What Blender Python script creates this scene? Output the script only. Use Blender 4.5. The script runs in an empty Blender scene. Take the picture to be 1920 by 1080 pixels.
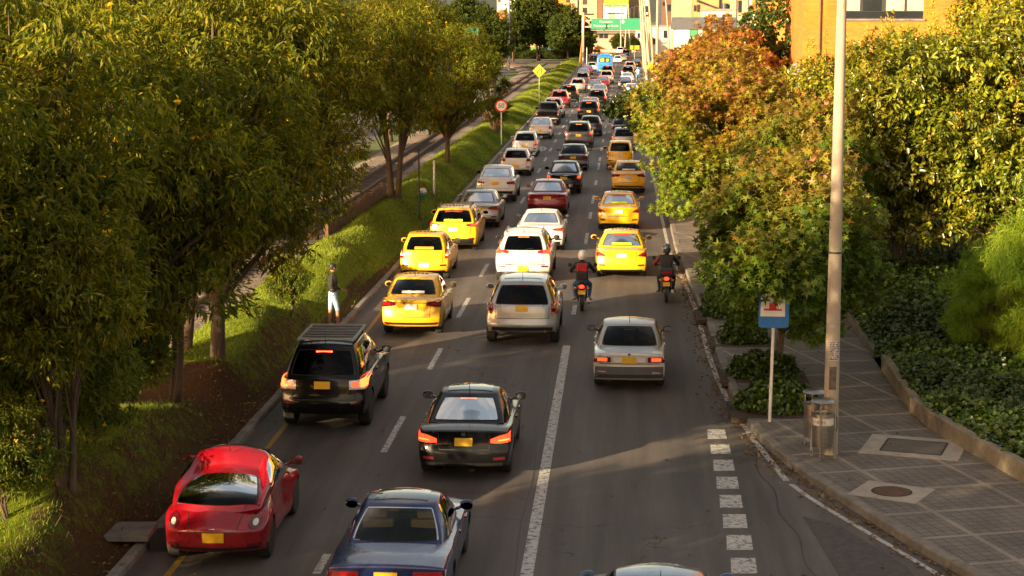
import bpy, bmesh, math, random
import numpy as np
from mathutils import Vector, Matrix
from mathutils.bvhtree import BVHTree
R = math.radians
S = bpy.context.scene
COL = S.collection
# ------------------------------------------------------------------ camera
FPX, HCAM, PITCH, YAW = 3400.0, 8.5, R(8.51), R(3.5)
cam_d = bpy.data.cameras.new('camera')
cam = bpy.data.objects.new('camera', cam_d); COL.objects.link(cam)
cam_d.sensor_width = 36; cam_d.lens = 36 * FPX / 1920
cam_d.clip_start = 0.5; cam_d.clip_end = 9000
cam.location = (0, 0, HCAM); cam.rotation_euler = (math.pi / 2 - PITCH, 0, YAW)
S.camera = cam
# ------------------------------------------------------------------ sky, sun, exposure
SUN_EL, SUN_AZ = R(13.6), R(222)          # sun low, behind the camera and to its left
w = bpy.data.worlds.new('World'); S.world = w; w.use_nodes = True
nt = w.node_tree; bg = nt.nodes['Background']
sky = nt.nodes.new('ShaderNodeTexSky'); sky.sky_type = 'NISHITA'; sky.sun_disc = False
sky.sun_elevation = SUN_EL; sky.sun_rotation = SUN_AZ; sky.dust_density = 1.5; sky.air_density = 1.0
mx = nt.nodes.new('ShaderNodeMix'); mx.data_type = 'RGBA'; mx.blend_type = 'MULTIPLY'
mx.inputs[0].default_value = 1.0; mx.inputs[7].default_value = (1.0, 0.725, 0.51, 1)
tcw = nt.nodes.new('ShaderNodeTexCoord'); cn = nt.nodes.new('ShaderNodeTexNoise'); cn.inputs['Scale'].default_value = 2.6; cn.inputs['Detail'].default_value = 7; cn.inputs['Roughness'].default_value = .6
nt.links.new(tcw.outputs['Generated'], cn.inputs['Vector'])          # scattered clouds
cr = nt.nodes.new('ShaderNodeMapRange'); cr.inputs[1].default_value = .47; cr.inputs[2].default_value = .66; cr.inputs[4].default_value = .55; nt.links.new(cn.outputs[0], cr.inputs[0])
cm = nt.nodes.new('ShaderNodeMix'); cm.data_type = 'RGBA'; cm.inputs[7].default_value = (2.6, 2.5, 2.4, 1); nt.links.new(cr.outputs[0], cm.inputs[0]); nt.links.new(sky.outputs[0], cm.inputs[6])
nt.links.new(cm.outputs[2], mx.inputs[6]); nt.links.new(mx.outputs[2], bg.inputs[0])
bg.inputs[1].default_value = 0.14
sl = bpy.data.lights.new('sun', 'SUN'); sl.energy = 5.0; sl.angle = R(0.5); sl.color = (1.0, 0.77, 0.46)
sun = bpy.data.objects.new('sun', sl); COL.objects.link(sun)
sd = Vector((math.sin(SUN_AZ) * math.cos(SUN_EL), math.cos(SUN_AZ) * math.cos(SUN_EL), math.sin(SUN_EL)))
sun.rotation_euler = sd.to_track_quat('Z', 'Y').to_euler(); sun.location = sd * 60
S.view_settings.view_transform = 'Standard'; S.view_settings.look = 'None'
S.view_settings.exposure = 1.75; S.view_settings.gamma = 1.0
S.render.engine = 'CYCLES'
S.cycles.max_bounces = 6; S.cycles.transparent_max_bounces = 12; S.cycles.diffuse_bounces = 3; S.cycles.glossy_bounces = 3
S.cycles.use_denoising = True

# ------------------------------------------------------------------ helpers
CAM_R = Matrix.Rotation(YAW, 3, 'Z') @ Matrix.Rotation(math.pi / 2 - PITCH, 3, 'X')
def ray(px, py):
    return CAM_R @ Vector(((px - 960) / FPX, -(py - 540) / FPX, -1.0))
def G(px, py, z=0.0):
    """where the sight line of a photo pixel meets the level z"""
    d = ray(px, py); t = (z - HCAM) / d.z
    return Vector((d.x * t, d.y * t, z))
def at(px, py, Y):
    d = ray(px, py); t = Y / d.y
    return Vector((d.x * t, Y, HCAM + d.z * t))
def link(o, parent=None):
    COL.objects.link(o)
    if parent: o.parent = parent
    return o
def tag(o, label=None, cat=None, group=None, kind=None):
    if label: o['label'] = label
    if cat: o['category'] = cat
    if group: o['group'] = group
    if kind: o['kind'] = kind
    return o
def thing(name, label, cat, loc=(0, 0, 0), rz=0.0, group=None):
    o = bpy.data.objects.new(name, None); o.empty_display_size = .3; COL.objects.link(o)
    o.location = loc; o.rotation_euler = (0, 0, rz)
    return tag(o, label, cat, group)
def copy_tree(o, parent=None):
    c = o.copy(); COL.objects.link(c)
    if parent: c.parent = parent
    for ch in o.children: copy_tree(ch, c)
    return c
class MB:
    def __init__(s): s.v = []; s.f = []; s.m = []; s.mi = 0
    def add(s, vs, fs):
        n = len(s.v); s.v += [tuple(v) for v in vs]
        for f in fs: s.f.append(tuple(i + n for i in f)); s.m.append(s.mi)
        return s
    def box(s, x0, x1, y0, y1, z0, z1, rot=None, pivot=None):
        vs = [Vector((x, y, z)) for z in (z0, z1) for y in (y0, y1) for x in (x0, x1)]
        if rot is not None:
            p = Vector(pivot) if pivot is not None else Vector(((x0 + x1) / 2, (y0 + y1) / 2, (z0 + z1) / 2))
            vs = [rot @ (v - p) + p for v in vs]
        return s.add(vs, [(0, 2, 3, 1), (4, 5, 7, 6), (0, 1, 5, 4), (2, 6, 7, 3), (0, 4, 6, 2), (1, 3, 7, 5)])
    def tube(s, pts, rads, n=8, cap=True):
        pts = [Vector(p) for p in pts]
        if not hasattr(rads, '__len__'): rads = [rads] * len(pts)
        ring = []; up = None
        for i, p in enumerate(pts):
            d = (pts[min(i + 1, len(pts) - 1)] - pts[max(i - 1, 0)]).normalized()
            if up is None: up = Vector((0, 0, 1)) if abs(d.z) < .9 else Vector((1, 0, 0))
            a = d.cross(up).normalized(); b = a.cross(d).normalized(); up = b
            ring.append([p + (a * math.cos(2 * math.pi * k / n) + b * math.sin(2 * math.pi * k / n)) * rads[i] for k in range(n)])
        vs = [v for r in ring for v in r]
        fs = [(i * n + k, i * n + (k + 1) % n, (i + 1) * n + (k + 1) % n, (i + 1) * n + k) for i in range(len(pts) - 1) for k in range(n)]
        if cap: fs += [tuple(range(n))[::-1], tuple((len(pts) - 1) * n + k for k in range(n))]
        return s.add(vs, fs)
    def lathe(s, prof, c=(0, 0, 0), axis='Z', n=20):
        vs = []
        for r, h in prof:
            for k in range(n):
                a = 2 * math.pi * k / n; p, q = r * math.cos(a), r * math.sin(a)
                v = (p, q, h) if axis == 'Z' else ((h, p, q) if axis == 'X' else (q, h, p))
                vs.append((v[0] + c[0], v[1] + c[1], v[2] + c[2]))
        fs = [(i * n + k, i * n + (k + 1) % n, (i + 1) * n + (k + 1) % n, (i + 1) * n + k) for i in range(len(prof) - 1) for k in range(n)]
        if prof[0][0] > 1e-6: fs.append(tuple(range(n))[::-1])
        if prof[-1][0] > 1e-6: fs.append(tuple((len(prof) - 1) * n + k for k in range(n)))
        return s.add(vs, fs)
    def grid(s, P):
        """P: rows of points"""
        n = len(P[0]); vs = [v for r in P for v in r]
        return s.add(vs, [(i * n + k, i * n + k + 1, (i + 1) * n + k + 1, (i + 1) * n + k) for i in range(len(P) - 1) for k in range(n - 1)])
    def mesh(s, name, mats, smooth=False, fix=True):
        me = bpy.data.meshes.new(name); me.from_pydata(s.v, [], s.f)
        for m in (mats if isinstance(mats, (list, tuple)) else [mats]): me.materials.append(m)
        if s.mi or any(s.m): me.polygons.foreach_set('material_index', s.m)
        if fix:
            bm = bmesh.new(); bm.from_mesh(me); bmesh.ops.recalc_face_normals(bm, faces=bm.faces); bm.to_mesh(me); bm.free()
        if smooth:
            me.polygons.foreach_set('use_smooth', [True] * len(me.polygons))
            if smooth == 'auto': me.set_sharp_from_angle(angle=R(38))
        me.update(); return me
    def build(s, name, mats, parent=None, smooth=False, fix=True, bevel=0):
        o = bpy.data.objects.new(name, s.mesh(name, mats, smooth, fix)); link(o, parent)
        if bevel:
            b = o.modifiers.new('bevel', 'BEVEL'); b.width = bevel; b.segments = 2; b.limit_method = 'ANGLE'
        return o
def struct(o): o['kind'] = 'structure'; return o
def bake(o):
    dg = bpy.context.evaluated_depsgraph_get(); dg.update()
    me = bpy.data.meshes.new_from_object(o.evaluated_get(dg)); return me
def text_mesh(txt, size, mat, depth=.004, align='CENTER', spacing=1.0):
    c = bpy.data.curves.new('lettering', 'FONT'); c.body = txt; c.size = size; c.align_x = align; c.align_y = 'CENTER'
    c.extrude = depth; c.space_character = spacing
    o = bpy.data.objects.new('lettering', c); COL.objects.link(o)
    me = bake(o); bpy.data.objects.remove(o); me.materials.clear(); me.materials.append(mat); return me
def text(txt, size, mat, parent, loc, rot=(math.pi / 2, 0, 0), name='lettering', **k):
    o = bpy.data.objects.new(name, text_mesh(txt, size, mat, **k)); link(o, parent); o.location = loc; o.rotation_euler = rot
    return o

# ------------------------------------------------------------------ materials
MATS = {}
def mat(name, col, rough=.6, metal=0.0, coat=0.0, var=.12, scale=4.0, bump=0.0, bscale=40.0, spec=.5, emit=0.0, ecol=None, stretch=None):
    if name in MATS: return MATS[name]
    m = bpy.data.materials.new(name); m.use_nodes = True; MATS[name] = m
    t = m.node_tree; b = t.nodes['Principled BSDF']
    b.inputs['Roughness'].default_value = rough; b.inputs['Metallic'].default_value = metal
    b.inputs['Coat Weight'].default_value = coat; b.inputs['Coat Roughness'].default_value = .04
    b.inputs['Specular IOR Level'].default_value = spec
    tc = t.nodes.new('ShaderNodeTexCoord'); src = tc.outputs['Object']
    if stretch:
        mp = t.nodes.new('ShaderNodeMapping'); mp.inputs['Scale'].default_value = stretch; t.links.new(src, mp.inputs[0]); src = mp.outputs[0]
    if var:
        n = t.nodes.new('ShaderNodeTexNoise'); n.inputs['Scale'].default_value = scale; n.inputs['Detail'].default_value = 6; n.inputs['Roughness'].default_value = .65
        t.links.new(src, n.inputs['Vector'])
        r = t.nodes.new('ShaderNodeMapRange'); r.inputs[1].default_value = .3; r.inputs[2].default_value = .7
        r.inputs[3].default_value = 1 - var; r.inputs[4].default_value = 1 + var
        t.links.new(n.outputs[0], r.inputs[0])
        v = t.nodes.new('ShaderNodeVectorMath'); v.operation = 'SCALE'; v.inputs[0].default_value = col[:3]
        t.links.new(r.outputs[0], v.inputs['Scale']); t.links.new(v.outputs[0], b.inputs['Base Color'])
    else: b.inputs['Base Color'].default_value = (*col[:3], 1)
    if bump:
        n2 = t.nodes.new('ShaderNodeTexNoise'); n2.inputs['Scale'].default_value = bscale; n2.inputs['Detail'].default_value = 4
        t.links.new(src, n2.inputs['Vector']); bp = t.nodes.new('ShaderNodeBump'); bp.inputs['Strength'].default_value = bump; bp.inputs['Distance'].default_value = .02
        t.links.new(n2.outputs[0], bp.inputs['Height']); t.links.new(bp.outputs[0], b.inputs['Normal'])
    if emit:
        b.inputs['Emission Color'].default_value = (*(ecol or col)[:3], 1); b.inputs['Emission Strength'].default_value = emit
    return m
def leaf_mat(name, trans=.35, rough=.5, spec=.4):
    if name in MATS: return MATS[name]
    m = bpy.data.materials.new(name); m.use_nodes = True; MATS[name] = m
    t = m.node_tree; b = t.nodes['Principled BSDF']; b.inputs['Roughness'].default_value = rough; b.inputs['Specular IOR Level'].default_value = spec
    a = t.nodes.new('ShaderNodeAttribute'); a.attribute_name = 'Col'
    t.links.new(a.outputs['Color'], b.inputs['Base Color'])
    tr = t.nodes.new('ShaderNodeBsdfTranslucent'); g = t.nodes.new('ShaderNodeVectorMath'); g.operation = 'MULTIPLY'; g.inputs[1].default_value = (1.5, 1.5, .8)
    t.links.new(a.outputs['Color'], g.inputs[0]); t.links.new(g.outputs[0], tr.inputs['Color'])
    mix = t.nodes.new('ShaderNodeMixShader'); mix.inputs[0].default_value = trans
    t.links.new(b.outputs[0], mix.inputs[1]); t.links.new(tr.outputs[0], mix.inputs[2])
    t.links.new(mix.outputs[0], t.nodes['Material Output'].inputs['Surface']); return m
def nodes(name):
    m = bpy.data.materials.new(name); m.use_nodes = True; MATS[name] = m
    return m, m.node_tree, m.node_tree.nodes['Principled BSDF']
def N(t, typ, **kw):
    n = t.nodes.new(typ)
    for k, v in kw.items():
        if k.startswith('i_'):
            key = k[2:]; key = int(key) if key.isdigit() else key
            n.inputs[key].default_value = v
        else: setattr(n, k, v)
    return n
def ramp(t, src, stops):
    n = t.nodes.new('ShaderNodeValToRGB'); e = n.color_ramp.elements
    while len(e) < len(stops): e.new(.5)
    for k, (p, c) in enumerate(stops): e[k].position = p; e[k].color = (*c, 1) if len(c) == 3 else c
    t.links.new(src, n.inputs[0]); return n.outputs[0]
def mixc(t, f, a, b, mode='MIX'):
    n = t.nodes.new('ShaderNodeMix'); n.data_type = 'RGBA'; n.blend_type = mode
    for i, s in ((0, f), (6, a), (7, b)):
        if hasattr(s, 'is_linked'): t.links.new(s, n.inputs[i])
        elif i == 0: n.inputs[0].default_value = s
        else: n.inputs[i].default_value = (*s, 1)
    return n.outputs[2]
def noise(t, vec, scale, detail=6, rough=.6):
    n = t.nodes.new('ShaderNodeTexNoise'); n.inputs['Scale'].default_value = scale; n.inputs['Detail'].default_value = detail; n.inputs['Roughness'].default_value = rough
    if vec is not None: t.links.new(vec, n.inputs['Vector'])
    return n.outputs[0]
def mapping(t, vec, scale=(1, 1, 1), rot=(0, 0, 0)):
    n = t.nodes.new('ShaderNodeMapping'); n.inputs['Scale'].default_value = scale; n.inputs['Rotation'].default_value = rot
    t.links.new(vec, n.inputs[0]); return n.outputs[0]
def bumpn(t, b, h, strength=.4, dist=.02):
    bp = t.nodes.new('ShaderNodeBump'); bp.inputs['Strength'].default_value = strength; bp.inputs['Distance'].default_value = dist
    t.links.new(h, bp.inputs['Height']); t.links.new(bp.outputs[0], b.inputs['Normal'])

def asphalt():
    m, t, b = nodes('asphalt'); p = t.nodes.new('ShaderNodeTexCoord').outputs['Object']
    fine = noise(t, p, 60, 3, .8); big = noise(t, p, .35, 5, .6); lane = noise(t, mapping(t, p, (1.1, .045, 1)), 1.6, 5, .6)
    c = ramp(t, fine, [(.3, (.058, .049, .044)), (.5, (.097, .082, .073)), (.72, (.155, .133, .118))])
    c = mixc(t, 1.0, c, ramp(t, big, [(.3, (.72, .72, .72)), (.7, (1.22, 1.2, 1.17))]), 'MULTIPLY')
    c = mixc(t, 1.0, c, ramp(t, lane, [(.3, (.62, .62, .62)), (.65, (1.25, 1.25, 1.25))]), 'MULTIPLY')
    # cracks and sealed joints
    v = N(t, 'ShaderNodeTexVoronoi', feature='DISTANCE_TO_EDGE'); v.inputs['Scale'].default_value = .42
    nz = t.nodes.new('ShaderNodeTexNoise'); nz.inputs['Scale'].default_value = 1.6; nz.inputs['Detail'].default_value = 5; t.links.new(p, nz.inputs['Vector'])
    av = N(t, 'ShaderNodeVectorMath', operation='ADD'); sc = N(t, 'ShaderNodeVectorMath', operation='SCALE'); sc.inputs['Scale'].default_value = .9
    t.links.new(nz.outputs['Color'], sc.inputs[0]); t.links.new(p, av.inputs[0]); t.links.new(sc.outputs[0], av.inputs[1]); t.links.new(av.outputs[0], v.inputs['Vector'])
    ck = ramp(t, v.outputs['Distance'], [(0, (1, 1, 1)), (.0075, (0, 0, 0))])
    msk = ramp(t, noise(t, p, .22, 3), [(.52, (0, 0, 0)), (.6, (1, 1, 1))])
    f = mixc(t, 1.0, ck, msk, 'MULTIPLY')
    c = mixc(t, f, c, (.016, .015, .014))
    t.links.new(c, b.inputs['Base Color'])
    t.links.new(ramp(t, big, [(.3, (.62,) * 3), (.7, (.85,) * 3)]), b.inputs['Roughness'])
    b.inputs['Specular IOR Level'].default_value = .35
    bumpn(t, b, fine, .5, .012); return m
def paint_mark(name, col, worn=.5):
    m, t, b = nodes(name); p = t.nodes.new('ShaderNodeTexCoord').outputs['Object']
    n = noise(t, p, 9, 8, .75); g = noise(t, p, 70, 2, .7)
    c = mixc(t, ramp(t, n, [(.5 - worn * .3, (1, 1, 1)), (.5 - worn * .3 + .12, (0, 0, 0))]), col, (.07, .064, .06))
    c = mixc(t, 1.0, c, ramp(t, g, [(.3, (.7,) * 3), (.7, (1.1,) * 3)]), 'MULTIPLY')
    t.links.new(c, b.inputs['Base Color']); b.inputs['Roughness'].default_value = .7; return m
def concrete(name, col, scale=3.0, stain=.35):
    m, t, b = nodes(name); p = t.nodes.new('ShaderNodeTexCoord').outputs['Object']
    big = noise(t, p, scale, 8, .7); fine = noise(t, p, 55, 3, .7)
    c = mixc(t, 1.0, col, ramp(t, big, [(.3, (1 - stain,) * 3), (.7, (1 + stain * .6,) * 3)]), 'MULTIPLY')
    c = mixc(t, 1.0, c, ramp(t, fine, [(.3, (.8,) * 3), (.7, (1.15,) * 3)]), 'MULTIPLY')
    t.links.new(c, b.inputs['Base Color']); b.inputs['Roughness'].default_value = .85; bumpn(t, b, fine, .35, .01); return m
def pavers(name, base, line, band, rot=0.0):
    m, t, b = nodes(name); p = mapping(t, t.nodes.new('ShaderNodeTexCoord').outputs['Object'], rot=(0, 0, rot))
    def brick(w, h, mort, c1, c2, mc):
        n = t.nodes.new('ShaderNodeTexBrick'); n.offset = 0; n.squash = 1; n.inputs['Scale'].default_value = 1
        n.inputs['Brick Width'].default_value = w; n.inputs['Row Height'].default_value = h; n.inputs['Mortar Size'].default_value = mort
        n.inputs['Color1'].default_value = (*c1, 1); n.inputs['Color2'].default_value = (*c2, 1); n.inputs['Mortar'].default_value = (*mc, 1); n.inputs['Mortar Smooth'].default_value = .2
        t.links.new(p, n.inputs['Vector']); return n
    f = brick(.2, .2, .010, base, tuple(x * 1.18 for x in base), line)
    q = brick(1.75, 1.45, .055, (0, 0, 0), (0, 0, 0), (1, 1, 1))
    big = noise(t, p, .8, 8, .7); fine = noise(t, p, 45, 3, .7)
    c = mixc(t, q.outputs['Color'], f.outputs['Color'], band)
    c = mixc(t, 1.0, c, ramp(t, big, [(.3, (.62,) * 3), (.7, (1.25,) * 3)]), 'MULTIPLY')
    c = mixc(t, 1.0, c, ramp(t, fine, [(.3, (.78,) * 3), (.7, (1.15,) * 3)]), 'MULTIPLY')
    t.links.new(c, b.inputs['Base Color']); b.inputs['Roughness'].default_value = .85
    bumpn(t, b, f.outputs['Fac'], -.4, .008); return m
def verge_mat():
    m, t, b = nodes('verge_soil_and_turf'); p = t.nodes.new('ShaderNodeTexCoord').outputs['Object']
    a = t.nodes.new('ShaderNodeAttribute'); a.attribute_name = 'Col'
    n = noise(t, p, 3.5, 8, .7); f = noise(t, p, 40, 4, .8)
    grass = ramp(t, n, [(.3, (.10, .14, .010)), (.55, (.17, .22, .013)), (.75, (.24, .26, .022))])
    soil = ramp(t, f, [(.3, (.045, .022, .010)), (.55, (.10, .05, .022)), (.8, (.18, .10, .05))])
    ad = N(t, 'ShaderNodeMath', operation='ADD'); t.links.new(a.outputs['Fac'], ad.inputs[0])
    s2 = N(t, 'ShaderNodeMath', operation='MULTIPLY_ADD'); t.links.new(n, s2.inputs[0]); s2.inputs[1].default_value = 1.2; s2.inputs[2].default_value = -.6
    t.links.new(s2.outputs[0], ad.inputs[1])
    c = mixc(t, ramp(t, ad.outputs[0], [(.4, (0, 0, 0)), (.6, (1, 1, 1))]), grass, soil)
    t.links.new(c, b.inputs['Base Color']); b.inputs['Roughness'].default_value = .95; b.inputs['Specular IOR Level'].default_value = .1
    bumpn(t, b, f, .9, .06); return m
def gravel(name, c0, c1, scale=16):
    m, t, b = nodes(name); p = t.nodes.new('ShaderNodeTexCoord').outputs['Object']
    v = N(t, 'ShaderNodeTexVoronoi'); v.inputs['Scale'].default_value = scale; t.links.new(p, v.inputs['Vector'])
    sep = N(t, 'ShaderNodeSeparateColor'); t.links.new(v.outputs['Color'], sep.inputs[0])
    c = ramp(t, sep.outputs[0], [(0, c0), (1, c1)])
    c = mixc(t, 1.0, c, ramp(t, v.outputs['Distance'], [(.2, (1.1,) * 3), (.75, (.35,) * 3)]), 'MULTIPLY')
    c = mixc(t, 1.0, c, ramp(t, noise(t, p, .5, 5), [(.3, (.7,) * 3), (.7, (1.2,) * 3)]), 'MULTIPLY')
    t.links.new(c, b.inputs['Base Color']); b.inputs['Roughness'].default_value = .95; bumpn(t, b, v.outputs['Distance'], -.9, .05); return m
def brickwork(name, c1, c2, mortar, w=.25, h=.09, m_=.008):
    m, t, b = nodes(name); tc = t.nodes.new('ShaderNodeTexCoord'); s = N(t, 'ShaderNodeSeparateXYZ'); t.links.new(tc.outputs['Object'], s.inputs[0])
    ad = N(t, 'ShaderNodeMath', operation='ADD'); t.links.new(s.outputs[0], ad.inputs[0]); t.links.new(s.outputs[1], ad.inputs[1])
    cb = N(t, 'ShaderNodeCombineXYZ'); t.links.new(ad.outputs[0], cb.inputs[0]); t.links.new(s.outputs[2], cb.inputs[1])
    n = t.nodes.new('ShaderNodeTexBrick'); n.inputs['Scale'].default_value = 1; n.inputs['Brick Width'].default_value = w; n.inputs['Row Height'].default_value = h; n.inputs['Mortar Size'].default_value = m_
    n.inputs['Color1'].default_value = (*c1, 1); n.inputs['Color2'].default_value = (*c2, 1); n.inputs['Mortar'].default_value = (*mortar, 1)
    t.links.new(cb.outputs[0], n.inputs['Vector'])
    c = mixc(t, 1.0, n.outputs['Color'], ramp(t, noise(t, tc.outputs['Object'], .5, 6), [(.3, (.8,) * 3), (.7, (1.15,) * 3)]), 'MULTIPLY')
    t.links.new(c, b.inputs['Base Color']); b.inputs['Roughness'].default_value = .9; return m
def glass_mat(name, tint=(.16, .19, .17), rough=.02):
    m, t, b = nodes(name)
    tr = N(t, 'ShaderNodeBsdfTransparent'); tr.inputs[0].default_value = (*tint, 1)
    gl = N(t, 'ShaderNodeBsdfGlossy'); gl.inputs['Roughness'].default_value = rough; gl.inputs['Color'].default_value = (1, 1, 1, 1)
    fr = N(t, 'ShaderNodeFresnel'); fr.inputs[0].default_value = 1.24
    mix = N(t, 'ShaderNodeMixShader'); t.links.new(fr.outputs[0], mix.inputs[0]); t.links.new(tr.outputs[0], mix.inputs[1]); t.links.new(gl.outputs[0], mix.inputs[2])
    t.links.new(mix.outputs[0], t.nodes['Material Output'].inputs['Surface']); return m
def car_paint(name, col, metal=.0, rough=.35, dust=.14, coat=.9):
    if name in MATS: return MATS[name]
    m, t, b = nodes(name); p = t.nodes.new('ShaderNodeTexCoord').outputs['Object']
    s = N(t, 'ShaderNodeSeparateXYZ'); t.links.new(p, s.inputs[0])
    n = noise(t, p, 5, 7, .7)
    # road dust that clings to the lowest part of the bodywork
    d = N(t, 'ShaderNodeMapRange'); d.inputs[1].default_value = .75; d.inputs[2].default_value = .2; d.inputs[3].default_value = 0; d.inputs[4].default_value = dust; t.links.new(s.outputs[2], d.inputs[0])
    k = N(t, 'ShaderNodeMath', operation='MULTIPLY'); t.links.new(d.outputs[0], k.inputs[0]); t.links.new(n, k.inputs[1])
    c = mixc(t, k.outputs[0], col, (.14, .115, .09)); t.links.new(c, b.inputs['Base Color'])
    b.inputs['Metallic'].default_value = metal
    t.links.new(ramp(t, n, [(.35, (rough * .8,) * 3), (.7, (rough * 1.4,) * 3)]), b.inputs['Roughness'])
    b.inputs['Coat Weight'].default_value = coat; b.inputs['Specular IOR Level'].default_value = .5 if coat > .5 else .22; b.inputs['Coat Roughness'].default_value = .05
    fl = noise(t, p, 2.2, 2); bumpn(t, b, fl, .03, .02)
    return m
ASPH = asphalt()
WHITE = paint_mark('white_road_paint', (.52, .49, .45), .35); WHITE_W = paint_mark('worn_white_road_paint', (.50, .47, .43), .4); YELL_W = paint_mark('worn_yellow_road_paint', (.36, .20, .03), .6)
CONC = concrete('kerb_concrete', (.20, .175, .145), 2.5, .45); CONC_L = concrete('pale_concrete', (.36, .31, .25), 3, .3); CONC_POLE = concrete('pole_concrete', (.33, .275, .21), 1.5, .2)
BLACK = mat('black_plastic', (.012, .012, .012), .5, var=.2); DARK = mat('dark_interior', (.02, .018, .017), .8)
RUB = mat('tyre_rubber', (.018, .017, .016), .85, bump=.2); RIM = mat('alloy_rim', (.42, .41, .40), .3, .9, var=.1); HUB = mat('steel_hubcap', (.22, .22, .22), .4, .8)
CHROME = mat('chrome', (.75, .74, .72), .12, 1.0, var=.03); STEEL = mat('brushed_steel', (.40, .385, .36), .36, 1.0, var=.12, scale=8, stretch=(1, 1, 9)); GREYMETAL = mat('grey_painted_metal', (.30, .29, .27), .5, .3)
GLASS = glass_mat('tinted_car_glass'); GLASS_D = glass_mat('privacy_car_glass', (.035, .038, .036)); GLASS_C = glass_mat('clear_car_glass', (.5, .54, .48))
LAMP = mat('red_lamp_lens', (.30, .008, .010), .12, coat=1, var=.25, scale=25); LAMP_D = mat('dark_red_lamp_lens', (.10, .006, .010), .12, coat=1, var=.25, scale=25)
LIT = mat('lit_brake_lamp', (.5, .02, .01), .2, emit=1.3, ecol=(1, .04, .01), var=.3, scale=25); LIT_O = mat('lit_brake_lamp_core', (.6, .1, .02), .2, emit=1.9, ecol=(1, .11, .02), var=.2)
CLEAR = mat('clear_lamp_lens', (.62, .58, .55), .12, coat=1, var=.12, scale=20); ORANGE = mat('orange_lamp_lens', (.65, .18, .01), .15, coat=1)
PLATE_Y = mat('yellow_number_plate', (.62, .36, .015), .45, var=.12, scale=18); PLATE_W = mat('white_number_plate', (.48, .46, .44), .45, var=.15, scale=18)
SEAT_T = mat('tan_seat_leather', (.30, .22, .12), .6); SEAT_D = mat('dark_seat_fabric', (.035, .032, .03), .8)
STK_Y = mat('neon_yellow_sticker', (.70, .78, .03), .5, var=.2, scale=14); STK_R = mat('red_sticker', (.6, .05, .02), .5, var=.2, scale=14); STK_O = mat('orange_sticker', (.75, .35, .02), .5); STK_W = mat('white_sticker', (.6, .55, .55), .5, var=.2, scale=14)
# ================================================================== ground, road, pavement
XL = -7.6                                                # left kerb line
rng = np.random.default_rng(7)
def resample(pts, n):
    pts = np.array([tuple(p)[:2] for p in pts], float); d = np.r_[0, np.cumsum(np.hypot(*np.diff(pts, axis=0).T))]
    s = np.linspace(0, d[-1], n); return np.c_[np.interp(s, d, pts[:, 0]), np.interp(s, d, pts[:, 1])]
def smooth_poly(pts, n, it=3):
    p = resample(pts, n)
    for _ in range(it): p[1:-1] = (p[:-2] + 2 * p[1:-1] + p[2:]) / 4
    return p
KP = [(11.5, 17.0), (8.2, 22.0)] + [tuple(G(*q))[:2] for q in ((1790, 1078), (1690, 1016), (1600, 958), (1500, 893), (1440, 845), (1403, 806), (1370, 742), (1350, 690), (1326, 610), (1303, 560), (1284, 510))] + [(1.95, 66), (1.95, 90), (2.05, 140), (2.1, 250), (2.1, 640)]
KERB = smooth_poly(KP[:-3], 90, 2); KERB = np.r_[KERB, np.array([(2.0, 140), (2.05, 250), (2.1, 640)])]
def kerb_x(y): return float(np.interp(y, KERB[:, 1], KERB[:, 0]))
g = MB(); g.add([(-4000, -300, -.06), (4000, -300, -.06), (4000, 7000, -.06), (-4000, 7000, -.06)], [(0, 1, 2, 3)])
struct(g.build('ground', mat('dry_earth_and_grass', (.11, .095, .04), .95, var=.35, scale=.3)))
ys = list(np.linspace(12, 60, 49)) + list(np.linspace(62, 200, 70)) + [260, 330, 420, 640]
rd = MB(); rd.grid([[(XL - .02 + (max(kerb_x(y), 2.0) + .04 - XL) * u, y, 0) for u in np.linspace(0, 1, 5)] for y in ys])
struct(rd.build('road', ASPH))
Z1, Z2 = .004, .008
def strip(mb, x0, x1, y0, y1, z=Z1): mb.add([(x0, y0, z), (x1, y0, z), (x1, y1, z), (x0, y1, z)], [(0, 1, 2, 3)])
def ribbon(mb, pts, w, z=Z1):
    pts = [Vector((p[0], p[1], z)) for p in pts]; L = []
    for i, p in enumerate(pts):
        d = (pts[min(i + 1, len(pts) - 1)] - pts[max(i - 1, 0)]).normalized(); nrm = Vector((-d.y, d.x, 0)) * w / 2; L.append((p - nrm, p + nrm))
    mb.grid(L)
# lane lines: positions read off the photograph, in metres on the road
dm = MB(); DX = -4.66
for (py0, py1) in ((1078, 1040), (848, 780), (692, 652), (594, 557), (517, 493), (455, 440)):
    x = DX; strip(dm, x - .065, x + .065, G(700, py0).y, G(700, py1).y)
y = 83.0
while y < 360: strip(dm, DX - .065, DX + .065, y, y + 3.0); y += 8.2
struct(dm.build('lane_dashes', WHITE))
sm = MB(); DX2 = -1.42
strip(sm, DX2 - .10, DX2 + .10, 14, G(1068, 648).y)
struct(sm.build('solid_lane_line', WHITE))
dm = MB(); DX3 = -1.38
for (py0, py1) in ((590, 572), (458, 437), (410, 398), (382, 366), (347, 338), (318, 305)): strip(dm, DX3 - .065, DX3 + .065, G(1100, py0).y, G(1100, py1).y)
y = 108.0
while y < 360: strip(dm, DX3 - .065, DX3 + .065, y, y + 3.0); y += 8.2
strip(dm, DX3 + .5, DX3 + .85, G(1146, 258).y, G(1146, 212).y)
struct(dm.build('lane_dashes', WHITE))
ye = MB(); ribbon(ye, [(XL + .62 + .05 * math.sin(y * .3), y) for y in np.linspace(14, 300, 90)], .11)
struct(ye.build('edge_line', YELL_W))
el = MB(); E = [tuple(G(*q))[:2] for q in ((1475, 902), (1440, 868), (1396, 812), (1366, 770), (1342, 715), (1326, 660), (1312, 600), (1298, 560), (1284, 525))] + [(1.72, 64), (1.65, 90), (1.7, 140), (1.75, 300)]
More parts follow.
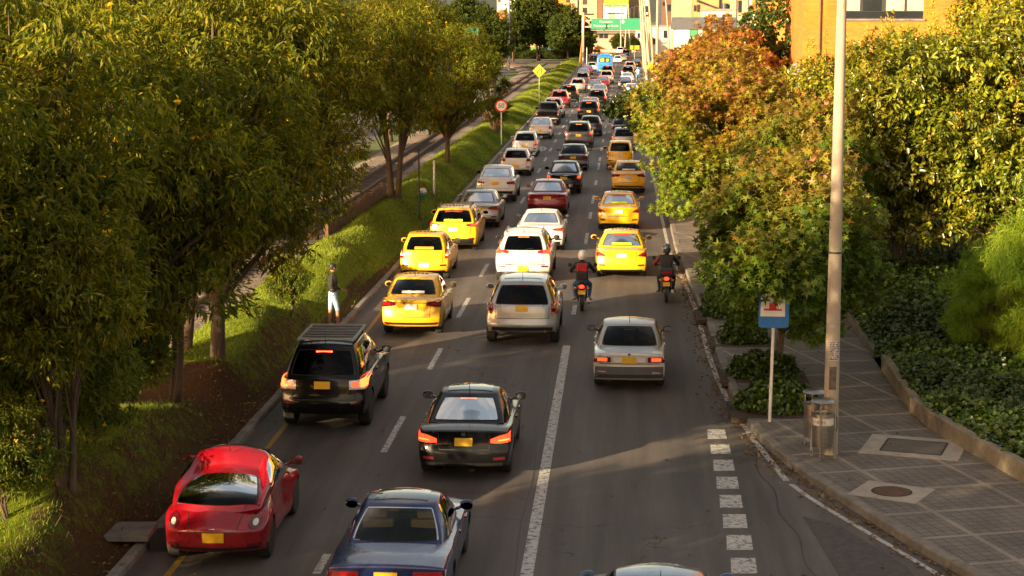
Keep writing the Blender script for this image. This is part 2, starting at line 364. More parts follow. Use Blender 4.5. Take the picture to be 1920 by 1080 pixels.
ribbon(el, smooth_poly(E, 80, 2), .12)
E2 = [tuple(G(*q))[:2] for q in ((1815, 1110), (1760, 1078), (1660, 1018), (1575, 968), (1520, 935), (1483, 908))]; ribbon(el, smooth_poly(E2, 24, 1), .10)
struct(el.build('edge_line', WHITE_W))
bl = MB()
for (xa, xb, ya, yb) in ((1327, 1364, 805, 823), (1333, 1372, 833, 851), (1338, 1379, 862, 883), (1344, 1387, 894, 916), (1350, 1394, 928, 952), (1356, 1403, 964, 990), (1363, 1413, 1003, 1031), (1371, 1421, 1046, 1075), (1380, 1432, 1096, 1130)):
    a, b, c, d = G(xa, yb, Z1), G(xb - 1, yb, Z1), G(xb - 5, ya, Z1), G(xa - 1, ya, Z1); bl.add([a, b, c, d], [(0, 1, 2, 3)])
struct(bl.build('give_way_blocks', WHITE))
# speed roundels painted in the lanes
rm = MB()
for cx in (-5.75, -3.05, .35):
    cy = G(1000, 279).y
    for ra, rb in ((.62, .95), (1.15, 1.42)):
        n = 36; vs = []
        for k in range(n):
            a = 2 * math.pi * k / n
            for r in (ra * .55, rb * .55): vs.append((cx + r * math.cos(a), cy + 3.2 * r * math.sin(a), Z1))
        rm.add(vs, [(2 * k, 2 * k + 1, 2 * ((k + 1) % n) + 1, 2 * ((k + 1) % n)) for k in range(n)])
struct(rm.build('painted_speed_roundels', WHITE))
# dark sealed seams in the asphalt
se = MB(); ribbon(se, [(-1.62 - .02 * (y - 20) * .1 + .03 * math.sin(y), y) for y in np.linspace(14, 44, 60)], .022); 
ribbon(se, [(G(1410, 870).x + .06 * math.sin(y * 2.2) + (36 - y) * .055, y) for y in np.linspace(24, 35, 40)], .016)
struct(se.build('asphalt_seams', mat('old_bitumen', (.018, .017, .016), .6)))

pa = MB(); pa.add([G(1505, 968, Z1), G(1575, 985, Z1), G(1700, 1062, Z1), G(1745, 1120, Z1), G(1600, 1120, Z1)], [(0, 1, 2, 3, 4)])
for (px, py, w_, l_) in ((1000, 470, 1.0, 2.5),):
    c = G(px, py, Z1); pa.add([(c.x - w_ / 2, c.y - l_ / 2, Z1), (c.x + w_ / 2, c.y - l_ / 2 + .05, Z1), (c.x + w_ / 2 - .04, c.y + l_ / 2, Z1), (c.x - w_ / 2 + .03, c.y + l_ / 2 - .06, Z1)], [(0, 1, 2, 3)])
struct(pa.build('asphalt_patches', mat('patched_asphalt', (.060, .051, .046), .8, var=.35, scale=7, bump=.4, bscale=60)))
# ---- kerbs
def kerb(pts, side, name, h=.15, wd=.18, step=.95, m=CONC):
    mb = MB(); d = np.r_[0, np.cumsum(np.hypot(*np.diff(pts, axis=0).T))]; s = 0
    while s < d[-1] - .2:
        far = np.interp(s, d, pts[:, 1]) > 90; st = step * (12 if far else 1); e = min(s + st - .022, d[-1])
        hh = h + (0 if far else random.uniform(-.008, .008)); ww = random.uniform(-.006, .006)
        P = []
        for q in np.linspace(s, e, 3):
            x, y = np.interp(q, d, pts[:, 0]), np.interp(q, d, pts[:, 1]); x2, y2 = np.interp(q + .05, d, pts[:, 0]), np.interp(q + .05, d, pts[:, 1])
            x1, y1 = np.interp(q - .05, d, pts[:, 0]), np.interp(q - .05, d, pts[:, 1])
            t = Vector((x2 - x1, y2 - y1, 0)).normalized(); nr = Vector((t.y, -t.x, 0)) * side; p = Vector((x, y, 0)) + nr * ww
            P.append([p + Vector((0, 0, -.03)), p + Vector((0, 0, hh - .035)), p + nr * .012 + Vector((0, 0, hh - .01)), p + nr * .04 + Vector((0, 0, hh)), p + nr * wd + Vector((0, 0, hh)), p + nr * wd + Vector((0, 0, -.03))])
        n0 = len(mb.v); mb.grid(P); mb.f.append(tuple(n0 + k for k in range(6))[::-1]); mb.m.append(0); mb.f.append(tuple(n0 + 12 + k for k in range(6))); mb.m.append(0)
        s += st
    return struct(mb.build(name, m, smooth=False))
random.seed(3)
kerb(KERB, 1, 'kerb')
kerb(np.array([(XL, 12), (XL, 640)], float), -1, 'kerb', h=.13, wd=.16)
# ---- right pavement, low planter wall, planter bed
WP = [(16.5, 20), (12.5, 23.2)] + [tuple(G(*q, .15))[:2] for q in ((1990, 950), (1920, 905), (1800, 838), (1722, 795), (1690, 750), (1665, 712))] + [(6.25, 46), (6.3, 52), (6.35, 60), (6.4, 90), (6.5, 160), (6.5, 640)]
WALL = smooth_poly(WP[:-2], 90, 2); WALL = np.r_[WALL, np.array([(6.45, 160), (6.5, 640)])]
n = 160; KA = resample(KERB[:-1], n); WA = resample(WALL[:-1], n)
pv = MB(); rows = []
for i in range(n):
    k0 = Vector((KA[i][0], KA[i][1], .146)); w0 = Vector((WA[i][0], WA[i][1], .146))
    nr = (w0 - k0).normalized(); rows.append([k0 + nr * .17 + (w0 - nr * .0 - (k0 + nr * .17)) * u for u in np.linspace(0, 1, 4)])
pv.grid(rows); pv.add([(2.25, 248, .146), (6.45, 158, .146), (6.5, 640, .146), (2.28, 640, .146)], [(0, 1, 2, 3)])
struct(pv.build('pavement', pavers('clay_grey_pavers', (.15, .127, .107), (.07, .058, .048), (.27, .225, .175), R(-17))))
def wall_strip(pts, name, label, cat, w, h, m, y0, y1, z0=0):
    q = resample(pts, 400); q = q[(q[:, 1] > y0) & (q[:, 1] < y1)]; P = []
    for i in range(len(q)):
        t = q[min(i + 1, len(q) - 1)] - q[max(i - 1, 0)]; t = t / np.hypot(*t); nr = np.array([t[1], -t[0]]); hh = h + .012 * math.sin(i * 1.7)
        P.append([(q[i][0], q[i][1], z0), (q[i][0], q[i][1], z0 + hh - .02), (q[i][0] + nr[0] * .02, q[i][1] + nr[1] * .02, z0 + hh), (q[i][0] + nr[0] * w, q[i][1] + nr[1] * w, z0 + hh), (q[i][0] + nr[0] * w, q[i][1] + nr[1] * w, z0)])
    mb = MB(); mb.grid(P); n0 = 0; mb.f.append((0, 1, 2, 3, 4)); mb.m.append(0); e = (len(P) - 1) * 5; mb.f.append((e + 4, e + 3, e + 2, e + 1, e)); mb.m.append(0)
    return tag(mb.build(name, m), label, cat)
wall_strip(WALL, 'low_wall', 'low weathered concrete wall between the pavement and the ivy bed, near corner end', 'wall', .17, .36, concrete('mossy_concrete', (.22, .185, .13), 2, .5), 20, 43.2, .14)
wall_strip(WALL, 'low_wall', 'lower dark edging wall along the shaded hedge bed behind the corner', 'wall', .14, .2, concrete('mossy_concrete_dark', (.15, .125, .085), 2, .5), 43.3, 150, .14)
sb = MB(); rows = [[(WA[i][0] + .1 + (34 - WA[i][0]) * u, WA[i][1] + 0 * u, .24) for u in (0, .1, .3, 1)] for i in range(n)]; sb.grid(rows)
SOIL = mat('dark_leaf_litter_soil', (.055, .035, .020), .95, var=.4, scale=6, bump=.8, bscale=25)
struct(sb.build('planter_soil', SOIL))
# ---- left verge: earth bank with turf, then railway ballast, then the far carriageway
def vnoise(x, y): return .5 * math.sin(x * .9 + y * .37 + 1.3) + .3 * math.sin(y * .71 + 2.1 * math.sin(x * .5)) + .2 * math.sin(1.9 * x - 1.3 * y)
def bank_h(x, y):
    u = (XL - .16 - x)                                     # metres from the back of the kerb
    top = .85 + .22 * math.sin(y * .45 + .6) + .12 * math.sin(y * 1.17)
    if y > 60: top = .75 + .1 * math.sin(y * .3)
    dip = max(0, 1 - abs(y - 37.6) / 1.5) * .6 + max(0, 1 - abs(y - 51) / 2.5) * .55; top *= 1 - min(dip, .8)
    top *= .55 if y > 130 else 1
    st = .25 if y < 58 else .1
    r = min(1, max(0, (u - st) / (.95 if y < 58 else 1.9))); r = r * r * (3 - 2 * r)
    d = min(1, max(0, (u - 1.9) / 1.6)); d = d * d * (3 - 2 * d)
    return .10 + top * r - (top - .12) * d * .9 + .05 * vnoise(x * 3, y * 2.3) * r
ysb = list(np.arange(12, 70, .35)) + list(np.arange(70, 200, 1.0)) + list(np.arange(200, 420, 8))
usb = [0, .12, .25, .4, .55, .7, .85, 1.0, 1.2, 1.45, 1.7, 1.95, 2.3, 2.7, 3.1, 3.5]
vb = MB(); vb.grid([[(XL - .16 - u, y, bank_h(XL - .16 - u, y)) for u in usb] for y in ysb])
o = vb.build('grass_verge', verge_mat(), smooth=True); struct(o)
co = []
def soilness(x, y):
    u = XL - .16 - x
    s = 1.0 if u < .45 else (.62 - .1 * (u - .45) if u < 1.25 else max(0, .54 - (u - 1.25) / 1.1))
    if 39.5 < y <= 52: s = 1.0 if u < .3 else (.56 if u < .9 else max(0, .56 - (u - .9) / .9))
    if y > 52: s = max(0, .9 - (y - 52) / 12) * (1 if u < .7 else .2) + (.55 if u < .35 else 0)
    if abs(y - 37.6) < 1.6: s = 1
    if 48.5 < y < 54 : s = .2 if u > .5 else .8
    return min(1, s)
for v in o.data.vertices: s = soilness(v.co.x, v.co.y); co += [s, s, s, 1]
ca = o.data.color_attributes.new('Col', 'FLOAT_COLOR', 'POINT'); ca.data.foreach_set('color', co)
BAL = gravel('track_ballast', (.15, .105, .075), (.46, .35, .26), 14)
def track_x(y): return -12.75 + .15 * math.sin(y * .02) - max(0, (y - 262)) ** 2 * .0022
tys = list(np.arange(8, 262, 3.0)) + list(np.arange(262, 352, 3))
bb = MB(); bb.grid([[(track_x(y) + dx, y, z) for dx, z in ((-2.6, .1), (-1.9, .3), (-.8, .33), (.8, .33), (1.6, .31), (2.2, .12))] for y in tys])
struct(bb.build('railway_ballast', BAL))
tr = thing('railway_track', 'narrow curving railway track on pale ballast left of the grass verge', 'railway track', (-12.75, 30, .33))
RUST = mat('rusty_rail_steel', (.085, .05, .035), .6, .3)
for dx in (-.5, .5):
    rl = MB(); P = []
    for y in tys: P.append([(track_x(y) + dx + a + 12.75, y - 30, z) for a, z in ((-.055, 0), (-.05, .13), (.05, .13), (.055, 0))])
    rl.grid(P); rl.build('rail', RUST, tr)
sp = MB()
for y in np.arange(30, 330, .75): sp.box(track_x(y) + 12.75 - .95, track_x(y) + 12.75 + .95, y - 30 - .11, y - 30 + .11, -.06, .035)
o = sp.build('sleepers', mat('old_sleeper_timber', (.075, .05, .035), .9, var=.3), tr); o['kind'] = 'stuff'
lg = MB(); lg.grid([[(x, y, .05 + .05 * math.sin(x + y)) for x in (-17.2, -16, -15, -14.2)] for y in np.arange(10, 340, 4)])
struct(lg.build('grass_strip', mat('rough_turf', (.075, .10, .016), .95, var=.4, scale=2, bump=.8, bscale=20)))
fr = MB(); fr.grid([[(x, y, .0) for x in (-26, -21, -17.2)] for y in np.arange(10, 480, 30)]); struct(fr.build('far_carriageway', ASPH))
fg = MB(); fg.grid([[(x, y, .02) for x in (-70, -40, -26.2)] for y in np.arange(10, 480, 30)]); struct(fg.build('grass_strip', MATS['rough_turf']))

# ---- retaining wall of upright sleepers
rw = thing('retaining_wall', 'low retaining wall of upright brown timbers beside the track ballast', 'retaining wall', (-10.9, 66, .1))
tm = mat('brown_wall_timber', (.14, .07, .035), .9, var=.35, scale=3)
for i in range(40):
    y = i * .42; p = MB(); hh = random.uniform(.75, 1.0); p.box(-.09, .09, y - .17, y + .17, -.2, hh); p.build('timber', tm, rw)
# ---- drain slab in the near left bank
dr = thing('drain_cover', 'grey concrete drain slab with open mouth at the foot of the near bank', 'drain', (0, 0, 0))
dp = G(250, 1000, .2); dr.location = dp; dr.rotation_euler = (0, 0, R(4))
d1 = MB(); d1.box(-.42, .32, -.42, .42, -.02, .08); d1.build('slab', CONC, dr, bevel=.01)
d2 = MB(); d2.box(.33, .62, -.36, .36, -.25, -.02); d2.build('drain_mouth', mat('near_black_drain_fill', (.012, .010, .008), .7), dr)  # solid near-black block in place of the open mouth
# ---- manhole and utility cover in the pavement
mp = G(1672, 922, .152); mh = thing('manhole_cover', 'round rusty manhole cover set in a pale square slab in the pavement', 'manhole cover', mp, R(-27))
a = MB(); a.box(-.62, .62, -.55, .55, -.1, .004); a.build('slab', CONC_L, mh)
a = MB(); a.lathe([(.36, -.02), (.36, .010), (.335, .012), (.33, .006), (0.0, .006)], n=32); a.build('ring', mat('cast_iron_ring', (.05, .045, .042), .7, .5), mh)
a = MB(); a.lathe([(.32, .004), (.32, .012), (.22, .014), (.2, .009), (.1, .009), (.09, .013), (0, .013)], n=32); a.build('lid', mat('rusty_lid', (.11, .06, .035), .8, .3, var=.35, scale=9), mh)
up = G(1714, 838, .152); uc = thing('utility_cover', 'grey rectangular utility cover framed in pale concrete by the low wall', 'utility cover', up, R(-17))
a = MB(); a.box(-.95, .95, -.85, .85, -.1, .004); a.build('surround', CONC_L, uc)
a = MB(); a.box(-.56, .56, -.52, .52, -.1, .010); a.build('lid', concrete('dark_lid_concrete', (.12, .10, .08), 3, .3), uc)
a = MB()
for s in (-1, 1): a.box(-.58, .58, s * .54 - .018, s * .54 + .018, -.1, .012); a.box(s * .58 - .018, s * .58 + .018, -.52, .52, -.1, .0125)
a.build('frame', mat('cast_iron_ring', (.05, .045, .042)), uc)
# ================================================================== vegetation
def leaf_mesh(name, mat_, P, D, Nn, Ls, Ws, cols, shape='lance'):
    """P base points, D leaf axes, Nn leaf normals (arrays n x 3)"""
    n = len(P); D = D / np.linalg.norm(D, axis=1, keepdims=True)
    Sd = np.cross(D, Nn); Sd /= np.linalg.norm(Sd, axis=1, keepdims=True) + 1e-9; Nn = np.cross(Sd, D)
    L = Ls[:, None]; W = Ws[:, None]
    if shape == 'lance':
        V = [P, P + D * L * .42 + Sd * W + Nn * W * .5, P + D * L - Nn * L * .12, P + D * L * .42 - Sd * W + Nn * W * .5]; F = [(0, 1, 2), (0, 2, 3)]
    elif shape == 'oval':
        V = [P, P + D * L * .3 + Sd * W + Nn * W * .35, P + D * L * .72 + Sd * W * .8 + Nn * W * .2 - Nn * L * .05, P + D * L - Nn * L * .15, P + D * L * .72 - Sd * W * .8 + Nn * W * .2 - Nn * L * .05, P + D * L * .3 - Sd * W + Nn * W * .35]
        F = [(0, 1, 2, 3), (0, 3, 4, 5)]
    elif shape == 'star':
        V = [P + D * L * .3]; F = []
        for k in range(5):
            a = R(-136 + 68 * k); l = L * (.62 + .12 * math.cos(a)); V.append(P + D * L * .3 + (D * math.cos(a) + Sd * math.sin(a)) * l - Nn * l * .2)
            a2 = R(-136 + 68 * k + 34); V.append(P + D * L * .3 + (D * math.cos(a2) + Sd * math.sin(a2)) * L * .24)
        V.append(P + D * L * .3 + (D * math.cos(R(-170)) + Sd * math.sin(R(-170))) * L * .2)
        for k in range(5): F.append((0, 11 if k == 0 else 2 * k, 2 * k + 1, 2 * k + 2))
    elif shape == 'needle':
        V = [P - Sd * W * .5, P + Sd * W * .5, P + D * L - Nn * L * .2]; F = [(0, 1, 2)]
    k = len(V); V = np.stack(V, 1).reshape(-1, 3)
    nf = len(F); ln = [len(f) for f in F]; idx = np.concatenate([np.array(f) for f in F])
    loops = (np.arange(n)[:, None] * k + idx[None]).ravel()
    starts = (np.arange(n)[:, None] * sum(ln) + np.r_[0, np.cumsum(ln)[:-1]][None]).ravel()
    me = bpy.data.meshes.new(name); me.vertices.add(len(V)); me.vertices.foreach_set('co', V.astype(np.float32).ravel())
    me.loops.add(len(loops)); me.loops.foreach_set('vertex_index', loops.astype(np.int32))
    me.polygons.add(n * nf); me.polygons.foreach_set('loop_start', starts.astype(np.int32)); 
    me.update(calc_edges=True); me.materials.append(mat_)
    ca = me.color_attributes.new('Col', 'FLOAT_COLOR', 'POINT')
    c4 = np.c_[np.repeat(cols, k, axis=0), np.ones(n * k)]; ca.data.foreach_set('color', c4.astype(np.float32).ravel())
    return me
BARK = mat('brown_bark', (.075, .05, .034), .95, var=.4, scale=7, bump=.9, bscale=22, stretch=(1, 1, .25)); BARK_P = mat('pale_bark', (.15, .115, .08), .9, var=.35, scale=7, bump=.8, bscale=20, stretch=(1, 1, .25))
L_TEC = leaf_mat('drooping_leaf', .42, .55, .22); L_SWG = leaf_mat('maple_like_leaf', .34, .5, .35); L_PRV = leaf_mat('glossy_oval_leaf', .25, .3, .6); L_IVY = leaf_mat('ivy_leaf', .2, .35, .5); L_GRS = leaf_mat('grass_blade', .35, .6, .25); L_FLW = leaf_mat('petal', .3, .6, .2)
def pal(rg, n, cols, w=None):
    c = np.array(cols); k = rg.choice(len(c), n, p=w); k2 = rg.choice(len(c), n, p=w); u = rg.random((n, 1)) * .6
    return c[k] * (1 - u) + c[k2] * u
def unit(rg, n):
    v = rg.normal(size=(n, 3)); return v / np.linalg.norm(v, axis=1, keepdims=True)
TEC = [(.095, .115, .008), (.155, .155, .010), (.25, .215, .012), (.055, .078, .008)]
def crown(rg, h, cb, rx, ry, nl, lr, ncl, k, L, W, shape, cols, droop=.4, mat_=None, lean=(0, 0), colf=None, up=0.0, flat=.75, wcol=None, shell=.35, more=()):
    """lobes (branch ends) spread over the crown, leaf sprays on each lobe; returns leaf mesh and lobe centres"""
    C = []; cz = (h + cb) / 2; rz = (h - cb) / 2
    tries = 0
    while len(C) < nl and tries < 20000:
        tries += 1
        v = unit(rg, 1)[0] * (rg.uniform(shell, 1) ** .5); c = np.array([v[0] * max(rx - lr * .7, .2) + lean[0], v[1] * max(ry - lr * .7, .2) + lean[1], cz + v[2] * max(rz - lr * .5, .2)])
        if all(np.linalg.norm((c - q) / (1, 1, .8)) > lr * (.75 if tries < 3000 else .4) for q in C): C.append(c)
    C = np.array(C + [np.array(q, float) for q in more]); nl = len(C)
    rad = lr * rg.uniform(.75, 1.25, nl); li = np.repeat(np.arange(nl), ncl); m = len(li)
    v = unit(rg, m); v[:, 2] = np.where(v[:, 2] < -.3, v[:, 2] * .6, v[:, 2])
    p = C[li] + v * (rad[li] * rg.uniform(.35, 1.05, m) ** .6)[:, None] * np.array([1, 1, flat])
    ci = np.repeat(np.arange(m), k); q = len(ci)
    out = v[ci]; spray = unit(rg, m)[ci] * .5 + out * .8; D = spray * .7 + unit(rg, q) * .75 + np.array([0, 0, -droop])
    P = p[ci] + unit(rg, q) * L * .7
    Nn = out * .5 + unit(rg, q) * .6 + np.array([0, 0, .7 + up])
    tint = rg.uniform(.78, 1.25, nl)[li][ci][:, None] * np.where(rg.random((nl, 1)) < .3, np.array([1.12, 1.0, .9]), np.array([.95, 1.0, 1.0]))[li][ci]
    cl = pal(rg, q, cols, wcol) * tint
    if colf: cl = colf(P, cl, rg)
    Ls = L * rg.uniform(.65, 1.3, q); Ws = W * rg.uniform(.7, 1.25, q)
    return leaf_mesh('crown', mat_, P, D, Nn, Ls, Ws, cl, shape), C
def limbs(rg, C, h, cb, tr, lean=(0, 0), stems=1, spread=.5, m=None, thin=.32):
    mb = MB(); tops = []
    for s in range(stems):
        a = rg.uniform(0, 6.28) + s * 6.28 / stems; sx, sy = (math.cos(a) * spread, math.sin(a) * spread) if stems > 1 else (0, 0)
        base = Vector((sx * .25, sy * .25, -.25)); top = Vector((lean[0] * .8 + sx * 1.6, lean[1] * .8 + sy * 1.6, cb + (h - cb) * .62)); r = tr * (1 if stems == 1 else .62)
        pts = []
        for u in np.linspace(0, 1, 9):
            p = base.lerp(top, u); p += Vector((math.sin(u * 5 + s) * .14 * u, math.cos(u * 4 + s * 2) * .14 * u, 0)) * min(1, h / 6); pts.append(p)
        mb.tube(pts, [r * (1.35 if u == 0 else 1.05 - .8 * u) for u in np.linspace(0, 1, 9)], 9); tops.append((pts, r))
    for i, c in enumerate(C):
        pts, r = min(tops, key=lambda q: (q[0][5] - Vector(c)).length); u = min(.95, max(.28, (c[2] - .8 - cb * .3) / h)); j = u * 8; a = pts[int(j)].lerp(pts[min(8, int(j) + 1)], j - int(j))
        c = Vector(c); md = a.lerp(c, .5) + Vector((rg.uniform(-.15, .15), rg.uniform(-.15, .15), .18)); r0 = r * thin * rg.uniform(.7, 1.3)
        mb.tube([a, a.lerp(md, .5) + Vector((0, 0, .06)), md, md.lerp(c, .6), c], [r0, r0 * .8, r0 * .6, r0 * .4, r0 * .2], 5, False)
    return mb.mesh('trunk', m or BARK, smooth=True, fix=False)
def sprigs(rg, C, lr, n, cols, name, L, W, hang, k, mat_, shape='lance'):
    ci = rg.integers(0, len(C), n); v = unit(rg, n); v[:, 2] = np.abs(v[:, 2]) * (.2 if hang else 1) - (.35 if hang else 0)
    p = C[ci] + v * lr * 1.0; ii = np.repeat(np.arange(n), k); q = len(ii)
    D = (np.array([0, 0, -1.0]) + unit(rg, q) * .16) if hang else (unit(rg, q) * .6 + v[ii] * .5 + np.array([0, 0, .4]))
    P = p[ii] + unit(rg, q) * np.array([.07, .07, .03]) * (1 if hang else .7)
    return leaf_mesh(name, mat_, P, D, unit(rg, q), L * rg.uniform(.7, 1.2, q), np.full(q, W), pal(rg, q, cols), shape)
class Kind: pass
def tree_kind(seed, h, cb, rx, ry, nl, lr, ncl, k, L, W, shape, cols, mat_, tr, stems=1, lean=(0, 0), flowers=0, pods=0, bark=None, thin=.32, spread=.5, **kw):
    rg = np.random.default_rng(seed); t = Kind()
    t.leaf, C = crown(rg, h, cb, rx, ry, nl, lr, ncl, k, L, W, shape, cols, mat_=mat_, lean=lean, **kw)
    t.trunk = limbs(rg, C, h, cb, tr, lean, stems, spread, m=bark, thin=thin); t.extra = []
    if flowers: t.extra.append(('flowers', sprigs(rg, C, lr, flowers, [(.75, .40, .02), (.8, .5, .03)], 'flowers', .07, .03, False, 7, L_FLW, 'oval')))
    if pods: t.extra.append(('seed_pods', sprigs(rg, C, lr, pods, [(.13, .15, .025), (.20, .20, .03)], 'seed_pods', .34, .013, True, 16, L_TEC)))
    return t
def plant(kind, name, label, cat, loc, rz=0, s=1.0, group=None):
    t = thing(name, label, cat, loc, rz, group); t.scale = (s, s, s) if not hasattr(s, '__len__') else s
    for nm, me in [('trunk', kind.trunk), ('crown', kind.leaf)] + kind.extra:
        if me is None: continue
        o = bpy.data.objects.new(nm, me); link(o, t)
        if nm in ('flowers', 'seed_pods'): o['kind'] = 'stuff'
    return t
kw = dict(shape='lance', cols=TEC, mat_=L_TEC, droop=.55)
TA = tree_kind(1, 8.6, 1.7, 3.3, 3.6, 42, 1.0, 46, 12, .225, .031, tr=.17, thin=.42, stems=1, flowers=16, pods=42, **kw)
TB = tree_kind(2, 9.4, 1.8, 3.0, 3.7, 44, 1.05, 46, 12, .225, .031, tr=.20, thin=.42, stems=2, flowers=16, pods=42, **kw)
TC = tree_kind(3, 10.5, 3.0, 3.6, 4.0, 42, 1.35, 38, 11, .30, .038, thin=.42, tr=.24, stems=1, flowers=8, pods=16, **kw)
TS = tree_kind(4, 4.2, .7, 1.5, 1.6, 20, .65, 36, 13, .19, .028, tr=.09, stems=3, flowers=8, pods=5, shape='lance', cols=[(.06, .085, .012), (.11, .14, .016), (.15, .17, .02)], mat_=L_TEC, droop=.4)
TD = tree_kind(5, 9.0, 2.4, 3.0, 3.6, 36, 1.15, 34, 11, .28, .034, tr=.22, stems=4, flowers=14, pods=46, **kw)
BZ = .5
TU = tree_kind(6, 6.2, 2.5, 1.9, 2.0, 24, .8, 40, 12, .20, .029, tr=.13, thin=.4, stems=3, spread=.42, pods=20, flowers=5, **kw)
for (px, py, rz, s, lb) in ((92, 900, 10, .98, 'slender tree with three stems on the nearest hump at the left photo edge'), (128, 948, 130, .8, 'small tree with pale split trunk at the lower left'), (322, 742, 60, .9, 'slim tree with several stems beside the dip in the bank')):
    plant(TU, 'slender_tree', lb, 'tree', G(px, py, .8), R(rz), s, 'slender trees on the near bank')
# the row on the bank nearest the road, then the row beyond the railway
for kind, name, label, cat, loc, rz, s in (
    (TA, 'drooping_leaf_tree', 'slim dark tree on the bank whose trunk stands left of the black roof rack vehicle', 'tree', (-9.05, 39.6, BZ), 20, 1.08),
    (TB, 'drooping_leaf_tree', 'dark broad tree behind the pedestrian with two stems and hanging seed pods', 'tree', (-10.2, 40.8, BZ), 140, .92),
    (TA, 'drooping_leaf_tree', 'leaning dark tree above the dip in the near bank', 'tree', (-9.9, 35.2, .3), 250, .97),
    (TB, 'drooping_leaf_tree', 'tree at the left photo edge over the nearest bank hump', 'tree', (-11.0, 31.0, .3), 60, .98),
    (TD, 'drooping_leaf_tree', 'many stemmed tree by the timber retaining wall and thin dark post', 'tree', (-9.9, 78, .55), 0, 1.0),
    (TA, 'drooping_leaf_tree', 'last bank tree, two thin stems on lit turf before the 50 sign', 'tree', (-9.4, 97, .55), 75, .88),
    (TC, 'drooping_leaf_tree', 'dark tree by the track behind the yuccas and the 50 sign', 'tree', (-11.9, 142, .2), 310, .74),
    (TB, 'drooping_leaf_tree', 'nearest bank tree, its drooping sprays framing the lower left edge', 'tree', (-11.4, 25.8, .2), 15, 1.0),
    (TB, 'drooping_leaf_tree', 'tree with crown hanging over the railway behind the many stemmed tree', 'tree', (-11.4, 66, .2), 200, 1.02)):
    plant(kind, name, label, cat, loc, R(rz), s, 'trees on the verge bank')
far_row = [(-17.5, 30, TA, 10, .72), (-16.4, 59, TC, 80, 1.05), (-17.2, 67, TC, 160, 1.05), (-16.6, 80, TC, 230, 1.05), (-17.6, 95, TC, 310, 1.05), (-18.4, 112, TC, 30, .95), (-16.0, 124, TC, 100, .85), (-17.5, 142, TC, 190, .9)]
fl = ['low tree beyond the railway just off the left photo edge', 'tall tree beyond the railway behind the leaning tree', 'tall tree beyond the railway, third along from the left edge', 'tall tree beyond the railway left of the many stemmed tree', 'tall tree beyond the railway right above the many stemmed tree', 'tall tree beyond the railway left of the speed limit sign', 'tall tree beyond the railway beside the palm like plants', 'rightmost tall tree beyond the railway, beside the parked far cars', ''][:6] + ['smaller tree beyond the railway just left of the yuccas', 'tree beyond the railway whose crown rises over the yuccas']
for (x, y, kd, rz, s), lb in zip(far_row, fl): plant(kd, 'tall_tree', lb, 'tree', (x, y, .1), R(rz), s, 'trees beyond the railway')
back = [(-24, 63, 1.2), (-27, 78, 1.25), (-23.5, 105, 1.1), (-30, 70, 1.3), (-31, 92, 1.3), (-28, 52, 1.25), (-33, 118, 1.2), (-31, 150, 1.1), (-30, 185, 1.05), (-27.6, 208, 1.15), (-29, 250, 1.1), (-33, 262, 1.3), (-25, 232, 1.15)]
for i, (x, y, s) in enumerate(back): plant(TC, 'tall_tree', 'tall tree in the deep backdrop past the far carriageway', 'tree', (x, y, 0), R(i * 73), s, 'deep backdrop trees')
for (px, py, rz, s, lb) in ((92, 905, 0, .92, 'bright leafy bush with thin stems on the nearest bank hump'), (540, 592, 90, .42, 'low lit bush on bright turf left of the pedestrian'), (45, 800, 40, .75, 'bushy stems at the left photo edge above the grass'), (165, 868, 160, .62, 'pale leaved bush beside the nearest hump bush'), (25, 985, 250, .5, 'dark low bush in the lower left corner'), (255, 770, 200, .6, 'small pale bush under the leaning tree')):
    plant(TS, 'leafy_bush', lb, 'bush', G(px, py, .75), R(rz), s, 'bushes on the bank')
# trees standing outside the picture to the left, whose shade falls on the road
for i, (x, y, kd, s) in enumerate(((-11.2, 17.5, TB, 1.22), (-10.5, 9, TA, 1.05), (-16.5, 22, TC, .78), (-14, 16.5, TA, .7), (-11, 4, TB, 1.0), (-17, 5, TC, 1.0), (-16, -8, TC, 1.0), (-11, -4, TB, 1.1), (-9, -16, TC, 1.15))):
    plant(kd, 'tall_tree', 'roadside tree left of the footbridge', 'tree', (x, y, 0), R(i * 97), s, 'trees beside the footbridge')

# ---- autumn trees on the right pavement
SWG = [(.065, .125, .010), (.12, .18, .012), (.18, .22, .014)]
def autumn(lo, hi, strength):
    def f(P, c, rg):
        t = np.clip((P[:, 2] - lo) / (hi - lo) + .28 * np.sin(P[:, 0] * 1.9 + 1) * np.cos(P[:, 1] * 1.7) + rg.normal(size=len(P)) * .18, 0, 1) * strength
        warm = np.array([(.36, .22, .018), (.38, .11, .025), (.33, .055, .038), (.30, .04, .045), (.40, .27, .02)])[rg.integers(0, 5, len(P))]
        return c * (1 - t[:, None]) + warm * t[:, None]
    return f
kw = dict(shape='star', cols=SWG, mat_=L_SWG, droop=.15, up=.3)
SA = tree_kind(11, 5.7, .8, 2.25, 4.0, 60, .78, 68, 9, .165, .1, lean=(.05, -1.9), more=[(-.85, -6.0, 2.95), (-.3, -5.9, 3.1), (-1.3, -5.7, 3.2), (-.7, -5.0, 2.6), (-.6, -6.0, 3.4)], tr=.11, bark=BARK_P, colf=autumn(3.4, 6.4, .6), shell=.2, **{**kw, 'cols': [(.05, .095, .008), (.085, .14, .010), (.12, .165, .012)]})
SB = tree_kind(12, 7.4, 1.0, 3.3, 3.2, 56, .95, 70, 11, .165, .1, lean=(-.9, -.4), tr=.14, bark=BARK_P, colf=autumn(2.6, 7.0, .62), shell=.2, **kw)
SC = tree_kind(13, 8.0, 1.2, 3.2, 3.4, 46, 1.1, 62, 12, .18, .1, lean=(-.8, -.3), tr=.16, bark=BARK_P, colf=autumn(1.8, 6.0, .74), shell=.2, **kw)
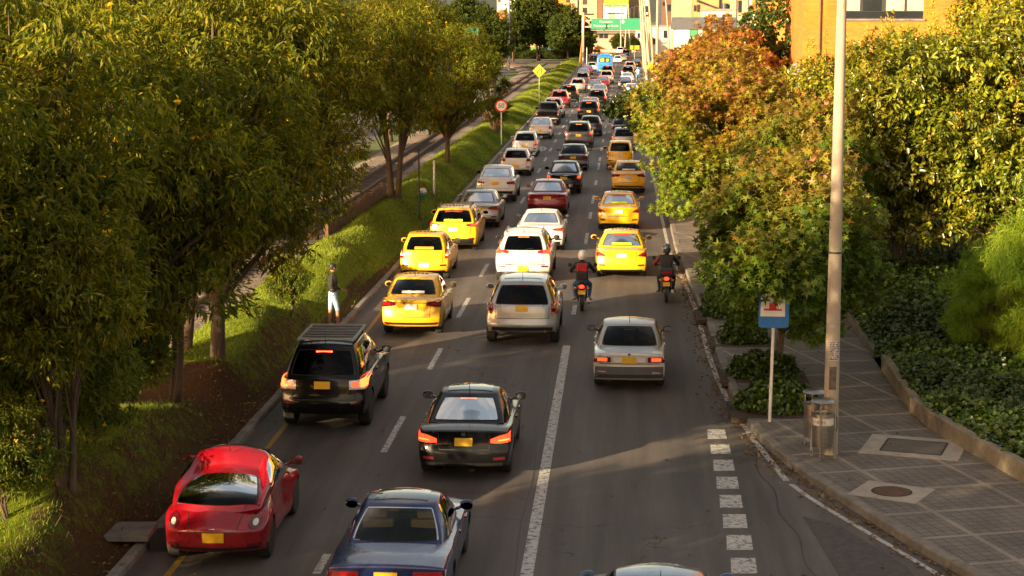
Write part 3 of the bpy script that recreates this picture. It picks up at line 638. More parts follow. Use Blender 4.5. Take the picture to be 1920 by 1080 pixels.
plant(SA, 'autumn_tree', 'nearest pavement tree, green star leaves above the bus stop sign', 'tree', (3.75, 43.2, .14), 0, (1.0, 1.0, 1.0), 'autumn trees on the pavement')
plant(SA, 'autumn_tree', 'second pavement tree with brownish green top, right of the dark motorcyclist', 'tree', (4.9, 52.5, .14), R(5), (.95, .80, 1.14), 'autumn trees on the pavement')
plant(SB, 'autumn_tree', 'yellow green tree overhanging the right lane beside the yellow taxi', 'tree', (4.5, 61, .14), R(0), (.98, 1, .96), 'autumn trees on the pavement')
plant(SB, 'autumn_tree', 'red and yellow tree in full sun left of the pole', 'tree', (4.7, 72, .14), R(-30), (1.0, 1, 1.04), 'autumn trees on the pavement')
plant(SC, 'autumn_tree', 'farthest orange tree whose top meets the white house', 'tree', (5.0, 84, .14), R(20), (1.05, 1, 1.04), 'autumn trees on the pavement')
plant(SC, 'autumn_tree', 'red tinted tree behind the farthest orange one', 'tree', (5.6, 97, .14), R(-40), (.98, 1, .98), 'autumn trees on the pavement')
DK = [(.03, .055, .010), (.05, .075, .012), (.075, .095, .014)]
GD = tree_kind(15, 6.0, 2.0, 2.3, 2.6, 26, .85, 44, 9, .17, .06, 'oval', DK, L_PRV, tr=.12, droop=.2)
G2 = tree_kind(16, 5.3, 2.9, 2.3, 1.7, 20, .62, 50, 10, .15, .05, 'oval', DK, L_PRV, tr=.11, droop=.2, lean=(-2.3, 0))
plant(G2, 'dark_tree', 'dark green tree reaching a branch over the far right lane', 'tree', (3.4, 84, .14), 0, 1.0)
G3 = tree_kind(17, 10.4, 1.5, 1.55, 1.7, 34, .85, 46, 10, .17, .06, 'oval', DK, L_PRV, tr=.14, droop=.2)
plant(GD, 'dark_tree', 'small dark tree among the far lamp poles on the right', 'tree', (6.6, 165, .14), R(100), .95)
plant(GD, 'dark_tree', 'rounded green tree before the white house', 'tree', (9.2, 200, .14), R(190), 1.15)
plant(G3, 'dark_tree', 'dark green tree against the left corner of the orange brick building', 'tree', (6.7, 87, .2), R(230), 1.0)
# ---- tall hedge of privet trees on the right
PRV = [(.085, .11, .008), (.135, .16, .010), (.215, .215, .012), (.05, .07, .008)]
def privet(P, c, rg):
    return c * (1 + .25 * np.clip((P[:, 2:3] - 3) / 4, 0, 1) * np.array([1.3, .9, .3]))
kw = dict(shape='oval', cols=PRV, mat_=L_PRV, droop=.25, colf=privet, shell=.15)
def plumes(rg, C, n, k=46):
    ci = rg.integers(0, len(C), n); v = unit(rg, n); v[:, 2] = np.abs(v[:, 2]); p = C[ci] + v * 1.0
    ii = np.repeat(np.arange(n), k); q = len(ii); h = rg.random(q); ax = (v * .5 + np.array([0, 0, .8]))[ii]
    P = p[ii] + ax * (h * .42)[:, None] + unit(rg, q) * (.11 * (1 - h) + .02)[:, None]
    return leaf_mesh('flower_plumes', L_FLW, P, unit(rg, q) + ax, unit(rg, q), np.full(q, .07), np.full(q, .024), pal(rg, q, [(.34, .33, .03), (.42, .34, .04), (.25, .15, .02)]), 'lance')
def privet_kind(seed, *a, **k2):
    t = tree_kind(seed, *a, **k2, **kw); rg = np.random.default_rng(seed); _, C = crown(rg, a[0], a[1], a[2], a[3], a[4], a[5], 1, 1, .1, .03, 'lance', PRV, mat_=L_PRV, shell=.15)
    t.extra.append(('flower_plumes', plumes(np.random.default_rng(seed + 1), C, 95))); return t
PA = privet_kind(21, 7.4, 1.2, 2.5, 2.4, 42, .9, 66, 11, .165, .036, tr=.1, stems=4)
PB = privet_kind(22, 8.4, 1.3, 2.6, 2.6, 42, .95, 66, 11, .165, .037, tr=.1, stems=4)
pv_l = [(8.2, 52.5, PA, 1.12, 'privet tree directly right of the pole, shaded lower half'), (11.2, 51.5, PB, 1.1, 'privet tree behind the feathery bush at the right edge'), (14.4, 51, PB, 1.2, 'privet tree filling the right photo edge, plumed top'), (9.0, 60, PB, 1.0, 'sunlit privet tree before the orange brick wall'), (12.2, 60.5, PB, 1.2, 'tall privet tree under the building window'), (15.2, 60, PB, 1.38, 'tallest privet tree at the upper right corner'), (17.6, 54, PB, 1.3, 'privet tree just past the right photo edge'), (7.6, 66, PA, 1.0, 'small privet tree behind the autumn trees and the pole')]
for i, (x, y, kd, s, lb) in enumerate(pv_l):
    t = plant(kd, 'privet_tree', lb, 'tree', (x, y, .2), R(i * 77), s, 'privet hedge trees')
    for c in t.children:
        if c.name.startswith('flower_plumes'): c['kind'] = 'stuff'
# ---- feathery bright bush at the right edge
rg = np.random.default_rng(31)
FB = Kind(); FB.leaf, C = crown(rg, 4.4, .2, 2.0, 1.8, 46, .52, 85, 22, .17, .013, 'needle', [(.11, .20, .018), (.16, .26, .02), (.23, .31, .026)], droop=.5, mat_=L_TEC, shell=.2); FB.trunk = limbs(rg, C, 4, .5, .1, m=BARK); FB.extra = []
plant(FB, 'feathery_bush', 'bright yellow green feathery bush by the low wall at the right photo edge', 'bush', (10.2, 41.3, .2), 0, 1.12)
plant(FB, 'feathery_bush', 'darker half of the feathery bush, nearer the shaded hedge', 'bush', (8.8, 43.4, .2), R(120), .70)
# ---- ivy ground cover, dark hedge, pavement plantings, grass, litter
def scatter(name, mat_, pts, nrm, L, W, cols, shape, rg, droop=0, spread=.7, kind='stuff', parent=None, flat=1.0):
    n = len(pts); D = unit(rg, n) * np.array([1, 1, .5]) + np.array([0, 0, -droop]); Nn = nrm * flat + unit(rg, n) * spread
    me = leaf_mesh(name, mat_, pts, D, Nn, L * rg.uniform(.6, 1.3, n), W * rg.uniform(.7, 1.2, n), cols, shape); o = bpy.data.objects.new(name, me); link(o, parent)
    if kind: o['kind'] = kind
    return o
IVY = [(.018, .04, .005), (.03, .06, .007), (.055, .095, .009), (.10, .14, .012)]
n = 95000; Y = 24 + 36 * rng.random(n) ** 1.25; wx = np.interp(Y, WALL[:, 1], WALL[:, 0]); X = wx + .12 + (1 - np.sqrt(rng.random(n))) * 8.0
u = X - wx; Hh = .26 + .28 * np.clip(u / 1.0, 0, 1) + .14 * np.sin(X * 2.1 + np.sin(Y * 1.7)) * np.sin(Y * 1.9) + .10 * np.sin(X * 5.3) * np.sin(Y * 4.7)
Hh = np.where(Y > 44.5, Hh + .75 * np.clip((u - .3) / 1.0, 0, 1) * np.clip((Y - 44.5) / 2, 0, 1), Hh)
Zv = .2 + np.maximum(Hh, .1) * rng.random(n) ** .35
ivc = pal(rng, n, IVY) * (1 + .35 * np.sin(X * 1.3 + Y))[:, None].clip(.6, 1.5)
tag(scatter('ivy_ground_cover', L_IVY, np.c_[X, Y, Zv], np.tile([[-.15, -.3, 1.0]], (n, 1)), .115, .058, ivc, 'oval', rng, .15), 'dark glossy ivy carpet behind the low wall', 'ivy')
# pavement shrubs in their earth pits
def shrub_mesh(seed, rx, ry, h, n=3400):
    rg = np.random.default_rng(seed); v = unit(rg, n); v[:, 2] = np.abs(v[:, 2]); rr = rg.random(n) ** .28; bmp = 1 + .16 * np.sin(v[:, 0] * 7 + seed) * np.cos(v[:, 1] * 6)
    P = v * (rr * bmp)[:, None] * np.array([rx, ry, h]); P[:, 2] += .05
    D = v * .5 + unit(rg, n) * .8 + np.array([0, 0, -.1]); return leaf_mesh('foliage', L_IVY, P, D, v + unit(rg, n) * .5 + np.array([0, 0, .4]), .105 * rg.uniform(.7, 1.3, n), .05 * rg.uniform(.7, 1.2, n), pal(rg, n, IVY), 'oval')
def stems(seed, r):
    rg = np.random.default_rng(seed); mb = MB()
    for k in range(7):
        a = rg.uniform(0, 6.28); mb.tube([(0, 0, -.05), (math.cos(a) * r * .4, math.sin(a) * r * .4, .25), (math.cos(a) * r * .8, math.sin(a) * r * .8, .45)], [.018, .013, .006], 5, False)
    return mb.mesh('stems', BARK, fix=False)
for i, (px, py, rx, ry, h, lb) in enumerate(((1458, 768, .86, .62, .58, 'leafy dark shrub in the nearest earth pit beside the litter bins'), (1432, 705, .84, .55, .50, 'round dark shrub at the foot of the pavement tree trunk'), (1392, 640, .62, .55, .55, 'small dark shrub in the third earth pit under the tree'), (1352, 590, .55, .7, 1.0, 'taller dark shrub by the kerb under the drooping branches'), (1362, 560, .6, .8, .8, 'dark shrub deep in the shade behind the taller kerbside shrub'))):
    p = G(px, py, .15); t = thing('pavement_shrub', lb, 'shrub', p, 0, 'shrubs in pavement pits')
    o = bpy.data.objects.new('foliage', shrub_mesh(40 + i, rx, ry, h)); link(o, t); o = bpy.data.objects.new('stems', stems(60 + i, rx)); link(o, t)
    pit = MB(); pit.box(p.x - rx - .18, p.x + rx + .15, p.y - ry - .25, p.y + ry + .2, .05, .152); struct(pit.build('earth_pit', SOIL))
# grass on the verge
n = 210000
Y = 18 + 300 * rng.random(n) ** 2.4; U = .1 + 3.2 * rng.random(n); X = XL - .16 - U
keep = np.array([rng.random() > soilness(x, y) * .93 for x, y in zip(X, Y)]); X, Y = X[keep], Y[keep]; n = len(X)
Zg = np.array([bank_h(x, y) for x, y in zip(X, Y)]) - .01
gc = pal(rng, n, [(.07, .115, .009), (.125, .17, .012), (.19, .22, .018), (.20, .17, .04)], [.3, .35, .27, .08]) * (1 + .3 * np.sin(X * 2 + Y * .8))[:, None]
me = leaf_mesh('grass', L_GRS, np.c_[X, Y, Zg], np.c_[rng.normal(size=(n, 2)) * .45, np.ones(n)], unit(rng, n) + np.array([0, -.5, .3]), (.04 + .07 * rng.random(n)) * (1 + Y / 200), np.full(n, .010) * (1 + Y / 50), gc, 'needle')
o = bpy.data.objects.new('grass', me); link(o); tag(o, 'short sunlit grass growing along the verge bank', 'grass', kind='stuff')
# fallen leaves in the gutter, on the bank foot and on the pavement
n = 1500; yk = 26 + 40 * rng.random(n); kx = np.array([kerb_x(y) for y in yk]); X = kx - .05 - np.abs(rng.normal(size=n)) * .22
n2 = 900; X2 = XL - .1 - rng.random(n2) * 1.2; Y2 = 20 + 30 * rng.random(n2); n3 = 160; X3 = -7 + 13 * rng.random(n3); Y3 = 22 + 50 * rng.random(n3)
P = np.r_[np.c_[X, yk, np.full(n, .012)], np.c_[X2, Y2, [bank_h(x, y) + .02 for x, y in zip(X2, Y2)]], np.c_[X3, Y3, np.where(X3 > np.array([kerb_x(y) for y in Y3]), .16, .012)]]
n = len(P); tag(scatter('fallen_leaves', L_FLW, P, np.tile([[0, 0, 1.0]], (n, 1)), .085, .03, pal(rng, n, [(.16, .08, .03), (.24, .13, .05), (.09, .05, .025), (.3, .22, .08)]), 'oval', rng, 0, .25), 'dry brown leaves lying along the gutter and bank foot', 'leaves')
# dry twigs and roots on the red bank
tw = MB()
for i in range(70):
    y = random.uniform(21, 37); x = XL - .3 - random.random() * 1.6; z = bank_h(x, y); a = random.uniform(0, 6.28); l = random.uniform(.12, .35)
    tw.tube([(x, y, z), (x + math.cos(a) * l * .5, y + math.sin(a) * l * .5, z + random.uniform(.05, .25)), (x + math.cos(a) * l, y + math.sin(a) * l, z + random.uniform(-.05, .3))], [.008, .006, .003], 4, False)
o = tw.build('twigs', BARK, fix=False); tag(o, 'dry twigs sticking out of the reddish bank', 'twigs', kind='stuff')
# yucca clumps by the 50 sign
def yucca(name, label, loc, heads, group='yuccas on the verge'):
    t = thing(name, label, 'yucca', loc, 0, group); rg = np.random.default_rng(int(abs(loc[1]) * 10)); tk = MB(); tp = []
    for (dx, dy, h) in heads:
        tk.tube([(dx * .1, dy * .1, -.1), (dx * .5, dy * .5, h * .5), (dx, dy, h)], [.17, .13, .10], 7); tp.append((dx, dy, h))
    tk.build('trunk', BARK_P, t, smooth=True)
    tp = np.array(tp); n = 85; ii = np.repeat(np.arange(len(tp)), n); q = len(ii); v = unit(rg, q); v[:, 2] = np.where(v[:, 2] < -.5, -v[:, 2], v[:, 2])
    me = leaf_mesh('crown', L_PRV, tp[ii] + v * .05, v + np.array([0, 0, .15]), unit(rg, q) * .2 + np.array([0, 0, 1.0]), rg.uniform(.6, 1.0, q), np.full(q, .035), pal(rg, q, [(.09, .13, .015), (.14, .17, .02), (.06, .09, .012)]), 'lance'); o = bpy.data.objects.new('crown', me); link(o, t)
    v2 = v[:, :] * np.array([.5, .5, 0]) + np.array([0, 0, -1]); me = leaf_mesh('dry_skirt', L_FLW, tp[ii] - np.array([0, 0, .12]) + v * .06, v2, unit(rg, q), rg.uniform(.4, .8, q), np.full(q, .03), pal(rg, q, [(.22, .13, .05), (.30, .19, .07)]), 'lance'); o = bpy.data.objects.new('dry_skirt', me); link(o, t); o['kind'] = 'stuff'
yucca('yucca', 'spiky yucca close behind the round speed limit sign', (-8.9, 126, .4), [(0, 0, 2.1), (.6, .3, 1.6), (-.6, .2, 1.7), (.3, -.3, 1.2)])
yucca('yucca', 'tall spiky yucca with dry skirt beside the railway track', (-10.6, 150, .3), [(0, 0, 3.6), (.8, .2, 2.6), (-.8, .1, 3.0), (.3, .5, 2.0)])
yucca('yucca', 'yucca cluster left of the railway with trunk in sun', (-13.9 - 2.0, 146, .1), [(0, 0, 2.8), (.9, .2, 2.0), (-.8, .1, 1.6)])
# far trees at the end of the avenue
FA = tree_kind(51, 11.5, 1.0, 5.4, 5.0, 38, 1.9, 100, 9, .32, .11, 'oval', [(.04, .062, .010), (.075, .095, .012), (.028, .046, .009)], L_TEC, tr=.32, stems=2, droop=.1)
for i, (px, Y, s, lb, nm) in enumerate(((1010, 360, 1.28, 'large dark round tree in front of the orange block of flats', 'broadleaf_tree'), (1066, 350, .92, 'lighter green tree left of the green road sign', 'broadleaf_tree'), (1092, 392, .62, 'dull olive tree half hidden behind the gantry post', 'broadleaf_tree'), (962, 350, .80, 'dark tree left of the large round tree beyond the track bend', 'broadleaf_tree'), (925, 330, .82, 'tree below the brown hipped roof, beside the grey pole', 'broadleaf_tree'), (1160, 425, .40, 'low dark bushy tree under the green road sign', 'broadleaf_tree'), (1184, 425, .40, 'low dark bushy tree right under the road sign end', 'broadleaf_tree'), (905, 260, .85, 'tree above the far carriageway left of the yuccas', 'broadleaf_tree'), (870, 285, 1.05, 'tall tree past the far carriageway with a lit edge', 'broadleaf_tree'))):
    p = at(px, 100, Y); plant(FA, nm, lb, 'tree', (p.x, Y, 0), R(i * 67), s, 'trees at the end of the avenue')

for i, (px, Y, s) in enumerate(((968, 374, .55), (990, 372, .42), (1016, 376, .5), (1040, 373, .46), (1058, 371, .6), (1078, 374, .62))):
    p = at(px, 100, Y); plant(FA, 'dark_bush', ('low dark bush in front of the painted wall, left of the track bend', 'small dark bush over the green part of the painted wall', 'dark bush under the large round far tree', 'dark bush before the blue end of the painted wall', 'dark bush right of the painted wall end', 'dark bush left of the leaning rusty post')[i], 'bush', (p.x, Y, -.6), R(i * 50), (s, s, s * .5), 'bushes before the painted wall')
# ================================================================== vehicles
def lin(pts, x): return float(np.interp(x, [p[0] for p in pts], [p[1] for p in pts]))
def cos_s(pts, x):
    for (x0, y0), (x1, y1) in zip(pts, pts[1:]):
        if x <= x1:
            u = max(0, min(1, (x - x0) / (x1 - x0 + 1e-9))); return y0 + (y1 - y0) * u
    return pts[-1][1]
FAM = {
 'sedan': dict(L=4.5, W=1.74, H=1.46, wr=.31, oh=.98, wb=2.62, deck=[(0, .98), (.5, 1.02), (1.0, .99), (3.1, .95), (3.4, .93), (4.2, .80), (4.5, .66)], cab=(.62, 1.42, 2.55, 3.45), cw=(.80, .565), rear=[(0, .10), (.22, .03), (.42, 0), (.52, .05), (.75, .07), (.93, .05), (1, .08)]),
 'old_sedan': dict(L=4.4, W=1.68, H=1.42, wr=.30, oh=1.0, wb=2.55, deck=[(0, .93), (.4, .95), (1.0, .94), (3.1, .92), (3.3, .90), (4.2, .80), (4.4, .72)], cab=(.80, 1.35, 2.45, 3.2), cw=(.78, .60), rear=[(0, .10), (.25, .0), (.40, .0), (.46, .06), (.9, .05), (1, .07)], sharp=1),
 'coupe': dict(L=4.45, W=1.77, H=1.41, wr=.33, oh=.93, wb=2.69, deck=[(0, .97), (.35, 1.01), (.9, .98), (3.0, .93), (3.3, .91), (4.2, .76), (4.45, .62)], cab=(.55, 1.5, 2.5, 3.35), cw=(.79, .55), rear=[(0, .12), (.2, .03), (.42, 0), (.52, .05), (.8, .07), (.95, .03), (1, .06)]),
 'hatch': dict(L=3.75, W=1.66, H=1.50, wr=.29, oh=.62, wb=2.42, deck=[(0, .98), (.8, .98), (2.5, .95), (2.75, .93), (3.5, .80), (3.75, .66)], cab=(.07, .48, 1.75, 2.75), cw=(.76, .57), rear=[(0, .10), (.25, .01), (.42, 0), (.52, .05), (.8, .07), (1, .09)]),
 'suv': dict(L=4.6, W=1.86, H=1.68, wr=.36, oh=.92, wb=2.7, deck=[(0, 1.08), (.8, 1.08), (3.2, 1.06), (3.5, 1.03), (4.3, .93), (4.6, .78)], cab=(.09, .55, 2.5, 3.5), cw=(.84, .63), rear=[(0, .14), (.25, .02), (.42, 0), (.5, .05), (.8, .07), (1, .10)]),
 'pickup': dict(L=5.2, W=1.86, H=1.78, wr=.38, oh=1.15, wb=3.1, deck=[(0, 1.12), (1.5, 1.12), (3.6, 1.10), (3.9, 1.05), (4.9, .98), (5.2, .85)], cab=(1.62, 1.85, 3.0, 3.9), cw=(.84, .66), rear=[(0, .16), (.25, .0), (.36, .0), (.4, .07), (1, .06)], sharp=1),
 'beetle': dict(L=4.08, W=1.72, H=1.54, wr=.33, oh=.74, wb=2.51, deck=[(0, .66), (.18, .80), (.42, .93), (.8, 1.0), (3.0, .96), (3.3, .92), (3.85, .74), (4.08, .58)], cab=(.30, 1.50, 2.25, 3.2), cw=(.77, .54), sidebow=.075, rear=[(0, .14), (.2, .03), (.5, 0), (.7, .05), (1, .14)], flare=.17, dome=.27, bow=.23, crown=.12, plan=.24, sill=.17, roofcr=.10, inset=.155),
}
def car_shape(sp):
    L, W, H = sp['L'], sp['W'], sp['H']; deck = sp['deck']; rear = sp['rear']; wr = sp['wr']; y1 = sp['oh']; y2 = y1 + sp['wb']
    zs = sp.get('sill', .21 if wr < .35 else .30); zb = max(z for _, z in deck[:4]); flare = sp.get('flare', .018); crown_ = sp.get('crown', .035); sharp = sp.get('sharp', 0)
    bul = sp.get('bulge', [(0, .93), (.22, .98), (.5, 1.0), (.78, .985), (.93, .955), (1, .92)])
    front = [(0, .12), (.2, .0), (.5, .02), (.8, .12), (1, .2)]
    def F(a, yn, c):
        zt = cos_s(deck, yn) - crown_ * a * a - .02 * a ** 6
        zbot = zs + .08 * max(0, 1 - yn / .5) + .04 * max(0, 1 - (L - yn) / .5)
        if abs(a) > .7:
            for yw in (y1, y2):
                Rr = wr + .055
                if abs(yn - yw) < Rr: zbot = max(zbot, wr * .96 + math.sqrt(Rr * Rr - (yn - yw) ** 2))
        z = zbot + (zt - zbot) * c; t = min(1, max(0, (z - zs) / (zb - zs)))
        tr = max(0, 1 - yn / .65); tf = max(0, 1 - (L - yn) / .7)
        hw = W / 2 * lin(bul, t) * (1 - (.03 if sharp else .06) * tr ** 2) * (1 - .12 * tf ** 2)
        if flare > .05:
            q = max(math.cos(min(1, abs(yn - yw) / (1.5 if yn < y1 else .78)) * math.pi / 2) ** 1.2 for yw in (y1, y2)); u = min(1, max(0, (t - .05) * 1.6)); u = u * u * (3 - 2 * u)
            hw -= flare * ((1 - q) * min(1, .35 + u) + 1.15 * q * max(0, (t - .62) / .38) ** 1.6)
        else:
            for yw in (y1, y2): hw += flare * max(0, 1 - abs(yn - yw) / .5) * (1 - abs(t - .5))
        y = yn + lin(rear, t) * tr - lin(front, t) * tf + (sp.get('plan', .05 if sharp else .13) * abs(a) ** 3) * tr - .28 * abs(a) ** 2.5 * tf
        return Vector((a * hw, y, z))
    cab = sp.get('cab')
    dome, bow = sp.get('dome', .045), sp.get('bow', .03)
    def Cb(a, b, c):
        yb0, yt0, yt1, yb1 = cab; cc = c
        ya = yb0 + (yt0 - yb0) * cc - bow * math.sin(math.pi * cc) * (1.0 if bow < .05 else 1.0); yf = yb1 + (yt1 - yb1) * cc + bow * .8 * math.sin(math.pi * cc)
        y = ya + (yf - ya) * b + .10 * a * a * (1 - b) ** 3 - .16 * a * a * b ** 3
        z0 = cos_s(deck, max(0, min(L, y))) - .05
        zr = H - dome * abs(2 * b - 1) ** 2.2 - sp.get('roofcr', .035) * a * a
        z = z0 + (zr - z0) * cc
        wbse = sp['cw'][0] * W / 1.74 if sp.get('cwscale', 0) else sp['cw'][0]; wtop = sp['cw'][1]
        hw = wbse + (wtop - wbse) * cc ** 1.25 + sp.get('sidebow', .025) * math.sin(math.pi * cc); hw *= 1 - .10 * (max(0, 1 - b / .28)) ** 2 * (.7 if sp.get('hatchy') else 1) - .07 * max(0, (b - .7) / .3) ** 2
        return Vector((a * hw, y, z))
    return F, Cb
def box_faces(F, A, B, C, skip=None):
    """six faces of a deformed box, shared vertices"""
    mb = MB(); idx = {}
    def vid(i, j, k):
        key = (i, j, k)
        if key not in idx: idx[key] = len(mb.v); mb.v.append(tuple(F(A[i], B[j], C[k])))
        return idx[key]
    na, nb, nc = len(A) - 1, len(B) - 1, len(C) - 1
    def q(tag_, *ks):
        if skip and skip(tag_, ks): return
        mb.f.append(tuple(vid(*k) for k in ks)); mb.m.append(0)
    for i in range(na):
        for j in range(nb):
            q('bot', (i, j, 0), (i, j + 1, 0), (i + 1, j + 1, 0), (i + 1, j, 0)); q('top', (i, j, nc), (i + 1, j, nc), (i + 1, j + 1, nc), (i, j + 1, nc))
    for i in range(na):
        for k in range(nc):
            q('rear', (i, 0, k), (i + 1, 0, k), (i + 1, 0, k + 1), (i, 0, k + 1)); q('front', (i, nb, k), (i, nb, k + 1), (i + 1, nb, k + 1), (i + 1, nb, k))
    for j in range(nb):
        for k in range(nc):
            q('left', (0, j, k), (0, j, k + 1), (0, j + 1, k + 1), (0, j + 1, k)); q('right', (na, j, k), (na, j + 1, k), (na, j + 1, k + 1), (na, j, k + 1))
    return mb
def wheel_meshes(r, w_, spokes):
    ty = MB(); ty.lathe([(r * .62, -w_ * .5), (r * .9, -w_ * .5), (r * .985, -w_ * .38), (r, -w_ * .2), (r, w_ * .2), (r * .985, w_ * .38), (r * .9, w_ * .5), (r * .62, w_ * .5)], axis='X', n=24)
    rm = MB(); rm.lathe([(r * .64, w_ * .40), (r * .66, w_ * .49), (r * .60, w_ * .50), (r * .56, w_ * .30), (r * .2, w_ * .22), (0, w_ * .22)], axis='X', n=24)
    for k in range(spokes):
        a = 2 * math.pi * k / spokes; d = Vector((0, math.cos(a), math.sin(a))); s = Vector((0, -math.sin(a), math.cos(a))) * r * .07
        p0, p1 = d * r * .1, d * r * .60; x0, x1 = w_ * .24, w_ * .46
        vs = [p + q + Vector((x, 0, 0)) for p, x in ((p0, x1), (p1, x1)) for q in (s, -s)] + [p + q + Vector((x0, 0, 0)) for p in (p0, p1) for q in (s, -s)]
        rm.add(vs, [(0, 1, 3, 2), (0, 2, 6, 4), (1, 5, 7, 3), (4, 6, 7, 5)])
    rm.lathe([(r * .16, w_ * .3), (r * .15, w_ * .47), (0, w_ * .48)], axis='X', n=12)
    return ty.mesh('wheel', RUB, 'auto'), rm.mesh('rim', RIM, 'auto')
WM = {}
def add_wheels(t, sp):
    key = (sp['wr'], sp.get('spokes', 7))
    if key not in WM: WM[key] = wheel_meshes(key[0], .21 if key[0] < .35 else .25, key[1])
    for y in (sp['oh'], sp['oh'] + sp['wb']):
        for s in (-1, 1):
            o = bpy.data.objects.new('wheel', WM[key][0]); link(o, t); o.location = (s * (sp['W'] / 2 - sp.get('inset', .135)), y, sp['wr']); o.rotation_euler = (0, 0, 0 if s > 0 else math.pi)
            rr = bpy.data.objects.new('rim', WM[key][1]); link(rr, o)
class Proj:
    def __init__(s, me): s.t = BVHTree.FromPolygons([v.co.copy() for v in me.vertices], [tuple(p.vertices) for p in me.polygons])
    def hit(s, o, d, off):
        h, n, i, dd = s.t.ray_cast(o, d)
        if h is None:
            h, n, i, dd = s.t.find_nearest(o + d * 4)
        if n.dot(d) > 0: n = -n
        return h + n * off
    def patch(s, mb, lo, up, axis='rear', off=.008, nx=10, ny=4, depth=.02):
        """lo / up: lists of the same length, in rear view (x, z), side view (y, z) or plan (x, y)"""
        d = {'rear': Vector((0, 1, 0)), 'left': Vector((1, 0, 0)), 'right': Vector((-1, 0, 0)), 'top': Vector((0, 0, -1)), 'front': Vector((0, -1, 0))}[axis]
        k = np.linspace(0, 1, len(lo)); rows = []
        for u in np.linspace(0, 1, nx):
            a = (np.interp(u, k, [p[0] for p in lo]), np.interp(u, k, [p[1] for p in lo])); b = (np.interp(u, k, [p[0] for p in up]), np.interp(u, k, [p[1] for p in up])); row = []
            for v in np.linspace(0, 1, ny):
                p = (a[0] + (b[0] - a[0]) * v, a[1] + (b[1] - a[1]) * v)
                o = {'rear': Vector((p[0], -2, p[1])), 'left': Vector((-3, p[0], p[1])), 'right': Vector((3, p[0], p[1])), 'top': Vector((p[0], p[1], 5)), 'front': Vector((p[0], 8, p[1]))}[axis]
                row.append(s.hit(o, d, off))
            rows.append(row)
        n0 = len(mb.v); mb.grid(rows)
        # skirt so that the piece has thickness
        edge = [r[0] for r in rows] + rows[-1][1:] + [r[-1] for r in rows[::-1]][1:] + rows[0][::-1][1:]
        inn = [p + d * depth for p in edge]; m = len(edge); mb.add(edge + inn, [(i, (i + 1) % m, m + (i + 1) % m, m + i) for i in range(m)])
def mirror(poly): return [(-x, z) for x, z in poly]
GLOBAL_PROTO = {}
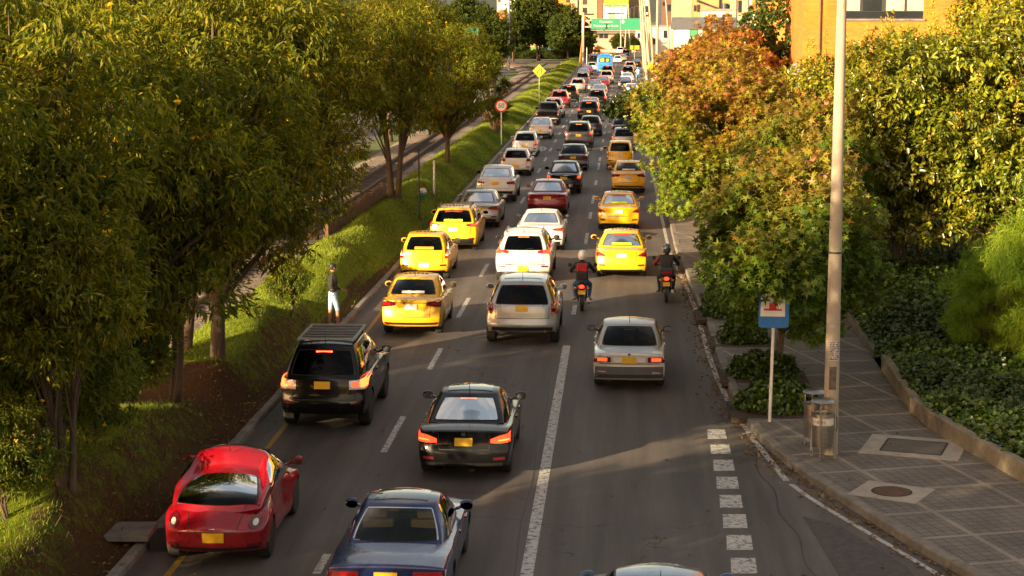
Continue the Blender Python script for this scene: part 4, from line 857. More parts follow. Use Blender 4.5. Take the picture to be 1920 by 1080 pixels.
def make_car(sp, paint, name, label, cat):
    """sp: family values plus overrides; the origin is on the road under the middle of the rear bumper, the car points to +Y"""
    sp = {**FAM[sp['fam']], **sp} if 'fam' in sp else sp
    W, L, H = sp['W'], sp['L'], sp['H']; F, Cb = car_shape(sp)
    t = thing(name, label, cat)
    A = [-1, -.97, -.88, -.72, -.69, -.5, -.25, 0, .25, .5, .69, .72, .88, .97, 1]
    ysn = {0, .05, .14, .26, .4, L, L - .05, L - .14, L - .27}; y = .55
    while y < L - .35: ysn.add(round(y, 3)); y += .17
    for yw in (sp['oh'], sp['oh'] + sp['wb']):
        Rr = sp['wr'] + .055
        ysn = {q for q in ysn if not (abs(q - yw) < Rr + .05) or q in (0, L)}
        for f in (-1.08, -.999, -.97, -.9, -.75, -.5, -.25, 0, .25, .5, .75, .9, .97, .999, 1.08): ysn.add(round(yw + Rr * f, 4))
    B = sorted(q for q in ysn if 0 <= q <= L); C = [0, .05, .16, .3, .45, .58, .7, .8, .88, .94, 1]
    mb = box_faces(F, A, B, C)
    win = sp.get('win', dict(ar=.86, c0=.20, c1=.88, side=[(.16, .40), (.425, .70), (.72, .90)]))
    c0, c1, ar = win['c0'], win['c1'], win['ar']
    if sp.get('cab'):
        CA = sorted({-1, -.96, -ar, -.6, -.3, 0, .3, .6, ar, .96, 1}); sb = sorted({v for q in win['side'] for v in q}); CB = sorted({0, .04, .08, .95, .98, 1, .5} | set(sb) | {round((a + b) / 2, 3) for a, b in win['side']}); CC = [0, c0, (c0 + c1) / 2, c0 * .7 + c1 * .3, c1 * .85 + c0 * .15, c1, (1 + c1) / 2, 1]; CC = sorted(set(CC))
        def skip(tg, ks):
            i = [k[0] for k in ks]; j = [k[1] for k in ks]; k_ = [k[2] for k in ks]; a = sum(CA[q] for q in i) / 4; b = sum(CB[q] for q in j) / 4; c = sum(CC[q] for q in k_) / 4
            if tg == 'bot': return True
            if not c0 < c < c1: return False
            if tg in ('rear', 'front'): return abs(a) < ar
            if tg in ('left', 'right'): return any(p < b < q for p, q in win['side'])
            return False
        m2 = box_faces(Cb, CA, CB, CC, skip); mb.add(m2.v, m2.f)
    o = mb.build('body', paint, t, smooth=True); o.modifiers.new('s', 'SUBSURF').levels = 1
    me = bake(o); o.modifiers.clear(); old = o.data; o.data = me; bpy.data.meshes.remove(old)
    pm = me.copy(); pr = Proj(me); 
    def part(nm, m, fn, smooth=False, parent=None, lab=None):
        q = MB(); fn(q); ob = q.build(nm, m, parent or t, smooth=smooth, fix=False)
        if lab: ob['label'] = lab
        return ob
    # glass
    if sp.get('cab'):
        gl = sp.get('glass', GLASS)
        ctr = Vector((0, (sp['cab'][0] + sp['cab'][3]) / 2, 1.2))
        def sheet(q, fn, nu, nv, thick=.006):
            P = [[fn(u, v) for v in np.linspace(0, 1, nv)] for u in np.linspace(0, 1, nu)]
            for r in range(nu):
                for c in range(nv):
                    du = P[min(r + 1, nu - 1)][c] - P[max(r - 1, 0)][c]; dv = P[r][min(c + 1, nv - 1)] - P[r][max(c - 1, 0)]; nn = du.cross(dv).normalized()
                    if nn.dot(P[r][c] - ctr) < 0: nn = -nn
                    P[r][c] = (P[r][c] + nn * thick)
            q.grid([[p.copy() for p in r] for r in P])
        ext = .02
        def rw(q): sheet(q, lambda u, v: Cb((2 * u - 1) * (ar + .015) * (1 - .05 * abs(2 * v - 1) ** 8), 0, c0 - ext + (c1 - c0 + 2 * ext) * v), 13, 9)
        part('rear_window', sp.get('rglass', gl), rw, True)
        part('windscreen', GLASS_C if gl is not GLASS_D else GLASS, lambda q: sheet(q, lambda u, v: Cb((2 * u - 1) * (ar + .02), 1, c0 - ext + (c1 - c0 + 2 * ext) * v), 11, 7), True)
        for s in (-1, 1):
            for (p, qd) in win['side']: part('side_window', gl, lambda q: sheet(q, lambda u, v: Cb(s, p - .006 + (qd - p + .012) * u, c0 - ext + (c1 - c0 + 2 * ext) * v), 7, 6), True)
        # dark frame round the rear window
        tm_ = CHROME if sp.get('chrome_trim') else BLACK
        for (v0, v1) in ((-.02, .0), (1.0, 1.03)): part('window_trim', tm_, lambda q: sheet(q, lambda u, v: Cb((2 * u - 1) * (ar + .012), 0, c0 + (c1 - c0) * (v0 + (v1 - v0) * v)), 11, 2, .010))
        for s in (-1, 1): part('window_trim', tm_, lambda q: sheet(q, lambda u, v: Cb(s * (ar - .004 + .03 * u), 0, c0 + (c1 - c0) * v), 2, 9, .009))
        # cabin floor, seats, dashboard
        yb0, yt0, yt1, yb1 = sp['cab']; zd = cos_s(sp['deck'], (yt0 + yt1) / 2); sm = sp.get('seatm', SEAT_D)
        def shelf(q):
            P = []
            for yy in np.linspace(yb0 + .14, yb1 - .25, 8): z = cos_s(sp['deck'], yy) + .012; P.append([(-sp['cw'][0] * .90, yy, z - .03), (0, yy, z), (sp['cw'][0] * .90, yy, z - .03)])
            q.grid(P)
        part('parcel_shelf', DARK, shelf)
        ty = yt0 + .25
        for s in (-1, 1):
            for yy, hh in ((ty, .20), (ty + .85, .25)):
                q = MB(); q.box(s * .36 - .23, s * .36 + .23, yy - .06, yy + .06, zd - .1, zd + hh * .62); q.box(s * .36 - .13, s * .36 + .13, yy - .045, yy + .045, zd + hh * .68, zd + hh * 1.28); q.build('seat', sm, t, bevel=.025)
        part('dashboard', DARK, lambda q: q.box(-sp['cw'][0] * .8, sp['cw'][0] * .8, yb1 - .62, yb1 - .3, zd - .1, zd + .02))
        for s in (-1, 1):                                   # door mirrors
            q = MB(); ym = yb1 - .42; zm = cos_s(sp['deck'], ym) + .05; hw = Cb(1, .88, .05).x
            q.lathe([(0, -.09), (.05, -.085), (.085, -.04), (.09, .02), (.07, .06), (0, .07)], axis='X', n=12)
            q.v = [(v[0] * 1.25 + s * (hw + .16), v[1] * .8 + ym, v[2] * .92 + zm + .05) for v in q.v]
            q.tube([(s * (hw - .03), ym, zm - .02), (s * (hw + .1), ym, zm + .03)], .025, 6)
            mo = q.build('door_mirror', sp.get('mirror') or paint, t, smooth='auto')
            g_ = MB(); g_.lathe([(0, 0), (.07, 0)], axis='Y', n=12); g_.v = [(v[0] * 1.35 + s * (hw + .16), v[1] + ym - .075, v[2] * .85 + zm + .05) for v in g_.v]; g_.build('mirror_glass', CHROME, mo)
        for s in (-1, 1):                                   # door handles and door gaps
            ax = 'left' if s < 0 else 'right'
            for yy in sp.get('handles', (yt0 + .55, yt0 + 1.45)):
                z = cos_s(sp['deck'], yy) - .13; q = MB(); pr.patch(q, [(yy - .1, z - .018), (yy + .1, z - .014)], [(yy - .1, z + .014), (yy + .1, z + .018)], ax, .022, 4, 3); q.build('door_handle', sp.get('handlem') or paint, t, fix=False)
            for yy in (yt0 + .12, yt0 + .98, yb1 - .35):
                q = MB(); zt = cos_s(sp['deck'], yy) - .03; zz = .36
                if abs(yy - sp['oh']) < sp['wr'] + .1: zz = .78
                pr.patch(q, [(yy, zz), (yy + .012, zz)], [(yy, zt), (yy + .012, zt)], ax, .002, 2, 7, .006); q.build('door_gap', BLACK, t, fix=False)
    add_wheels(t, sp)
    hw = W / 2
    def sc(poly): return [(x * hw, z) for x, z in poly]
    for s in (1, -1):                                       # tail lamps, each with its lit core or clear lens
        root = None
        for k, (m, lo, up) in enumerate(sp['lamps']):
            q = MB(); l_, u_ = sc(lo), sc(up)
            if s < 0: l_, u_ = mirror(l_), mirror(u_)
            pr.patch(q, l_, u_, 'rear', .012 + .006 * k, 12, 6, .03)
            nm = 'tail_lamp' if k == 0 else ('reversing_lamp' if m is CLEAR else 'brake_lamp'); ob = q.build(nm, m, root or t, smooth=False, fix=False)
            ob.data.polygons.foreach_set('use_smooth', [True] * len(ob.data.polygons))
            if k == 0: root = ob
    for nm, m, ax, lo, up, off in sp.get('decals', []):
        q = MB(); pr.patch(q, lo, up, ax, off, 14, 5, .02); ob = q.build(nm, m, t, fix=False)
    pz = sp.get('plate', (0, .80)); pw, ph = .165, .075
    q = MB(); 
    pr.patch(q, [(pz[0] - pw, pz[1] - ph), (pz[0] + pw, pz[1] - ph)], [(pz[0] - pw, pz[1] + ph), (pz[0] + pw, pz[1] + ph)], 'rear', .02, 5, 3, .03); po = q.build('number_plate', PLATE_W if sp.get('taxi') else PLATE_Y, t, fix=False)
    # boot / tailgate outline and lower bumper
    zb = sp.get('gap', None)
    if zb:
        x1 = zb[0] * hw; lo_, hi_ = zb[1], zb[2]
        q = MB(); pr.patch(q, [(-x1, lo_), (x1, lo_)], [(-x1, lo_ + .014), (x1, lo_ + .014)], 'rear', .003, 14, 2, .008); q.build('boot_gap', BLACK, t, fix=False)
        for s in (-1, 1):
            q = MB(); pr.patch(q, [(s * x1, lo_), (s * x1 + .012, lo_)], [(s * (x1 + zb[3] * hw), hi_), (s * (x1 + zb[3] * hw) + .012, hi_)], 'rear', .003, 2, 8, .008); q.build('boot_gap', BLACK, t, fix=False)
    bz = sp.get('bumper', (.30, .42)); q = MB(); pr.patch(q, [(-hw * .93, bz[0]), (hw * .93, bz[0])], [(-hw * .93, bz[1]), (hw * .93, bz[1])], 'rear', .008, 16, 4, .03); q.build('rear_bumper', sp.get('bumperm', BLACK), t, fix=False)
    for s in (-1, 1):
        q = MB(); rz = sp.get('reflz', .48); pr.patch(q, [(s * hw * .62, rz), (s * hw * .86, rz)], [(s * hw * .62, rz + .045), (s * hw * .86, rz + .05)], 'rear', .012, 5, 3); q.build('reflector', LAMP_D, t, fix=False)
    for ex in sp.get('exhaust', (-.5,)):
        q = MB(); yz = sp.get('exz', .27); q.lathe([(.038, 0), (.042, .02), (.042, .25)], axis='Y', n=12); q.v = [(v[0] + ex, v[1] + .06, v[2] + yz) for v in q.v]; q.f = [f for f in q.f if len(f) == 4]; q.m = q.m[:len(q.f)]
        q.build('exhaust_pipe', CHROME, t, smooth=True, fix=False)
    if sp.get('ant', 1) and sp.get('cab'):
        yy = sp['cab'][1] + .12; z = H - .05; q = MB(); q.tube([(0, yy, z), (0, yy - .12, z + .24)], [.009, .004], 5); q.build('aerial', BLACK, t)
    bpy.data.meshes.remove(pm)
    if sp.get('rails'):
        for s in (-1, 1):
            q = MB(); pts = [Cb(s * .93, b, 1) for b in np.linspace(.08, .92, 9)]; pts = [p + Vector((0, 0, .055 if 0 < i < 8 else .0)) for i, p in enumerate(pts)]; q.tube(pts, .02, 6); q.build('roof_rail', sp.get('railm', STEEL), t, smooth=True)
    if sp.get('extra'): sp['extra'](t, sp, F, Cb, pr, part)
    t['_'] = 0; del t['_']
    t.location = (0, 0, 0); return t
def hbrake(sp, lit=True, w_=.16, dz=.0):                    # high brake lamp at the top of the rear window
    def f(t, sp, F, Cb, pr, part):
        win = sp.get('win', dict(c1=.88)); c = win['c1'] - .01 + dz; p = Cb(0, 0, c)
        q = MB(); q.box(-w_, w_, p.y - .022, p.y + .02, p.z - .035, p.z + .0, ); q.build('high_brake_lamp', LIT_O if lit else LAMP_D, t)
    return f
def chain(*fs):
    def f(*a):
        for g_ in fs: g_(*a)
    return f
def roof_rack(t, sp, F, Cb, pr, part):
    H = sp['H']; q = MB()
    for s in (-1, 1): q.box(s * .58 - .025, s * .58 + .025, .70, 2.5, H + .02, H + .06)
    for y in (.70, 2.46): q.box(-.556, .556, y, y + .04, H + .022, H + .063)
    q.build('roof_rack', GREYMETAL, t)
    r = [o for o in t.children if o.name.startswith('roof_rack')][0]
    for k in range(6): q = MB(); y = .78 + k * .32; q.box(-.555, .555, y - .055, y + .055, H + .026, H + .052); q.build('slat', STEEL if k == 0 else MATS.get('rack_timber') or mat('rack_timber', (.16, .14, .125), .6, .3), r)
    for s in (-1, 1):
        for y in (.95, 2.2): q = MB(); q.tube([(s * .55, y, H - .08), (s * .58, y, H + .04)], .02, 6); q.build('foot', BLACK, r)
def taxi_bits(banner=STK_Y, red=True, zf=.12):
    """sticker banner inside the rear window and the dark registration patches on the roof"""
    def f(t, sp, F, Cb, pr, part):
        win = sp.get('win', dict(c0=.2, c1=.88, ar=.86)); c0, c1 = win['c0'], win['c1']; w_ = c1 - c0
        def sheet(q, ca, cb, aw):
            q.grid([[Cb(a, 0, ca + (cb - ca) * v) + Vector((0, -.016, .008)) for v in (0, .5, 1)] for a in np.linspace(-aw, aw, 8)])
        if banner is not None: part('window_banner', banner, lambda q: sheet(q, c0 + w_ * .04, c0 + w_ * .24, .46))
        if red: part('sunstrip', STK_R, lambda q: sheet(q, c1 - w_ * .13, c1 - w_ * .03, .5))
        for k in range(6): part('roof_patch', BLACK, lambda q: pr.patch(q, [(-.33 + k * .115, sp['cab'][1] + .40), (-.27 + k * .115, sp['cab'][1] + .40)], [(-.33 + k * .115, sp['cab'][1] + .58), (-.27 + k * .115, sp['cab'][1] + .58)], 'top', .008, 2, 2, .01))
    return f
def sunroof(y0, y1, w_=.42, m=None):
    def f(t, sp, F, Cb, pr, part):
        part('sunroof', m or GLASS_D_SOLID, lambda q: pr.patch(q, [(-w_, y0), (w_, y0)], [(-w_, y1), (w_, y1)], 'top', sp.get('roofoff', .012), 10, 9, .02))
    return f
GLASS_D_SOLID = mat('dark_roof_glass', (.008, .009, .010), .04, coat=1, var=0)
def wiper(t, sp, F, Cb, pr, part):
    c0 = sp.get('win', dict(c0=.2))['c0']; a, b = Cb(0, 0, c0), Cb(.42, 0, c0 + .08); q = MB(); q.tube([a + Vector((0, -.02, .01)), b + Vector((0, -.022, .01))], .009, 5); q.build('rear_wiper', BLACK, t)
def H_(sp, *fs): sp['extra'] = chain(*fs); return sp
def lamp(m, lo, up): return (m, lo, up)
def circ(cx, cz, rx, rz, n=9):
    a = np.linspace(math.pi, 0, n); return [(cx + rx * math.cos(t), cz - rz * math.sin(t)) for t in a], [(cx + rx * math.cos(t), cz + rz * math.sin(t)) for t in a]
def circ_l(m, *a): lo, up = circ(*a); return (m, lo, up)

HATCHW = dict(ar=.84, c0=.12, c1=.86, side=[(.10, .26), (.285, .56), (.585, .88)])
SUVW = dict(ar=.86, c0=.13, c1=.84, side=[(.06, .26), (.285, .56), (.585, .90)])
P_RED = car_paint('red_car_paint', (.25, .003, .010), .15, .3); P_BLACK = car_paint('black_car_paint', (.004, .004, .005), 0, .22, .03, .4); P_BLUE = car_paint('navy_car_paint', (.008, .018, .10), .3, .3)
P_SILV = car_paint('silver_car_paint', (.40, .395, .39), .75, .35); P_WHITE = car_paint('white_car_paint', (.56, .555, .56), 0, .35); P_YEL = car_paint('taxi_yellow_paint', (.74, .405, .004), 0, .35); P_GOLD = car_paint('deep_taxi_yellow_paint', (.68, .36, .006), .0, .35)
P_DRED = car_paint('dark_red_car_paint', (.22, .008, .022), .35, .3); P_GREY = car_paint('grey_car_paint', (.055, .055, .058), .5, .35); P_BEIGE = car_paint('beige_silver_car_paint', (.38, .355, .33), .7, .35); P_OSILV = car_paint('dull_silver_car_paint', (.43, .42, .40), .45, .45); P_DBLUE = car_paint('dark_blue_car_paint', (.012, .022, .055), .3, .3)
TRUNKGAP = (.60, .55, .98, .04)
SPEC = {}
SPEC['beetle'] = H_(dict(fam='beetle', lamps=[circ_l(LAMP_D, .74, .70, .115, .10), circ_l(CLEAR, .745, .685, .05, .045)], plate=(.02, .50), bumper=(.285, .335), reflz=.34, glass=GLASS, rglass=GLASS, roofoff=.02, spokes=10, win=dict(ar=.88, c0=.17, c1=.84, side=[(.16, .40), (.43, .86)]), exhaust=(), gap=(.42, .58, .92, .12),
   decals=[('boot_badge', CHROME, 'rear', [(-.05, .62), (.05, .62)], [(-.05, .64), (.05, .64)], .012)]), sunroof(1.85, 2.3, .42))
SPEC['offroad'] = H_(dict(fam='suv', W=1.84, H=1.80, L=4.7, wr=.385, deck=[(0, 1.15), (.8, 1.15), (3.2, 1.12), (3.5, 1.08), (4.4, 1.0), (4.7, .85)], lamps=[lamp(CLEAR, [(.60, .90), (.97, .90)], [(.60, 1.08), (.97, 1.10)]), circ_l(LIT, .73, 1.0, .075, .06), lamp(LIT_O, [(.84, .94), (.965, .95)], [(.84, 1.09), (.965, 1.10)])], plate=(0, .99), glass=GLASS_D, rglass=GLASS_D, win=SUVW, bumper=(.34, .62), bumperm=P_BLACK, reflz=.60, exhaust=(), gap=(.72, .68, 1.1, 0), rails=1, railm=BLACK), hbrake(None, True, .17, -.0), roof_rack, wiper)
SPEC['coupe'] = H_(dict(fam='coupe', lamps=[lamp(LIT, [(.56, .735), (.74, .72), (.95, .735)], [(.56, .80), (.74, .86), (.95, .90)]), lamp(LIT_O, [(.72, .76), (.93, .775)], [(.72, .785), (.93, .80)])], plate=(0, .75), bumper=(.27, .36), reflz=.42, exhaust=(-.5, -.42), gap=(.52, .60, .96, .02), win=dict(ar=.85, c0=.2, c1=.88, side=[(.18, .42), (.45, .86)]), decals=[('boot_badge', CHROME, *('rear',), [(-.035, .87), (.035, .87)], [(-.035, .93), (.035, .93)], .012)]), hbrake(None, True, .15), sunroof(1.7, 2.35, .43))
SPEC['grand_coupe'] = H_(dict(fam='old_sedan', L=4.75, W=1.73, H=1.36, wr=.32, oh=1.08, wb=2.63, deck=[(0, .90), (.5, .93), (1.1, .92), (3.3, .88), (3.6, .86), (4.5, .76), (4.75, .68)], cab=(1.05, 1.75, 2.75, 3.4), cw=(.76, .55), lamps=[lamp(LAMP, [(.45, .66), (.96, .66)], [(.45, .80), (.96, .80)])], plate=(0, .72), glass=GLASS_C, rglass=GLASS_C, seatm=SEAT_T, chrome_trim=1, win=dict(ar=.90, c0=.14, c1=.90, side=[(.14, .45), (.48, .88)]), ant=0), sunroof(1.95, 2.5, .40))
SPEC['boxy_sedan'] = H_(dict(fam='old_sedan', lamps=[lamp(LAMP_D, [(.50, .70), (.955, .70)], [(.50, .82), (.955, .82)]), lamp(LIT, [(.60, .725), (.86, .725)], [(.60, .80), (.86, .80)])], plate=(0, .75), bumper=(.34, .60), bumperm=mat('grey_bumper', (.04, .038, .036), .55), reflz=.45, exhaust=(-.45,), glass=GLASS_C, rglass=GLASS, gap=(.80, .66, .93, 0), mirror=BLACK, win=dict(ar=.88, c0=.12, c1=.88, side=[(.12, .28), (.31, .56), (.59, .88)]),
   decals=[('plate_surround', CLEAR, 'rear', [(-.36, .70), (.36, .70)], [(-.36, .81), (.36, .81)], .010), ('boot_badge', BLACK, 'rear', [(-.03, .86), (.03, .86)], [(-.03, .90), (.03, .90)], .012)]), lambda *a: None)
SPEC['crossover'] = H_(dict(fam='suv', L=4.68, W=1.93, H=1.70, cw=(.87, .63), lamps=[lamp(LAMP, [(.79, .86), (.96, .86)], [(.77, 1.12), (.955, 1.14)]), lamp(LAMP_D, [(.83, .92), (.94, .92)], [(.82, 1.04), (.935, 1.04)])], plate=(0, 1.0), glass=GLASS_D, win=SUVW, bumper=(.30, .52), reflz=.36, exhaust=(-.62, .62), exz=.36, gap=(.72, .74, 1.08, .01), mirror=P_SILV, decals=[('plate_recess', mat('pale_silver_panel', (.52, .50, .47), .35, .6), 'rear', [(-.5, .90), (.5, .90)], [(-.53, 1.10), (.53, 1.10)], .008)], rails=0), hbrake(None, False, .15), sunroof(.95, 2.3, .50))
SPEC['compact_suv'] = H_(dict(fam='suv', L=4.44, W=1.85, H=1.64, lamps=[lamp(LAMP, [(.50, 1.0), (.955, .98)], [(.50, 1.07), (.955, 1.13)]), lamp(LIT, [(.68, 1.0), (.93, 1.0)], [(.68, 1.07), (.93, 1.12)])], plate=(0, .52), glass=GLASS_D, win={**SUVW, 'ar': .80}, bumper=(.28, .42), reflz=.56, exhaust=(), gap=(.70, .70, 1.1, .02), rails=1, mirror=BLACK, decals=[('bumper_trim', CHROME, 'rear', [(-.7, .62), (.7, .62)], [(-.7, .66), (.7, .66)], .012)]), hbrake(None, True, .17), wiper)
SPEC['city_hatch'] = H_(dict(fam='hatch', lamps=[lamp(LAMP, [(.80, .72), (.955, .72)], [(.82, 1.06), (.95, 1.08)]), lamp(CLEAR, [(.83, .80), (.94, .80)], [(.835, .87), (.935, .87)])], plate=(0, .50), win=HATCHW, bumper=(.26, .34), gap=(.72, .60, 1.0, .02), exhaust=(), taxi=1, glass=GLASS), taxi_bits(STK_O, False))
SPEC['wagon_taxi'] = H_(dict(fam='suv', L=4.38, W=1.80, H=1.62, wr=.34, lamps=[lamp(LAMP_D, [(.56, .95), (.955, .93)], [(.52, 1.02), (.955, 1.06)]), lamp(LIT, [(.72, .965), (.93, .96)], [(.72, 1.02), (.93, 1.04)])], plate=(0, .84), win=SUVW, bumper=(.30, .50), gap=(.70, .62, 1.08, .02), rails=1, railm=BLACK, taxi=1, glass=GLASS_D), taxi_bits(STK_Y, True))
SPEC['sedan_taxi'] = H_(dict(fam='sedan', L=4.0, W=1.66, H=1.52, oh=.85, wb=2.43, wr=.29, deck=[(0, 1.02), (.4, 1.06), (.85, 1.03), (2.7, .97), (3.0, .95), (3.75, .82), (4.0, .7)], cab=(.50, 1.1, 2.2, 3.05), cw=(.77, .57), lamps=[lamp(LAMP_D, [(.50, .86), (.955, .80)], [(.50, .95), (.955, 1.0)]), lamp(LAMP, [(.66, .88), (.9, .86)], [(.66, .93), (.9, .95)])], plate=(0, .82), bumper=(.34, .40), reflz=.36, gap=TRUNKGAP, taxi=1, glass=GLASS, exhaust=(), handlem=CHROME, decals=[('boot_chrome_strip', CHROME, 'rear', [(-.42, .925), (.42, .925)], [(-.42, .945), (.42, .945)], .014)]), taxi_bits(STK_W, False))
SPEC['round_taxi'] = H_(dict(fam='sedan', L=4.37, W=1.70, H=1.46, lamps=[lamp(LAMP, [(.60, .78), (.95, .74)], [(.68, .84), (.95, .96)]), lamp(LAMP_D, [(.74, .79), (.93, .77)], [(.76, .84), (.93, .88)])], plate=(0, .80), bumper=(.26, .34), reflz=.46, gap=(.55, .62, .98, .03), taxi=1, glass=GLASS, exhaust=()), taxi_bits(STK_Y, True))
SPEC['sedan_wide'] = H_(dict(fam='sedan', L=4.6, W=1.78, lamps=[lamp(LAMP_D, [(.50, .80), (.95, .76)], [(.50, .88), (.95, .94)]), lamp(LAMP, [(.66, .81), (.92, .80)], [(.66, .86), (.92, .89)])], plate=(0, .80), gap=TRUNKGAP, exhaust=(-.5, .5)), hbrake(None, False, .14))
SPEC['sedan_slim'] = H_(dict(fam='sedan', L=4.45, W=1.79, H=1.42, lamps=[lamp(LAMP, [(.52, .83), (.95, .79)], [(.52, .89), (.95, .92)]), lamp(LIT, [(.60, .845), (.93, .82)], [(.60, .86), (.93, .845)])], plate=(0, .72), gap=TRUNKGAP, mirror=BLACK), hbrake(None, False, .14))
SPEC['sedan_trim'] = H_(dict(fam='sedan', L=4.35, W=1.70, H=1.52, lamps=[lamp(LAMP, [(.66, .78), (.95, .72)], [(.74, .98), (.95, 1.0)]), lamp(LIT, [(.76, .82), (.93, .80)], [(.79, .92), (.93, .92)])], plate=(0, .80), gap=TRUNKGAP, decals=[('boot_chrome_strip', CHROME, 'rear', [(-.5, .92), (.5, .92)], [(-.5, .945), (.5, .945)], .014)]), hbrake(None, False, .14))
SPEC['coupe_suv'] = H_(dict(fam='suv', L=4.67, W=1.88, H=1.62, deck=[(0, 1.06), (.8, 1.10), (3.2, 1.06), (3.5, 1.03), (4.3, .93), (4.67, .78)], cab=(.25, 1.35, 2.5, 3.5), lamps=[lamp(LAMP_D, [(.55, .86), (.955, .84)], [(.55, .96), (.955, 1.0)]), lamp(LAMP, [(.66, .88), (.93, .87)], [(.66, .93), (.93, .95)])], plate=(0, .90), glass=GLASS, win={**SUVW, 'c0': .26}, bumper=(.30, .54), gap=(.68, .66, 1.06, .02), mirror=BLACK), hbrake(None, False, .14))
SPEC['round_hatch'] = H_(dict(fam='hatch', L=3.95, W=1.71, H=1.46, lamps=[lamp(LAMP_D, [(.68, .80), (.94, .80)], [(.68, .95), (.94, .97)]), lamp(LAMP, [(.73, .83), (.90, .83)], [(.73, .92), (.90, .93)])], plate=(0, .56), win=HATCHW, bumper=(.26, .36), gap=(.66, .60, 1.0, .03)), lambda *a: None)
SPEC['small_hatch'] = H_(dict(fam='hatch', L=3.6, W=1.60, H=1.52, lamps=[lamp(LAMP, [(.72, .72), (.95, .72)], [(.80, 1.0), (.95, 1.04)]), lamp(LIT, [(.80, .80), (.93, .80)], [(.83, .92), (.93, .92)])], plate=(0, .66), win=HATCHW, bumper=(.26, .34), gap=(.66, .55, 1.0, .03)), lambda *a: None)
SPEC['tall_hatch'] = H_(dict(fam='hatch', L=3.5, W=1.53, H=1.60, oh=.55, deck=[(0, 1.02), (.8, 1.02), (2.4, .98), (2.7, .95), (3.3, .82), (3.5, .7)], cab=(.05, .30, 1.7, 2.6), cw=(.70, .56), lamps=[lamp(LAMP, [(.80, .62), (.94, .62)], [(.82, .98), (.94, 1.0)]), lamp(CLEAR, [(.83, .70), (.93, .70)], [(.83, .76), (.93, .76)])], plate=(0, .84), win=HATCHW, bumper=(.36, .40), gap=(.70, .50, 1.0, .02), taxi=1, exhaust=()), lambda *a: None)
SPEC['plain_sedan'] = H_(dict(fam='sedan', L=4.2, W=1.66, H=1.46, lamps=[lamp(LAMP, [(.70, .74), (.95, .72)], [(.72, .95), (.95, .97)])], plate=(0, .62), gap=TRUNKGAP), hbrake(None, True, .10))
SPEC['old_grey'] = H_(dict(fam='old_sedan', lamps=[lamp(LAMP_D, [(.58, .68), (.95, .68)], [(.58, .84), (.95, .84)])], plate=(0, .76), gap=(.78, .62, .93, 0), win=dict(ar=.88, c0=.12, c1=.88, side=[(.12, .28), (.31, .56), (.59, .88)])), lambda *a: None)
SPEC['big_suv'] = H_(dict(fam='suv', L=4.7, W=1.88, H=1.72, lamps=[lamp(LAMP, [(.74, .88), (.955, .86)], [(.72, 1.08), (.955, 1.12)]), lamp(LIT, [(.80, .94), (.93, .94)], [(.79, 1.04), (.93, 1.06)])], plate=(0, .86), glass=GLASS_D, win=SUVW, bumper=(.30, .48), gap=(.70, .66, 1.08, .02), rails=1), hbrake(None, True, .18), wiper)
SPEC['pickup'] = H_(dict(fam='pickup', lamps=[lamp(LAMP, [(.84, .76), (.965, .76)], [(.84, 1.06), (.965, 1.06)]), lamp(CLEAR, [(.86, .82), (.95, .82)], [(.86, .90), (.95, .90)])], plate=(0, .60), glass=GLASS_D, win=dict(ar=.86, c0=.2, c1=.86, side=[(.10, .46), (.5, .9)]), bumper=(.42, .60), bumperm=CHROME, exhaust=(), gap=(.80, .66, 1.10, 0), ant=0,
   decals=[('cargo_bed', mat('bed_liner', (.014, .014, .014), .8), 'top', [(-.70, .12), (.70, .12)], [(-.70, 1.5), (.70, 1.5)], .008)]), lambda *a: None)
BUS_W = dict(L=8.2, W=2.35, H=2.95, wr=.42, oh=2.1, wb=4.2, deck=[(0, 2.82), (.35, 2.98), (1, 3.0), (7.4, 3.0), (7.9, 2.9), (8.2, 2.6)], rear=[(0, .12), (.15, .0), (.6, .03), (.85, .12), (1, .32)], bulge=[(0, .96), (.2, 1), (.75, .985), (.93, .93), (1, .86)], sharp=1, sill=.38, cab=None, lamps=[circ_l(LAMP, .86, .95, .06, .06), circ_l(CLEAR, .86, .95, .03, .03)], plate=(0, .60), bumper=(.42, .66), reflz=.8, exhaust=(), crown=.06)
def bus_bits(t, sp, F, Cb, pr, part):
    part('rear_window', GLASS_D_SOLID, lambda q: pr.patch(q, [(-.82, 1.95), (0, 1.9), (.82, 1.95)], [(-.76, 2.55), (0, 2.6), (.76, 2.55)], 'rear', .012, 10, 5))
    part('window_sticker', STK_Y, lambda q: pr.patch(q, [(-.62, 2.05), (-.12, 2.02)], [(-.62, 2.42), (-.12, 2.45)], 'rear', .025, 5, 4)); part('window_sticker', STK_Y, lambda q: pr.patch(q, [(.2, 2.05), (.6, 2.1)], [(.2, 2.4), (.6, 2.42)], 'rear', .025, 5, 4))
    part('rear_bumper_stripe', PLATE_Y, lambda q: pr.patch(q, [(-.82, .66), (.82, .66)], [(-.82, .84), (.82, .84)], 'rear', .014, 10, 3))
    for s, ax in ((-1, 'left'), (1, 'right')):
        for k in range(5): part('side_window', GLASS_D_SOLID, lambda q: pr.patch(q, [(.7 + k * 1.4, 1.75), (1.95 + k * 1.4, 1.75)], [(.7 + k * 1.4, 2.5), (1.95 + k * 1.4, 2.5)], ax, .01, 4, 3))
    q = MB(); q.box(-.7, .7, 1.2, 3.4, 2.97, 3.12); q.build('roof_hatch', P_BUS, t, bevel=.04)
P_BUS = car_paint('bus_blue_paint', (.012, .16, .50), 0, .35)
SPEC['bus'] = H_(BUS_W, bus_bits)
NEARSET = {}
